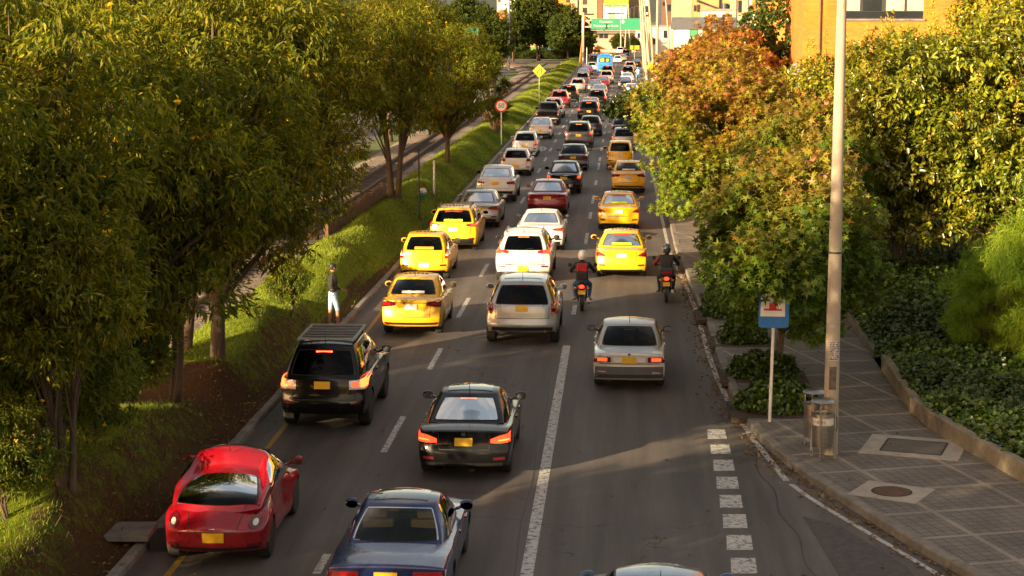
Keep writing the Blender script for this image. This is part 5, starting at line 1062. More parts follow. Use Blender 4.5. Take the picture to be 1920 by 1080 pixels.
def place(spec, paint, px, py, name, label, cat='car', yaw=0.0, group=None, dx=0.0, **ov):
    key = (spec, tuple(sorted(ov)))
    sp = SPEC[spec]; full = {**FAM.get(sp.get('fam'), {}), **sp}
    p = G(px, py); yy = p.y - full['oh'] + full['wr'] * .3
    if key not in NEARSET: t = make_car(sp, paint, name, label, cat); NEARSET[key] = (t, paint)
    else:
        src, p0 = NEARSET[key]; t = copy_tree(src); t.name = name
        for k in ('label', 'category', 'group'):
            if k in t: del t[k]
        tag(t, label, cat)
        for c in list(t.children) + [g_ for c in t.children for g_ in c.children]:
            if c.type == 'MESH' and len(c.material_slots) and c.material_slots[0].material == p0 and paint != p0:
                c.material_slots[0].link = 'OBJECT'; c.material_slots[0].material = paint
    if group: t['group'] = group
    t.location = (p.x + dx, yy, 0); t.rotation_euler = (0, 0, R(yaw)); return t
GQ = 'vehicles queuing in the avenue'
def car(spec, paint, px, py, label, name='car', cat='car', yaw=0.0, **k): return place(spec, paint, px, py, name, label, cat, yaw, GQ, **k)
# --- left lane, near to far
car('beetle', P_RED, 415, 1045, 'shiny red rounded bubble shaped car nearest the left kerb', yaw=1.2)
car('offroad', P_BLACK, 616, 796, 'black off road vehicle with a slatted roof rack and lit tail lamps', 'off_road_vehicle', 'off-roader', yaw=.5)
car('sedan_taxi', P_GOLD, 776, 624, 'deep yellow saloon taxi with chrome strip on its boot', 'taxi', 'taxi')
car('city_hatch', P_YEL, 798, 522, 'yellow hatchback taxi with upright corner lamps and orange window sticker', 'taxi', 'taxi')
car('wagon_taxi', P_YEL, 853, 468, 'yellow tall taxi with roof rails and neon sticker in a black tailgate window', 'taxi', 'taxi')
car('sedan_wide', P_BEIGE, 898, 425, 'beige silver saloon directly ahead of the tall yellow taxi', yaw=0)
car('coupe_suv', P_WHITE, 931, 377, 'large white car with sloping coupe roof beside the left kerb')
car('round_hatch', P_WHITE, 968, 329, 'white hatchback with square dark lamps ahead of the large white coupe roofed car')
car('small_hatch', P_WHITE, 985, 293, 'small white hatchback with pinkish lamps beside the painted circle in the left lane')
car('plain_sedan', P_WHITE, 1014, 260, 'small white saloon with low yellow plate behind the black pickup')
car('pickup', P_BLACK, 1027, 234, 'black double cab pickup truck beside the left kerb', 'pickup_truck', 'pickup')
car('big_suv', P_WHITE, 1037, 221, 'white tall car half hidden right ahead of the black pickup')
car('big_suv', P_DRED, 1049, 203, 'dark red tall car in the left lane before the yellow warning sign')
car('big_suv', P_BLACK, 1067, 191, 'black tall car with bright yellow plate beside the grass')
car('compact_suv', P_SILV, 1083, 174, 'silver tall car in the left lane by the diamond warning sign')
car('big_suv', P_GREY, 1092, 161, 'dark tall car in front of the silver one in the left lane')
car('plain_sedan', P_SILV, 1094, 148, 'silver car with a green glint in the far left lane')
car('plain_sedan', P_DRED, 1101, 141, 'dark red car partly hidden in the far left lane')
car('city_hatch_far', P_WHITE, 1110, 134, 'white hatchback left of the blue bus') if 'city_hatch_far' in SPEC else car('round_hatch', P_WHITE, 1110, 134, 'white hatchback left of the blue bus')
car('plain_sedan', P_BLACK, 1113, 114, 'black car ahead of the white hatchback, left of the bus')
car('big_suv', P_GREY, 1119, 107, 'dark tall car at the far end of the left lane')
# --- middle lane
car('grand_coupe', P_BLUE, 0, 0, 'dark navy old coupe with chrome framed rear window at the bottom edge', 'coupe_car')
car('coupe', P_BLACK, 876, 884, 'black modern coupe with glowing red lamps in the middle lane', 'coupe_car', yaw=.4)
car('crossover', P_SILV, 981, 641, 'large silver crossover with two exhausts in the middle lane', yaw=.3)
car('compact_suv', P_WHITE, 983, 527, 'white compact off roader with lit lamps ahead of the silver crossover')
car('sedan_slim', P_WHITE, 1014, 469, 'white saloon with slim lit lamps beside the red saloon')
car('sedan_wide', P_DRED, 1027, 402, 'dark cherry red saloon in the middle lane')
car('sedan_trim', P_BLACK, 1058, 362, 'black saloon with chrome boot strip ahead of the cherry red one')
car('old_grey', P_GREY, 1075, 319, 'dark grey old boxy saloon in the middle lane')
car('big_suv', P_GREY, 1085, 277, 'dark tall car with lit high brake lamp in the middle lane')
car('round_hatch', P_DBLUE, 1107, 255, 'dark blue hatchback right of the dark tall car')
car('big_suv', P_BLACK, 1104, 228, 'black tall car with silver roof and yellow plate in the middle lane')
car('plain_sedan', P_BEIGE, 1107, 214, 'pale pinkish saloon ahead of the black tall car')
car('big_suv', P_BLACK, 1119, 202, 'black tall car braking beside the pale pinkish saloon')
car('plain_sedan', P_SILV, 1124, 184, 'silver saloon far along the middle lane')
car('plain_sedan', P_GREY, 1115, 174, 'dark saloon beside the far silver saloon in the middle lane')
car('plain_sedan', P_DRED, 1130, 166, 'red saloon three vehicles behind the blue bus')
car('big_suv', P_WHITE, 1137, 157, 'white tall car close behind the blue bus')
car('big_suv', P_GREY, 1139, 146, 'grey tall car tucked under the tail of the blue bus')
car('bus', P_BUS, 1134, 141, 'bright blue city bus with stickers in its rear window', 'bus', 'bus')
car('round_hatch', P_WHITE, 1158, 119, 'white hatchback right of the blue bus')
car('plain_sedan', P_SILV, 1167, 116, 'silver car right of the white hatchback beside the bus')
car('big_suv', P_DBLUE, 1174, 108, 'dark blue tall car beyond the bus')
car('big_suv', P_WHITE, 1163, 102, 'white tall car farthest along, just right of the bus')
# --- right lane
car('sedan_wide', car_paint('painted_sky_reflection_blue', (.02, .07, .17), .4, .3), 0, 0, 'bluish car of which only the shiny roof shows, sky reflection painted in, at bottom edge')  # dark car; blue sky reflection on its roof put into the paint colour
car('boxy_sedan', P_OSILV, 1179, 722, 'dull silver boxy old saloon alone in the right lane', yaw=-.3)
car('round_taxi', P_YEL, 1165, 518, 'bright yellow saloon taxi with neon banner beside the white helmet rider', 'taxi', 'taxi')
car('round_taxi', P_YEL, 1160, 430, 'yellow saloon taxi ahead of the one with the white helmet rider beside it', 'taxi', 'taxi')
car('sedan_taxi', P_YEL, 1178, 361, 'yellow saloon taxi brushing the overhanging branches', 'taxi', 'taxi')
car('tall_hatch', P_YEL, 1162, 317, 'yellow upright hatchback taxi in the right lane', 'taxi', 'taxi')
car('small_hatch', P_BEIGE, 1170, 284, 'beige hatchback ahead of the upright yellow taxi')
car('old_grey', P_GREY, 1168, 258, 'dark grey saloon with red lamps half hidden ahead of the beige hatchback')
car('city_hatch', P_YEL, 1177, 228, 'yellow taxi glimpsed behind the dark overhanging branch', 'taxi', 'taxi')
car('plain_sedan', P_SILV, 1181, 204, 'silver saloon just past the dark overhanging branch')
car('plain_sedan', P_WHITE, 1184, 182, 'white saloon with lit lamps far along the right lane')
car('plain_sedan', P_BLACK, 1172, 168, 'black saloon behind the far white low car in the right lane')
car('sedan_slim', P_WHITE, 1176, 157, 'low white saloon behind the cyclist')
car('big_suv', P_BLACK, 1177, 147, 'black tall car braking left of the cyclist')
car('compact_suv', P_WHITE, 1181, 135, 'white tall car with red lamps ahead of the cyclist')
car('plain_sedan', P_BLACK, 1193, 127, 'black car at the far right lane end by the poles')
# --- far carriageway
car('plain_sedan', P_DRED, 893, 166, 'red and white tailed car on the far carriageway behind the yuccas')['group'] = 'vehicles on the far carriageway'
for o in S.objects:
    if o.get('label', '').startswith('dark navy old coupe'): o.location = (-3.27, 24.35, 0)
    if o.get('label', '').startswith('bluish car of which only'): o.location = (.52, 20.55, 0)
# ================================================================== riders, pedestrian, motorbikes, bicycle
SKIN = mat('skin', (.32, .17, .10), .55, var=.12, scale=10); HAIR = mat('black_hair', (.012, .009, .008), .6)
JACKET = mat('black_jacket', (.014, .013, .013), .7, var=.35, scale=9, bump=.3, bscale=9); JEANS = mat('blue_jeans', (.035, .085, .19), .85, var=.35, scale=9, bump=.3, bscale=10); DPANTS = mat('dark_trousers', (.018, .018, .022), .85, var=.3); SHOE = mat('grey_shoes', (.25, .24, .23), .7); DSHOE = mat('dark_shoes', (.02, .018, .016), .6)
def hand_chains(h, fwd, side, palm_down=-1):
    """palm and five curled fingers at the end of a forearm"""
    fwd = Vector(fwd).normalized(); side = Vector(side).normalized(); up = side.cross(fwd).normalized(); V, E, Rr = [], [], []
    V.append(Vector(h) + fwd * .085); Rr.append(.034)
    for k, l in enumerate((.070, .082, .076, .058)):
        b = Vector(h) + fwd * .10 + side * (.030 - .020 * k); i = len(V)
        V += [b, b + fwd * l * .5 + up * (-.006), b + fwd * l * .62 - up * .03, b + fwd * l * .4 - up * .045]; Rr += [.0095, .009, .0085, .0075]; E += [(0, i), (i, i + 1), (i + 1, i + 2), (i + 2, i + 3)]
    b = Vector(h) + fwd * .045 + side * .035; i = len(V)
    V += [b, b + side * .022 + fwd * .03 - up * .015, b + side * .016 + fwd * .058 - up * .032]; Rr += [.012, .010, .008]; E += [(0, i), (i, i + 1), (i + 1, i + 2)]
    return V, E, Rr
def body(name, J, parent, mats, pick):
    """J: joints dict; one continuous skinned surface, faces coloured as clothing or skin"""
    bm = bmesh.new(); sk = bm.verts.layers.skin.verify(); vs = {}
    def v(key, p, r, r2=None):
        x = bm.verts.new(p); x[sk].radius = (r, r2 or r); vs[key] = x; return x
    for k, (p, r) in J['pts'].items(): v(k, p, *(r if isinstance(r, tuple) else (r,)))
    for a, b in J['edges']: bm.edges.new((vs[a], vs[b]))
    vs['pelvis'][sk].use_root = True
    for s in ('L', 'R'):
        h, e = Vector(J['pts']['hand' + s][0]), Vector(J['pts']['elbow' + s][0]); fw = (h - e).normalized(); sd_ = fw.cross(Vector((0, 0, 1))).normalized() * (-1 if s == 'R' else 1)
        V, E, Rr = hand_chains(h, J.get('fwd' + s, fw), sd_)
        n = [bm.verts.new(p) for p in V]
        for q, r in zip(n, Rr): q[sk].radius = (r, r)
        bm.edges.new((vs['hand' + s], n[0]))
        for a, b in E: bm.edges.new((n[a], n[b]))
    me = bpy.data.meshes.new('body'); bm.to_mesh(me); bm.free(); o = bpy.data.objects.new('body', me); link(o)
    m = o.modifiers.new('skin', 'SKIN'); m.use_smooth_shade = True; s = o.modifiers.new('sub', 'SUBSURF'); s.levels = 2
    m2 = bake(o); bpy.data.objects.remove(o); o = bpy.data.objects.new('body', m2); link(o, parent); m2.materials.clear()
    for q in mats: m2.materials.append(q)
    for p in m2.polygons: p.material_index = pick(p.center); p.use_smooth = True
    return o
def face(parent, c, yaw=0, hair=True, scale=1.0, tilt=0):
    """head with eyes, nose, mouth and ears; looks along +Y"""
    t = MB(); 
    prof = [(0, -.115), (.045, -.112), (.062, -.09), (.072, -.05), (.078, 0), (.080, .04), (.072, .08), (.045, .11), (0, .122)]
    t.lathe(prof, n=18); t.v = [(x * .95, y * 1.18 + (.012 if z < -.05 and y > 0 else 0), z) for x, y, z in t.v]
    t.add([(-.014, .088, -.03), (.014, .088, -.03), (0, .118, -.03), (0, .09, .018)], [(0, 1, 2), (0, 2, 3), (1, 3, 2)])
    for s in (-1, 1): t.lathe([(0, -.012), (.016, -.01), (.022, 0), (.016, .01), (0, .012)], (s * .078, .0, -.005), 'X', 8)
    h = t.build('head', SKIN, parent, smooth=True); h.location = c; h.rotation_euler = (tilt, 0, yaw)
    for s in (-1, 1): e = MB(); e.lathe([(0, -.008), (.010, -.004), (.011, .002), (0, .006)], (s * .031, .083, .012), 'Y', 8); e.build('eye', mat('dark_eye', (.02, .015, .012), .2, var=0), h)
    e = MB(); e.tube([(-.024, .090, -.066), (0, .097, -.066), (.024, .090, -.066)], .005, 5); e.build('mouth', mat('lips', (.25, .09, .07), .5, var=0), h)
    if hair:
        q = MB(); q.lathe([(.074, -.045), (.084, .0), (.086, .045), (.078, .088), (.05, .118), (0, .130)], n=18); q.v = [(x * .98, y * 1.2 - .012 if not (y > .03 and z < .055) else y * .9, z) for x, y, z in q.v]; q.build('hair', HAIR, h, smooth=True)
    return h
def rider_pts(lean=.10, arm=.36):
    P = {'pelvis': ((0, .10, .86), (.15, .14)), 'waist': ((0, .10 + lean * .4, 1.05), (.135, .115)), 'chest': ((0, .10 + lean, 1.25), (.165, .125)), 'neck0': ((0, .12 + lean * 1.15, 1.41), (.085, .075)), 'neck': ((0, .14 + lean * 1.25, 1.49), .052)}
    E = [('pelvis', 'waist'), ('waist', 'chest'), ('chest', 'neck0'), ('neck0', 'neck')]
    for s, x in (('L', -1), ('R', 1)):
        P.update({'sh' + s: ((x * .185, .11 + lean * 1.05, 1.36), .075), 'elbow' + s: ((x * .36, .28 + lean, 1.13), .052), 'hand' + s: ((x * .335, .50 + lean, 1.06), .035),
                  'hip' + s: ((x * .115, .16, .83), .10), 'knee' + s: ((x * .235, .50, .72), .070), 'ankle' + s: ((x * .20, .24, .36), .045), 'toe' + s: ((x * .23, .42, .30), .036)})
        E += [('chest', 'sh' + s), ('sh' + s, 'elbow' + s), ('elbow' + s, 'hand' + s), ('pelvis', 'hip' + s), ('hip' + s, 'knee' + s), ('knee' + s, 'ankle' + s), ('ankle' + s, 'toe' + s)]
    return dict(pts=P, edges=E, fwdL=(0, 1, -.1), fwdR=(0, 1, -.1))
def helmet(parent, c, col, visor_dark=True):
    q = MB(); q.lathe([(.085, -.15), (.118, -.12), (.133, -.04), (.135, .03), (.115, .095), (.07, .135), (0, .148)], n=20); q.v = [(x * .93, y * 1.12, z) for x, y, z in q.v]
    h = q.build('helmet', col, parent, smooth=True); h.location = c; h.rotation_euler = (-.1, 0, 0)
    v = MB(); v.grid([[(.128 * math.sin(a), .147 * math.cos(a) + .006, z) for z in (-.05, 0, .05)] for a in np.linspace(-1.0, 1.0, 9)]); v.build('visor', GLASS_D_SOLID, h, smooth=True, fix=False)
    return h
def motorbike(label, p, box=None, rz=0.0, body_m=BLACK):
    t = thing('motorbike', label, 'motorbike', (p.x, p.y, 0), rz, 'motorbikes filtering between the cars')
    for y in (0, 1.29):
        q = MB(); n = 28
        q.lathe([(.235, -.045), (.275, -.05), (.297, -.03), (.302, 0), (.297, .03), (.275, .05), (.235, .045), (.235, -.045)], (0, y, .302), 'X', n); wl = q.build('wheel', RUB, t, smooth='auto')
        q = MB(); q.lathe([(.238, -.04), (.238, .04), (.215, .03), (.215, -.03), (.238, -.04)], (0, y, .302), 'X', n); q.lathe([(0, -.07), (.05, -.07), (.05, .07), (0, .07)], (0, y, .302), 'X', 12)
        for k in range(6): a = k * math.pi / 3; q.tube([(0, y + .04 * math.cos(a), .302 + .04 * math.sin(a)), (0, y + .22 * math.cos(a), .302 + .22 * math.sin(a))], .012, 5)
        q.build('rim', GREYMETAL, wl, smooth='auto')
    q = MB(); q.tube([(0, 1.29 - .28, 1.0), (0, 1.29 - .05, .42)], .02, 6)
    for s in (-1, 1): q.tube([(s * .09, 1.0, .98), (s * .09, 1.27, .32)], .022, 7); q.tube([(s * .11, 0, .30), (s * .10, .45, .42)], .022, 6); q.tube([(s * .13, .05, .36), (s * .14, .0, .72)], .022, 6)
    q.tube([(0, .98, .95), (0, .45, .78), (0, -.25, .80)], .025, 6); q.tube([(0, .9, .9), (0, .75, .35), (0, .4, .33)], .025, 6); q.build('frame', BLACK, t, smooth=True)
    q = MB(); q.box(-.13, .13, .45, .82, .32, .62); q.lathe([(.09, -.14), (.1, 0), (.09, .14)], (0, .62, .45), 'X', 12); q.build('engine', GREYMETAL, t, bevel=.03)
    q = MB(); q.lathe([(0, -.28), (.08, -.26), (.14, -.1), (.15, .08), (.11, .22), (0, .27)], (0, .72, .90), 'Y', 14); q.v = [(x, y, .9 + (z - .9) * .8) for x, y, z in q.v]; q.build('fuel_tank', body_m, t, smooth=True)
    q = MB(); P = []
    for y, wd, z in ((-.34, .09, .86), (-.2, .13, .84), (.1, .15, .80), (.35, .13, .79), (.5, .09, .82)): P.append([(-wd, y, z - .06), (-wd * .9, y, z), (0, y, z + .015), (wd * .9, y, z), (wd, y, z - .06)])
    q.grid(P); sd_ = q.build('seat', DARK, t, smooth=True)
    q = MB(); P = []
    for y, wd, z in ((-.5, .07, .80), (-.3, .11, .78), (.1, .13, .72), (.4, .10, .70)): P.append([(-wd, y, z + .06), (-wd, y, z - .06), (0, y, z - .08), (wd, y, z - .06), (wd, y, z + .06)])
    q.grid(P); q.build('tail_fairing', body_m, t, smooth=True)
    q = MB(); q.lathe([(.075, -.02), (.08, 0), (.06, .04)], (0, -.49, .79), 'Y', 14); q.v = [(x, y, .79 + (z - .79) * .7) for x, y, z in q.v]; q.build('tail_lamp', LIT, t)
    for s in (-1, 1): q = MB(); q.tube([(s * .08, -.42, .74), (s * .17, -.44, .74)], .012, 5); q.lathe([(0, -.03), (.03, -.02), (.03, .02), (0, .03)], (s * .19, -.44, .74), 'Y', 8); q.build('indicator', ORANGE, t)
    q = MB(); q.box(-.105, .105, -.475, -.465, .56, .68, Matrix.Rotation(-.2, 3, 'X')); q.build('number_plate', PLATE_Y, t)
    for (y, a0, a1) in ((0, 1.2, 3.3), (1.29, .5, 2.6)):
        q = MB(); q.grid([[(x, y + .345 * math.cos(a), .302 + .345 * math.sin(a)) for x in (-.06, 0, .06)] for a in np.linspace(a0, a1, 9)]); q.build('mudguard', BLACK, t, smooth=True)
    q = MB(); q.tube([(-.37, .60, 1.06), (-.33, .72, 1.05), (-.12, .93, 1.03), (.12, .93, 1.03), (.33, .72, 1.05), (.37, .60, 1.06)], .014, 7)
    hb = q.build('handlebar', BLACK, t, smooth=True)
    for s in (-1, 1): q = MB(); q.tube([(s * .28, .76, 1.06), (s * .36, .74, 1.22)], .008, 5); q.lathe([(0, -.012), (.058, -.008), (.062, .01), (0, .02)], (s * .38, .74, 1.26), 'Y', 12); q.build('mirror', BLACK, t, smooth='auto')
    q = MB(); q.lathe([(0, -.1), (.075, -.09), (.085, .02), (.07, .04)], (0, 1.08, .88), 'Y', 14); q.build('headlamp', CLEAR, t, smooth='auto')
    q = MB(); q.tube([(.14, .6, .36), (.16, .2, .33), (.18, -.25, .38)], [.025, .045, .05], 10); q.build('exhaust_pipe', STEEL, t, smooth='auto')
    for s in (-1, 1): q = MB(); q.tube([(s * .12, .32, .30), (s * .30, .36, .28)], .015, 6); q.build('footpeg', BLACK, t)
    return t
# first rider: white helmet, black jacket with red, blue jeans
b1 = G(1091, 583); motorbike('motorbike under the rider with the white helmet, left of the bright yellow taxi', b1)
J = rider_pts(.10); p1 = thing('person', 'motorcyclist in white helmet, black jacket and blue jeans with a red and black pack', 'person', (b1.x, b1.y, 0), 0, 'motorcyclists in the avenue')
body('body', J, p1, [JACKET, JEANS, SHOE, SKIN], lambda c: 1 if c.z < .93 and c.z > .40 else (2 if c.z <= .40 else (3 if c.y > .66 else 0)))
face(p1, (0, .27, 1.60), hair=False); helmet(p1, (0, .26, 1.62), mat('white_helmet', (.70, .68, .64), .25, coat=1, var=.06))
REDB = mat('red_pack_fabric', (.34, .012, .02), .8, var=.3); bp = thing('backpack', 'red and black backpack worn by the white helmet rider', 'backpack', (b1.x, b1.y + .02, 1.08))
def rbox(x0, x1, y0, y1, z0, z1, m, parent, name, b=.04):
    q = MB(); q.box(x0, x1, y0, y1, z0, z1); return q.build(name, m, parent, bevel=b)
rbox(-.16, .16, -.17, .05, -.06, .32, REDB, bp, 'bag'); rbox(-.17, .17, -.25, -.10, -.14, .12, JACKET, bp, 'front_pocket', .05)
for s in (-1, 1): q = MB(); q.tube([(s * .10, .05, .30), (s * .12, .14, .31), (s * .13, .2, .15), (s * .14, .1, -.02)], .018, 6); q.build('shoulder_strap', REDB, bp)
# second rider: dark helmet and jacket, top box
b2 = G(1249, 567); m2_ = motorbike('motorbike with a black top case beside the right kerb', b2, rz=R(-1))
q = MB(); q.box(-.22, .22, -.62, -.22, .86, 1.12); tb = q.build('top_case', BLACK, m2_, bevel=.05); q = MB(); q.box(-.16, .16, -.632, -.618, .97, 1.03); q.build('reflector', LAMP, tb)
J = rider_pts(.06); p2 = thing('person', 'motorcyclist in dark patterned helmet and black jacket with a red sleeve, near the right kerb', 'person', (b2.x, b2.y, 0), R(-1), 'motorcyclists in the avenue')
body('body', J, p2, [JACKET, DPANTS, DSHOE, mat('red_sleeve', (.22, .015, .02), .75)], lambda c: 1 if c.z < .93 and c.z > .40 else (2 if c.z <= .40 else (3 if (c.x < -.24 and c.z > 1.0) else 0)))
face(p2, (0, .21, 1.60), hair=False); helmet(p2, (0, .20, 1.62), mat('dark_patterned_helmet', (.06, .07, .09), .2, coat=1, var=.9, scale=14))
# far motorcyclist in a reflective vest
b3 = G(1157, 205); motorbike('far motorbike between the lanes behind the dark overhanging branch', b3, body_m=P_RED); J = rider_pts(.08)
p3 = thing('person', 'far motorcyclist in a dark jacket with a yellow reflective band', 'person', (b3.x, b3.y, 0), 0, 'motorcyclists in the avenue')
body('body', J, p3, [JACKET, DPANTS, DSHOE, STK_Y], lambda c: 1 if c.z < .93 and c.z > .40 else (2 if c.z <= .40 else (3 if 1.18 < c.z < 1.25 and abs(c.x) < .2 else 0))); face(p3, (0, .24, 1.60), hair=False); helmet(p3, (0, .23, 1.62), BLACK)
# cyclist at the right edge of the road
b4 = G(1196, 152); t = thing('bicycle', 'bicycle ridden along the right kerb by the far poles', 'bicycle', (b4.x, b4.y, 0))
for y in (0, 1.05):
    q = MB(); q.lathe([(.31, -.02), (.34, -.018), (.345, 0), (.34, .018), (.31, .02), (.31, -.02)], (0, y, .345), 'X', 24); wl = q.build('wheel', RUB, t); q = MB()
    for k in range(8): a = k * math.pi / 8; q.tube([(0, y + .31 * math.cos(a), .345 + .31 * math.sin(a)), (0, y - .31 * math.cos(a), .345 - .31 * math.sin(a))], .003, 4)
    q.build('spokes', STEEL, wl)
q = MB(); q.tube([(0, 0, .345), (0, .42, .30), (0, .85, .80), (0, .30, .82), (0, .42, .30)], .018, 6); q.tube([(0, 0, .345), (0, .30, .82), (0, .26, .95)], .014, 6); q.tube([(0, .83, .95), (0, 1.05, .345)], .018, 6); q.build('frame', BLACK, t)
q = MB(); q.box(-.08, .08, .14, .38, .94, .99); q.build('saddle', BLACK, t, bevel=.02); q = MB(); q.tube([(-.28, .78, 1.0), (0, .84, .98), (.28, .78, 1.0)], .014, 6); q.build('handlebar', STEEL, t)
J = rider_pts(.16); J['pts'] = {k: ((v_[0][0] * .85, v_[0][1] + .06, v_[0][2] + .10), v_[1]) for k, v_ in J['pts'].items()}
p4 = thing('person', 'cyclist in white top and light blue trousers by the right kerb', 'person', (b4.x, b4.y, 0)); body('body', J, p4, [mat('white_shirt', (.62, .62, .64), .8), mat('light_blue_trousers', (.12, .30, .48), .8), SHOE, SKIN], lambda c: 1 if .50 < c.z < 1.02 else (2 if c.z <= .5 else (3 if c.y > .75 else 0)))
face(p4, (0, .40, 1.70), hair=False); helmet(p4, (0, .39, 1.72), mat('blue_helmet', (.05, .22, .45), .3, var=.1))
# pedestrian standing at the road edge behind the leaves
pp = G(625, 613, .12); pd = thing('person', 'pedestrian in dark top and pale blue shorts standing on the left verge', 'person', (pp.x, pp.y, .10), R(-60))
P = {'pelvis': ((0, 0, .93), (.14, .11)), 'waist': ((0, .0, 1.08), (.125, .10)), 'chest': ((0, .01, 1.30), (.16, .11)), 'neck0': ((0, .0, 1.44), (.075, .065)), 'neck': ((0, .01, 1.52), .05)}; E = [('pelvis', 'waist'), ('waist', 'chest'), ('chest', 'neck0'), ('neck0', 'neck')]
for s, x in (('L', -1), ('R', 1)):
    P.update({'sh' + s: ((x * .18, 0, 1.40), .062), 'elbow' + s: ((x * .235, -.02 + .04 * (x > 0), 1.13), .043), 'hand' + s: ((x * .20, .22 if x > 0 else .05, 1.05 if x > 0 else .88), .03), 'hip' + s: ((x * .095, .0, .88), .10), 'knee' + s: ((x * .12, .03 + x * .06, .50), .062), 'ankle' + s: ((x * .13, x * .08, .09), .042), 'toe' + s: ((x * .16, .16 + x * .08, .045), .036)})
    E += [('chest', 'sh' + s), ('sh' + s, 'elbow' + s), ('elbow' + s, 'hand' + s), ('pelvis', 'hip' + s), ('hip' + s, 'knee' + s), ('knee' + s, 'ankle' + s), ('ankle' + s, 'toe' + s)]
body('body', dict(pts=P, edges=E), pd, [JACKET, mat('pale_blue_shorts', (.30, .42, .56), .8, var=.25, scale=12), SKIN, SHOE], lambda c: 3 if c.z < .07 else (2 if c.z < .50 or (c.y > .13 and c.z > .95) or (c.z < .93 and c.x < -.17) else (1 if c.z < 1.0 else 0)))
face(pd, (0, .02, 1.65))
# ================================================================== street furniture
# --- foreground concrete lamp pole
pb = G(1556, 850, .15); t = thing('concrete_pole', 'tall tapered concrete pole on the pavement behind the steel litter bins', 'pole', (pb.x, pb.y, .13))
m = MB(); m.lathe([(.150, -.1), (.150, 0), (.088, 9.0), (.080, 11.4)], n=28); m.build('shaft', CONC_POLE, t, smooth='auto')
m = MB(); m.lathe([(.120, 3.92), (.1265, 3.92), (.1265, 3.955), (.120, 3.955)], n=28); m.build('strap', BLACK, t)
yw = math.atan2(-pb.x, pb.y)
def wrap(a0, a1, z0, z1, r, mm, name, parent, n=8):
    q = MB(); q.grid([[(r * math.sin(a), -r * math.cos(a), z) for z in (z0, z1)] for a in np.linspace(a0, a1, n)]); q.grid([[(r * .985 * math.sin(a), -r * .985 * math.cos(a), z) for z in (z0, z1)] for a in np.linspace(a0, a1, n)]); return q.build(name, mm, parent, smooth=True, fix=False)
PAPER = mat('poster_paper', (.42, .38, .36), .8, var=.2, scale=20)
po = wrap(-.55, .85, 1.86, 2.24, .1405, PAPER, 'poster', t); bars = MB()
random.seed(5)
for r_ in range(10):
    z = 1.885 + r_ * .036; a = -.5
    while a < .78:
        w_ = random.uniform(.05, .22)
        if random.random() < .78: bars.grid([[(.1412 * math.sin(b), -.1412 * math.cos(b), zz) for zz in (z, z + random.uniform(.014, .026))] for b in (a, a + w_ * .5, a + w_)])
        a += w_ + .04
bars.build('print', mat('poster_ink', (.03, .02, .05), .8), po, fix=False)
wrap(-.5, -.05, 2.52, 2.545, .1345, PAPER, 'paper_scrap', t)
wrap(-.5, .5, 1.30, 1.75, .1425, concrete('scraped_glue', (.10, .09, .08), 9, .5), 'glue_patch', t)
m = MB(); m.tube([(0, 0, 11.0), (-.6, .1, 11.6), (-1.6, .2, 11.8)], [.04, .035, .03], 8); m.build('lamp_arm', GREYMETAL, t); m = MB(); m.box(-2.2, -1.55, .1, .32, 11.74, 11.9); m.build('lamp_head', GREYMETAL, t, bevel=.03)
# --- steel litter bins
HOLE = None
def perforated():
    m, tt, b = nodes('perforated_steel'); p = tt.nodes.new('ShaderNodeTexCoord').outputs['Object']
    s = N(tt, 'ShaderNodeSeparateXYZ'); tt.links.new(p, s.inputs[0]); at2 = N(tt, 'ShaderNodeMath', operation='ARCTAN2'); tt.links.new(s.outputs[1], at2.inputs[0]); tt.links.new(s.outputs[0], at2.inputs[1])
    cb = N(tt, 'ShaderNodeCombineXYZ'); sc = N(tt, 'ShaderNodeMath', operation='MULTIPLY'); sc.inputs[1].default_value = .2; tt.links.new(at2.outputs[0], sc.inputs[0]); tt.links.new(sc.outputs[0], cb.inputs[0]); tt.links.new(s.outputs[2], cb.inputs[1])
    v = N(tt, 'ShaderNodeTexVoronoi'); v.inputs['Randomness'].default_value = 0; v.inputs['Scale'].default_value = 40; tt.links.new(cb.outputs[0], v.inputs['Vector'])
    tt.links.new(ramp(tt, v.outputs['Distance'], [(.28, (.06, .055, .05)), (.36, (.46, .44, .41))]), b.inputs['Base Color']); b.inputs['Metallic'].default_value = .9; b.inputs['Roughness'].default_value = .32; return m
PERF = perforated()
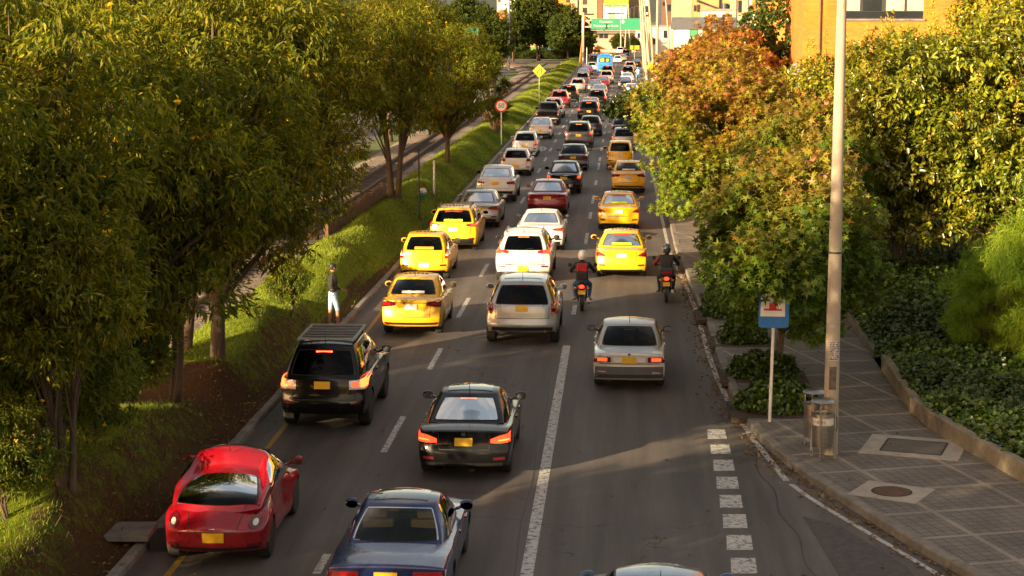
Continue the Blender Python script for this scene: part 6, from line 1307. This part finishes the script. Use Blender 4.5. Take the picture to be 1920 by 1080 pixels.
for (px, py, lb, lab) in ((1525, 838, 'rear stainless steel litter bin, half hidden, next to the pole', False), (1541, 858, 'front stainless steel litter bin with a white lettered band', True)):
    p = G(px, py, .15); t = thing('litter_bin', lb, 'litter bin', (p.x, p.y, .15), R(8), 'steel litter bins')
    m = MB(); m.lathe([(.12, .20), (.19, .23), (.205, .40), (.205, .86), (.195, .87), (.19, .84), (.185, .3), (.0, .26)], n=28); m.build('drum', PERF, t, smooth='auto')
    m = MB(); m.lathe([(.212, .80), (.212, .88), (.198, .885), (.196, .80)], n=28); m.build('rim', STEEL, t, smooth='auto')
    m = MB(); m.lathe([(.225, 1.085), (.23, 1.10), (.19, 1.14), (.10, 1.165), (0, 1.17)], n=28); m.build('lid', STEEL, t, smooth='auto')
    for a in (-2.0, -.25, 2.2):
        m = MB(); x, y = .235 * math.cos(a), .235 * math.sin(a); m.tube([(x, y, 0), (x, y, 1.09)], .016, 8); m.tube([(x, y, .35), (x * .82, y * .82, .35)], .012, 6); m.lathe([(.05, 0), (.05, .008), (0, .009)], (x, y, .0), n=12); m.build('post', STEEL, t, smooth='auto')
    m = MB(); m.tube([(.20, -.02, .83), (.255, -.05, .80), (.265, -.06, .60), (.24, -.05, .50), (.21, -.04, .55)], .010, 6); m.build('cable', BLACK, t, smooth=True)
    if lab:
        bnd = MB(); bnd.grid([[(.2075 * math.sin(a), -.2075 * math.cos(a), z) for z in (.66, .80)] for a in np.linspace(-1.5, 1.5, 20)]); bo = bnd.build('label_band', mat('white_label', (.50, .47, .43), .6, var=.15), t, smooth=True, fix=False)
        me = text_mesh('RECICLABLES', .085, mat('label_ink', (.05, .045, .04), .7), .001); q = bpy.data.objects.new('lettering', me); link(q, bo)
        for v in me.vertices: a = v.co.x / .209 - 1.18; v.co = Vector((.2095 * math.sin(a), -.2095 * math.cos(a), .728 + v.co.y))
# --- bus stop sign
bp_ = G(1443, 790, .15); t = thing('bus_stop_sign', 'blue bus stop sign on a white post, half covered by leaves', 'sign', (bp_.x, bp_.y, .14), R(-3))
m = MB(); m.tube([(0, 0, 0), (.035, 0, 2.05)], .034, 10); m.build('post', mat('white_post_paint', (.66, .62, .56), .5, var=.12), t, smooth='auto')
SB_ = mat('sign_blue', (.010, .13, .42), .4, var=.1); m = MB()
def plate_board(w_, h_, r_, z0, d=.03, n=5):
    pts = []
    for cx, cz, a0 in ((w_ / 2 - r_, r_, -90), (w_ / 2 - r_, h_ - r_, 0), (-w_ / 2 + r_, h_ - r_, 90), (-w_ / 2 + r_, r_, 180)):
        for k in range(n): a = R(a0 + 90 * k / (n - 1)); pts.append((cx + r_ * math.cos(a), cz + r_ * math.sin(a) + z0))
    q = MB(); k = len(pts); q.add([(x, -d / 2, z) for x, z in pts] + [(x, d / 2, z) for x, z in pts], [tuple(range(k)), tuple(range(2 * k - 1, k - 1, -1))] + [(i, (i + 1) % k, k + (i + 1) % k, k + i) for i in range(k)]); return q
m = plate_board(.62, .92, .06, 2.0); o = m.build('board', SB_, t); o.location = (.035, -.05, 0)
m = MB(); m.box(-.235, .265, -.072, -.067, 2.24, 2.78); m.build('white_panel', mat('sign_white', (.68, .64, .58), .5), t)
m = MB(); m.box(-.06, .09, -.078, -.0735, 2.36, 2.52); m.box(-.17, .2, -.078, -.0735, 2.36, 2.40); m.build('red_bus_symbol', mat('sign_red', (.52, .02, .02), .5), t)
# --- round and diamond signs
def disc_sign(label, px, py_foot, r, h, txt, z0=.3, lean=0.0, pm=None, name='speed_limit_sign', rz=0.0):
    p = G(px, py_foot, z0); t = thing(name, label, 'traffic sign', (p.x, p.y, z0), rz)
    m = MB(); m.tube([(0, 0, -.1), (lean, 0, h + r * .6)], .035, 8); m.build('post', pm or MATS['white_post_paint'], t)
    m = MB(); m.lathe([(r, -.01), (r, .01), (0, .012)], (lean, -.05, h), 'Y', 32); m.v = [(x, -.1 - y, z) for x, y, z in m.v]; m.build('red_ring', mat('sign_red', (.52, .02, .02), .5), t)
    m = MB(); m.lathe([(r * .76, -.004), (r * .76, .004), (0, .004)], (lean, 0, h), 'Y', 32); m.v = [(x, y - .068, z) for x, y, z in m.v]; m.build('white_disc', mat('sign_white', (.68, .64, .58), .5), t)
    text(txt, r * 1.02, mat('sign_black', (.012, .012, .012), .5, var=0), t, (lean, -.08, h)); return t
disc_sign('round white 50 speed limit sign with red rim on the sunlit verge', 940, 268, .40, 2.35, '50', .55)
disc_sign('round white 30 speed limit sign below the far diamond warning sign', 1225, 186, .34, 2.1, '30', .15)
def diamond(label, px, py_foot, r, h, z0=.3, post=True):
    p = G(px, py_foot, z0); t = thing('warning_sign', label, 'traffic sign', (p.x, p.y, z0))
    m = MB(); m.tube([(0, 0, -.1), (0, 0, h + r * .7)], .035, 8); m.build('post', GREYMETAL, t)
    m = MB(); m.add([(x, y, h + z) for y in (-.06, -.04) for x, z in ((0, -r), (r, 0), (0, r), (-r, 0))], [(0, 1, 2, 3), (7, 6, 5, 4), (0, 4, 5, 1), (1, 5, 6, 2), (2, 6, 7, 3), (3, 7, 4, 0)]); m.build('yellow_plate', mat('sign_yellow', (.72, .36, .01), .45, var=.08), t)
    m = MB()
    m.tube([(-.16 * r * 2, -.066, h - .42 * r), (-.14 * r * 2, -.066, h - .05 * r), (-.02 * r * 2, -.066, h + .12 * r), (0, -.066, h + .42 * r)], r * .055, 5); m.tube([(.17 * r * 2, -.066, h - .42 * r), (.17 * r * 2, -.066, h + .42 * r)], r * .055, 5); m.build('narrowing_symbol', MATS['sign_black'], t); return t
diamond('yellow diamond warning sign on the grass verge beside the track', 1011, 196, .62, 3.15)
diamond('yellow diamond warning sign in front of the far right poles', 1221, 176, .62, 2.9, .15)
def small_yellow(label, px, py, Y, w_=.85, h_=.6):
    p = at(px, py, Y); t = thing('yellow_sign', label, 'traffic sign', (p.x, Y, 0)); m = MB(); m.tube([(0, 0, 0), (0, 0, p.z + .3)], .05, 6); m.build('post', GREYMETAL, t); m = MB(); m.box(-w_, w_, -.09, -.06, p.z - h_ * .6, p.z + h_ * .6); m.build('plate', MATS['sign_yellow'], t)
small_yellow('small yellow sign under the right end of the green gantry', 1190, 89, 350); small_yellow('dull yellow sign left of the blue bus, under the green gantry', 1121, 90, 360, .7, .4)
p = at(1206, 91, 380); t = thing('orange_sign', 'round orange red sign far behind the poles', 'traffic sign', (p.x, 380, 0)); m = MB(); m.tube([(0, 0, 0), (0, 0, p.z)], .05, 6); m.build('post', GREYMETAL, t); m = MB(); m.lathe([(.55, -.01), (.55, .01), (0, .012)], (0, -.07, p.z), 'Y', 20); m.build('plate', mat('sign_orange', (.62, .10, .02), .5), t)
# --- sign gantry with the green board
GY = 344; a, b = at(1108.5, 34.5, GY), at(1201, 54.5, GY); t = thing('sign_gantry', 'green overhead road sign across the far end of the avenue', 'road sign', ((a.x + b.x) / 2, GY, 0)); W2 = (b.x - a.x) / 2; zc = (a.z + b.z) / 2; Hh = abs(a.z - b.z) / 2
m = MB(); m.box(-W2, W2, -.06, .06, zc - Hh, zc + Hh); m.build('board', mat('sign_green', (.008, .19, .105), .5, var=.08), t)
fr_ = MB(); wline = mat('sign_white', (.68, .64, .58), .5)
fr_.box(W2 * .18, W2 * .195, -.075, -.062, zc - Hh * .95, zc + Hh * .95); fr_.build('divider', mat('sign_line', (.25, .45, .33), .5), t)
text('Prevención', .56, wline, t, (-W2 * .40, -.08, zc + Hh * .38)); text('Peatones en la vía', .56, wline, t, (-W2 * .40, -.08, zc - Hh * .38), spacing=1.12)
m = MB(); m.add([(W2 * .29 + x, -.08, zc + Hh * .38 + z) for x, z in ((0, -.42), (.14, -.12), (.42, 0), (.14, .12), (0, .42), (-.14, .12), (-.42, 0), (-.14, -.12))], [(0, 1, 2, 3, 4, 5, 6, 7)]); m.build('white_star', wline, t)
m = MB(); q = at(1093, 113, GY); m.tube([(q.x - t.location.x, .2, -.1), (q.x - t.location.x, .2, zc + Hh + .3)], .26, 10); q2 = at(1214, 113, GY); m.tube([(q2.x - t.location.x, .2, -.1), (q2.x - t.location.x, .2, zc + Hh + .3)], .26, 10); m.build('post', mat('pale_post', (.42, .37, .28), .6), t)
m = MB()
for dz in (-Hh * .6, Hh * .6): m.box(q.x - t.location.x, q2.x - t.location.x, .1, .3, zc + dz - .12, zc + dz + .12)
m.build('beam', GREYMETAL, t); m = MB(); m.box(-W2, W2, -.5, -.1, zc - Hh - .28, zc - Hh - .18); m.build('walkway', GREYMETAL, t)
# --- the long row of concrete poles on the right and the single ones
PM = mat('cream_pole_concrete', (.30, .25, .19), .8, var=.15)  # cream concrete, the far poles' own colour
poles = [(1231, 186, 12.0, .0, 'nearest of the far right concrete poles, beside the 30 sign'), (1214, 165, 12.2, -.9, 'second far right concrete pole, leaning to the left'), (1209, 150, 12.5, -.9, 'third far right concrete pole from the front'), (1226, 137, 12.5, -1.0, 'slim pole behind the nearest far right pole'), (1218, 128, 13, -1.2, 'rear slim pole among the far right poles'), (1258, 128, 12.5, -1.1, 'free standing pole right of the pole row, by the round green tree'), (1182, 111, 11, -.5, 'pole seen behind the right half of the green road sign'), (1164, 101, 11, 0, 'thin pole between white car and green sign'), (1171, 101, 11.5, .6, 'thin pole straight under the sign divider'), (1009, 128, 0, 0, '')]
for (px, py, h, ln, lb) in poles:
    if not h: continue
    p = G(px, py, .1); t = thing('utility_pole', lb, 'pole', (p.x, p.y, .05), 0, 'concrete poles along the far avenue')
    m = MB(); m.lathe([(.19, -.1), (.19, 0), (.12, h)], n=12); m.v = [(x + ln * max(z, 0) / h, y, z) for x, y, z in m.v]; m.build('shaft', PM, t, smooth='auto')
    m = MB(); m.tube([(ln, 0, h - .5), (ln - .9, 0, h - .15), (ln - 1.7, 0, h - .1)], .045, 6); m.build('lamp_arm', GREYMETAL, t); m = MB(); m.box(ln - 2.2, ln - 1.6, -.13, .13, h - .18, h - .04); m.build('lamp_head', GREYMETAL, t)
def simple_pole(label, px, py, h, r, mm, ln=0.0, z0=0.0, name='pole'):
    p = G(px, py, z0); m = MB(); m.lathe([(r, -.2), (r, 0), (r * .85, h), (r * .6, h + .02), (0, h + .03)], n=12); m.v = [(x + ln * max(z, 0) / h + 0, y, z) for x, y, z in m.v]; o = m.build(name, mm, None, smooth='auto'); o.location = (p.x, p.y, z0); return tag(o, label, 'pole')
simple_pole('thin dark metal post on the verge by the tree with many stems', 786, 402, 2.7, .042, mat('dark_green_post', (.025, .03, .028), .6), 0, .6, 'metal_post')
simple_pole('short white marker post on the grass verge', 814, 356, 1.35, .05, MATS['white_post_paint'], 0, .6, 'marker_post')
simple_pole('tall pale grey mast above the trees left of the track', 954, 131, 21, .22, mat('grey_mast', (.34, .35, .36), .5, .2), 0, 0, 'mast')
simple_pole('leaning rusty orange post left of the green gantry', 1087, 118, 8.6, .17, mat('rusty_orange_post', (.36, .11, .03), .7), .95, 0, 'rusty_post')
simple_pole('pale post just right of the leaning rusty one', 1093, 126, 9.2, .14, PM, .1, 0, 'pale_post'); simple_pole('short white green post on the grass by the white hatchback', 1100, 124, 3.2, .07, MATS['white_post_paint'], 0, 0, 'marker_post'); simple_pole('tiny white marker near the bend of the track', 1052, 127, 1.0, .08, MATS['white_post_paint'], 0, .2, 'marker_post')
simple_pole('dark pole in front of the white house', 1379, 150, 12, .12, mat('dark_pole', (.05, .04, .04), .6), 0, .15, 'dark_pole'); simple_pole('dark pole right of the first one before the white house', 1401, 145, 12, .11, MATS['dark_pole'], 0, .15, 'dark_pole')
# green board among the left trees, white bag and basket under the tree by the wall
p = at(884, 58, 150); t = thing('green_sign', 'green road sign peeping out between the left trees', 'road sign', (p.x, 150, 0)); m = MB(); m.box(-.55, .55, -.04, .04, p.z - .3, p.z + .3); m.build('board', MATS['sign_green'], t); m = MB(); m.box(-.55, .55, -.04, .04, p.z - .45, p.z - .305); m.build('pale_strip', wline, t); m = MB(); m.tube([(0, .1, 0), (0, .1, p.z + .3)], .06, 8); m.build('post', GREYMETAL, t)
p = G(793, 362, .6); t = thing('litter_bag', 'white plastic bag on the turf beside the thin dark post', 'bag', (p.x, p.y, .55)); q = MB(); q.lathe([(0, 0), (.16, .02), (.19, .12), (.12, .24), (.05, .28), (0, .27)], n=12); q.build('bag', mat('white_plastic', (.6, .58, .56), .5), t, smooth=True)
p = G(790, 372, .6); t = thing('green_basket', 'small green basket beside the white plastic bag', 'basket', (p.x, p.y, .55)); q = MB(); q.lathe([(0, 0), (.17, .0), (.21, .22), (.19, .22), (.15, .03), (0, .03)], n=14); q.build('basket', mat('green_plastic', (.015, .16, .07), .5), t)
# ================================================================== buildings
def window_grid(t, wall, xs, zs, w_, h_, y, gl, frame, sill=True):
    for x in xs:
        for z in zs:
            m = MB(); m.box(x - w_ / 2 - .08, x + w_ / 2 + .08, y - .05, y + .1, z - .08, z + h_ + .08); o = m.build('window', frame, t)
            m = MB(); m.box(x - w_ / 2, x + w_ / 2, y - .056, y - .04, z, z + h_); m.build('pane', gl, o)
WG = mat('dark_window_glass', (.02, .024, .03), .08, coat=1, var=.2, scale=.5); BL = mat('pale_blind', (.40, .36, .28), .7); FRM = mat('dark_window_frame', (.03, .03, .035), .5); WFRM = mat('white_window_frame', (.55, .53, .5), .6)
OBR = brickwork('orange_brick', (.46, .125, .009), (.54, .17, .014), (.42, .17, .05)); 
# near orange brick building behind the hedge
t = thing('brick_building', 'orange brick building behind the privet hedge at the upper right', 'building', (7.75, 80, 0))
m = MB(); m.box(0, 24, 0, 9, -.2, 8.40); m.box(0, 1.55, -.003, 0, 8.4, 24); m.box(0, 1.55, 0, 8.9, 8.4, 24); m.box(1.55, 24, .35, 9, 8.4, 24); m.box(5.15, 7.3, -.003, .35, 8.4, 24); m.build('wall', OBR, t)
m = MB(); m.box(1.55, 5.15, .18, .30, 8.40, 10.9); wo = m.build('window', FRM, t)
for x in (1.65, 2.55, 3.55, 4.45): q = MB(); q.box(x, x + .78, .15, .178, 8.75, 10.8); q.build('pane', BL if x != 2.55 else WG, wo)
q = MB(); q.box(1.62, 5.1, .15, .178, 8.46, 8.72); q.build('lower_pane', WG, wo); q = MB(); q.box(1.5, 5.2, -.10, .34, 8.33, 8.405); q.build('sill', CONC, wo)
m = MB(); m.tube([(.72, -.05, .2), (.72, -.05, 20)], .05, 6); m.build('drainpipe', mat('brown_pipe', (.08, .04, .02), .6), t)
m = MB(); m.box(11.5, 14.5, -.09, 0, 8.9, 9.1); m.box(11.5, 14.5, -.09, 0, 9.4, 9.6); m.build('slat_screen', CONC_L, t)
m = MB(); m.box(-.45, -.004, .1, .5, 6.0, 6.12); m.add([(-.6, 0, 6.1), (0, 0, 6.1), (-.3, 0, 6.55), (-.6, .6, 6.1), (0, .6, 6.1), (-.3, .6, 6.55)], [(0, 1, 2), (5, 4, 3), (0, 2, 5, 3), (1, 4, 5, 2), (0, 3, 4, 1)]); m.build('lamp_canopy', GREYMETAL, t)
# white house with grey roof
HY = 230; a, b = at(1266, 55, HY), at(1350, 110, HY); t = thing('white_house', 'white two storey house with a dark grey sloping roof', 'house', (a.x, HY, 0)); wd = b.x - a.x
zr0, zr1 = at(1266, 55, HY).z, at(1266, 32, HY + 1.5).z; zf = at(1266, 84, HY).z
WHW = mat('white_render', (.66, .63, .58), .8, var=.1); m = MB(); m.box(0, wd + 1.5, 0, 7, zf, zr0); m.box(.2, wd + 1.4, .35, 7, -.1, zf); m.build('wall', WHW, t)
ROOF = mat('dark_grey_roofing', (.085, .088, .095), .6, var=.2, scale=1.5); rw_ = at(1382, 32, HY).x - a.x; m = MB(); m.add([(-.4, -.25, zr0), (rw_, -.25, zr0), (rw_, 1.2, zr1), (-.4, 1.2, zr1), (-.4, 7, zr0), (rw_, 7, zr0)], [(0, 1, 2, 3), (3, 2, 5, 4), (0, 3, 4), (1, 5, 2), (0, 4, 5, 1)]); ro = m.build('roof', ROOF, t)
for px in (1325, 1358):
    q = MB(); c = at(px, 43, HY).x - a.x; P = [(-.36, 0), (.30, 0), (.05, .5), (.32, 1), (-.30, 1), (-.05, .5)]
    q.add([(c + x, -.25 + 1.45 * v - .035, zr0 + (zr1 - zr0) * v + .02) for x, v in P], [(0, 1, 2, 5), (5, 2, 3, 4)]); q.build('dark_roof_patch', mat('black_roofing', (.012, .012, .014), .7), ro)
for (x0, x1, y0, y1, mm) in ((1294, 1308, 56, 69, mat('green_glass', (.06, .24, .11), .2)), (1323, 1334, 55, 65, WG)):
    c, d = at(x0, y1, HY), at(x1, y0, HY); q = MB(); q.box(c.x - a.x - .07, d.x - a.x + .07, -.06, .1, c.z - .07, d.z + .07); wo = q.build('window', FRM, t); q = MB(); q.box(c.x - a.x, d.x - a.x, -.075, -.055, c.z, d.z); q.build('pane', mm, wo)
q = MB(); q.box(wd * .88, wd + 1.2, -.05, .2, zf + .5, zr0 - .1); q.build('balcony_recess', FRM, t); q = MB(); q.box(wd * .6, wd * .78, .28, .4, 0, zf - .2); q.build('door', mat('brown_door', (.16, .06, .03), .5), t)
# the far buildings at the end of the avenue
def block(label, x0, x1, y0, y1, Y, wall, depth=14, wins=(), wm=WG, name='apartment_block', extra=None, zb=-.2, fm=None, cat='building'):
    a, b = at(x0, y1, Y), at(x1, y0, Y); t = thing(name, label, cat, (a.x, Y, 0)); W_ = b.x - a.x
    m = MB(); m.box(0, W_, 0, depth, zb, b.z); m.build('wall', wall, t)
    for (wx0, wx1, wy0, wy1) in wins:
        c, d = at(wx0, wy1, Y), at(wx1, wy0, Y); q = MB(); q.box(c.x - a.x - .12, d.x - a.x + .12, -.10, .2, c.z - .12, d.z + .12); o = q.build('window', fm or FRM, t); q = MB(); q.box(c.x - a.x, d.x - a.x, -.13, -.09, c.z, d.z); q.build('pane', wm, o)
    q = MB(); q.box(-.15, W_ + .15, -.15, depth + .15, b.z, b.z + .35); q.build('roof', CONC, t)
    if extra: extra(t, a, W_, Y)
    return t
ORW = mat('orange_facade', (.50, .19, .025), .85, var=.12, scale=.6); TAN = mat('tan_facade', (.46, .31, .17), .85, var=.14, scale=.5); CREAM = mat('cream_facade', (.55, .48, .38), .85, var=.12, scale=.5); PINK = mat('dusky_pink_facade', (.40, .25, .19), .85, var=.2, scale=.4); DKB = mat('dark_brown_facade', (.12, .06, .035), .8, var=.2); GLZ = mat('dark_curtain_glass', (.03, .033, .036), .15, coat=.6, var=.5, scale=.35)
block('orange block of flats with small dark windows behind the large round tree', 990, 1072, -60, 60, 520, ORW, wins=[(x, x + 2.6, 7, 10.5) for x in (1026, 1032.5, 1038.5)] + [(1049, 1055, 6.5, 10.5), (1002, 1007, 7, 13), (1049, 1055, -6, -1), (1063, 1069, 14, 22), (1062, 1069, -5, 4), (1000, 1005, -10, -3)])
block('white tower block beside the orange block of flats', 932, 991, -70, 60, 540, CREAM, wins=[(934, 938, 0, 3), (971, 979, 0, 8), (971, 981, 15, 21), (983, 989, 14, 20)])
block('white stair shaft on the orange block of flats', 1016, 1022, -60, 50, 516, WHW, depth=3, name='stair_tower')
block('tan block of flats left of the white shop building', 1069, 1120, -60, 70, 480, TAN, wins=[(1093, 1100, 15, 24), (1093, 1100, -4, 8), (1083, 1085, 0, 36), (1093, 1113, 26, 27.4)], name='apartment_block')
block('brown shaded strip tower right of the tan block of flats', 1120, 1131, -60, 70, 479, DKB, name='apartment_block'); block('narrow orange tower between the brown strip and the white shop building', 1131, 1134, -60, 90, 478, ORW, name='apartment_block')
def shop(t, a, W_, Y):
    c, d = at(1133, 8, Y), at(1178, 0, Y); q = MB(); q.box(c.x - a.x, d.x - a.x, -.5, -.1, c.z, d.z + 6); o = q.build('billboard', mat('lime_billboard', (.40, .55, .02), .5, var=.4, scale=.3), t)
    q = MB(); q.box(c.x - a.x, d.x - a.x, -.52, -.08, c.z - .5, c.z - .01); q.build('green_border', mat('billboard_green', (.03, .35, .08), .5), o)
    for x0, x1, y0, y1 in ((1136, 1168, 23.5, 25),): c, d = at(x0, y1, Y), at(x1, y0, Y); q = MB(); q.box(c.x - a.x, d.x - a.x, -.6, -.05, c.z, d.z); q.build('canopy', FRM, t)
block('white shop building with a lime green billboard on top', 1131, 1176, 8, 80, 465, WHW, wins=[(1143, 1151, 26, 33)], wm=TAN, extra=shop, name='shop_building')
block('dark glazed building between the white shop and the poles', 1176, 1204, -60, 80, 470, GLZ, wins=[(1177, 1181, 17, 26), (1183, 1187, 14, 34), (1190, 1197, 12, 33)], fm=WFRM, name='office_building')
block('grey white apartment building behind the pole row', 1204, 1216, -60, 90, 440, CREAM, wins=[(1206, 1209, 12, 22), (1206, 1209, 28, 40), (1211, 1214, 12, 22), (1211, 1214, 28, 40)], name='apartment_block')
block('brown apartment tower behind the slim far poles', 1238, 1262, -60, 60, 420, DKB, wins=[(1243, 1248, 4, 10), (1252, 1258, 9, 20)], name='apartment_block'); block('dark blue strip building among the poles', 1236, 1241, -60, 95, 400, mat('slate_blue', (.03, .045, .09), .5), name='tower')
block('low white wall building under the brown tower', 1215, 1262, 50, 108, 380, CREAM, wins=[(1222, 1228, 74, 82), (1245, 1252, 58, 70)], name='house', cat='house')
block('tan concrete building above the white house', 1262, 1301, -60, 60, 330, TAN, name='apartment_block')
def stairs(t, a, W_, Y):
    q = MB()
    for k in range(14): c = at(1306 + k * 3.2, 2 + k * 1.15, Y); q.box(c.x - a.x, c.x - a.x + .45, -.7, -.05, c.z - .12, c.z + .06)
    c, d = at(1303, -2, Y), at(1350, 18, Y); q.tube([(c.x - a.x, -.4, c.z), (d.x - a.x, -.4, d.z)], .1, 6); q.build('outside_stair', FRM, t)
    c, d = at(1352, 18, Y), at(1366, 7, Y); q = MB(); q.lathe([((d.x - c.x) / 2, c.z), ((d.x - c.x) / 2, d.z), (0, d.z + .1)], ((c.x + d.x) / 2 - a.x, -.8, 0), n=14); q.build('water_tank', mat('black_tank', (.02, .025, .04), .5), t)
block('orange house with an outside stair behind the grey roof', 1301, 1378, -60, 60, 300, mat('ochre_facade', (.43, .22, .09), .85, var=.15), wins=[(1302, 1304, 11, 20), (1308, 1311, 10, 21), (1349, 1352, 0, 16), (1371, 1376, -10, 14)], extra=stairs, name='house', cat='house')
block('flat roofed white annex between the grey roof and the orange house', 1318, 1378, 21, 40, 270, CREAM, wins=[(1329, 1341, 28, 31), (1356, 1371, 28, 31)], name='annex', depth=8)
block('ochre apartment building behind the dark poles', 1378, 1416, -60, 95, 262, mat('ochre_facade_pale', (.50, .34, .19), .85, var=.15), wins=[(1385, 1389, 2, 22)], name='apartment_block')
t = thing('slanted_parapet', 'white slanted stair parapet beside the dark poles', 'parapet', (0, 0, 0)); a, b, c, d = at(1402, -12, 255), at(1412, -12, 255), at(1423, 47, 255), at(1420, 47, 255); m = MB(); m.add([a, b, c, d] + [p + Vector((0, 1.2, 0)) for p in (a, b, c, d)], [(0, 1, 2, 3), (7, 6, 5, 4), (0, 4, 5, 1), (1, 5, 6, 2), (2, 6, 7, 3), (3, 7, 4, 0)]); t.location = (d.x, 255, 0); o = m.build('parapet', WHW, t); o.location = (-d.x, -255, 0)
block('grey wall strip building right of the dark poles', 1378, 1424, 46, 100, 250, mat('grey_facade', (.16, .16, .155), .8), wins=[(1390, 1410, 50, 60)], name='garage'); block('orange apartment wing above the dark green tree', 1424, 1500, -60, 100, 210, ORW, wins=[(1432, 1442, -4, 2)], name='apartment_block')
def house_roof(t, a, W_, Y):
    c, d = at(1118, 60, Y), at(1192, 54, Y); m = MB(); m.add([(-1, -1, c.z), (W_ + 1, -1, c.z), (W_, 5, d.z + 1.2), (0, 5, d.z + 1.2)], [(0, 1, 2, 3)]); m.box(-1, W_ + 1, -1.0, 5, c.z - .35, c.z - .02); m.build('tiled_roof', mat('dull_roof', (.13, .12, .10), .8, var=.3), t)
block('dusky pink two storey house under the green road sign', 1118, 1192, 62, 112, 440, PINK, wins=[(1124, 1130, 64, 71), (1133, 1139, 64, 71), (1152, 1158, 66, 72), (1170, 1180, 63, 69)], extra=house_roof, name='house', cat='house')
block('white lit narrow house left of the pole row', 1192, 1206, 58, 104, 432, CREAM, wins=[(1196, 1199, 63, 70)], name='house', cat='house'); block('low brick shed left of the gantry post', 1096, 1112, 88, 116, 395, mat('red_brown_wall', (.17, .05, .025), .85), name='shed', depth=5)
def hip(t, a, W_, Y):
    z = at(960, 38, Y).z; m = MB(); zt = at(945, 18, Y).z; m.add([(-1.5, -1.5, z), (W_ + 1.5, -1.5, z), (W_ + 1.5, 13, z), (-1.5, 13, z), (W_ * .4, 6, zt), (W_ * .6, 6, zt)], [(0, 1, 5, 4), (1, 2, 5), (2, 3, 4, 5), (3, 0, 4), (0, 3, 2, 1)]); m.build('hipped_roof', mat('brown_roof_tiles', (.36, .15, .045), .85, var=.2), t)
block('house with a brown hipped roof behind the grey mast', 915, 968, 39, 90, 420, TAN, depth=12, extra=hip, name='house', cat='house')
# painted wall beyond the railway bend
def mural():
    m, t_, b = nodes('mural_paint'); p = t_.nodes.new('ShaderNodeTexCoord').outputs['Object']; n = noise(t_, mapping(t_, p, (.35, 1, .5)), .8, 3); t_.links.new(ramp(t_, n, [(.36, (.045, .14, .01)), (.44, (.10, .19, .012)), (.5, (.01, .13, .16)), (.58, (.012, .05, .14)), (.66, (.14, .16, .16))]), b.inputs['Base Color']); b.inputs['Roughness'].default_value = .7; return m
a, b = at(962, 106, 385), at(1062, 88, 385); t = thing('painted_wall', 'wall painted in bright green and blue behind the far trees', 'wall', (a.x, 385, 0)); m = MB(); m.box(0, b.x - a.x, 0, .3, -.1, b.z); m.build('wall', mural(), t); m = MB(); m.box(-.1, b.x - a.x + .1, -.05, .35, b.z, b.z + .15); m.build('coping', CONC_L, t)
# mountains far off behind the town
m = MB(); xs = np.linspace(-2600, 2400, 90); P = []
for x in xs: h = 300 + 130 * math.sin(x * .0021 + 1) + 60 * math.sin(x * .007) + 24 * math.sin(x * .021); P.append([(x, 3000 + 160 * math.sin(x * .004), -1), (x, 3500, h * .55), (x, 4200, h), (x, 5200, -1)])
m.grid(P); struct(m.build('hills', mat('wooded_hill', (.03, .045, .04), .95, var=.35, scale=.01), None, smooth=True))
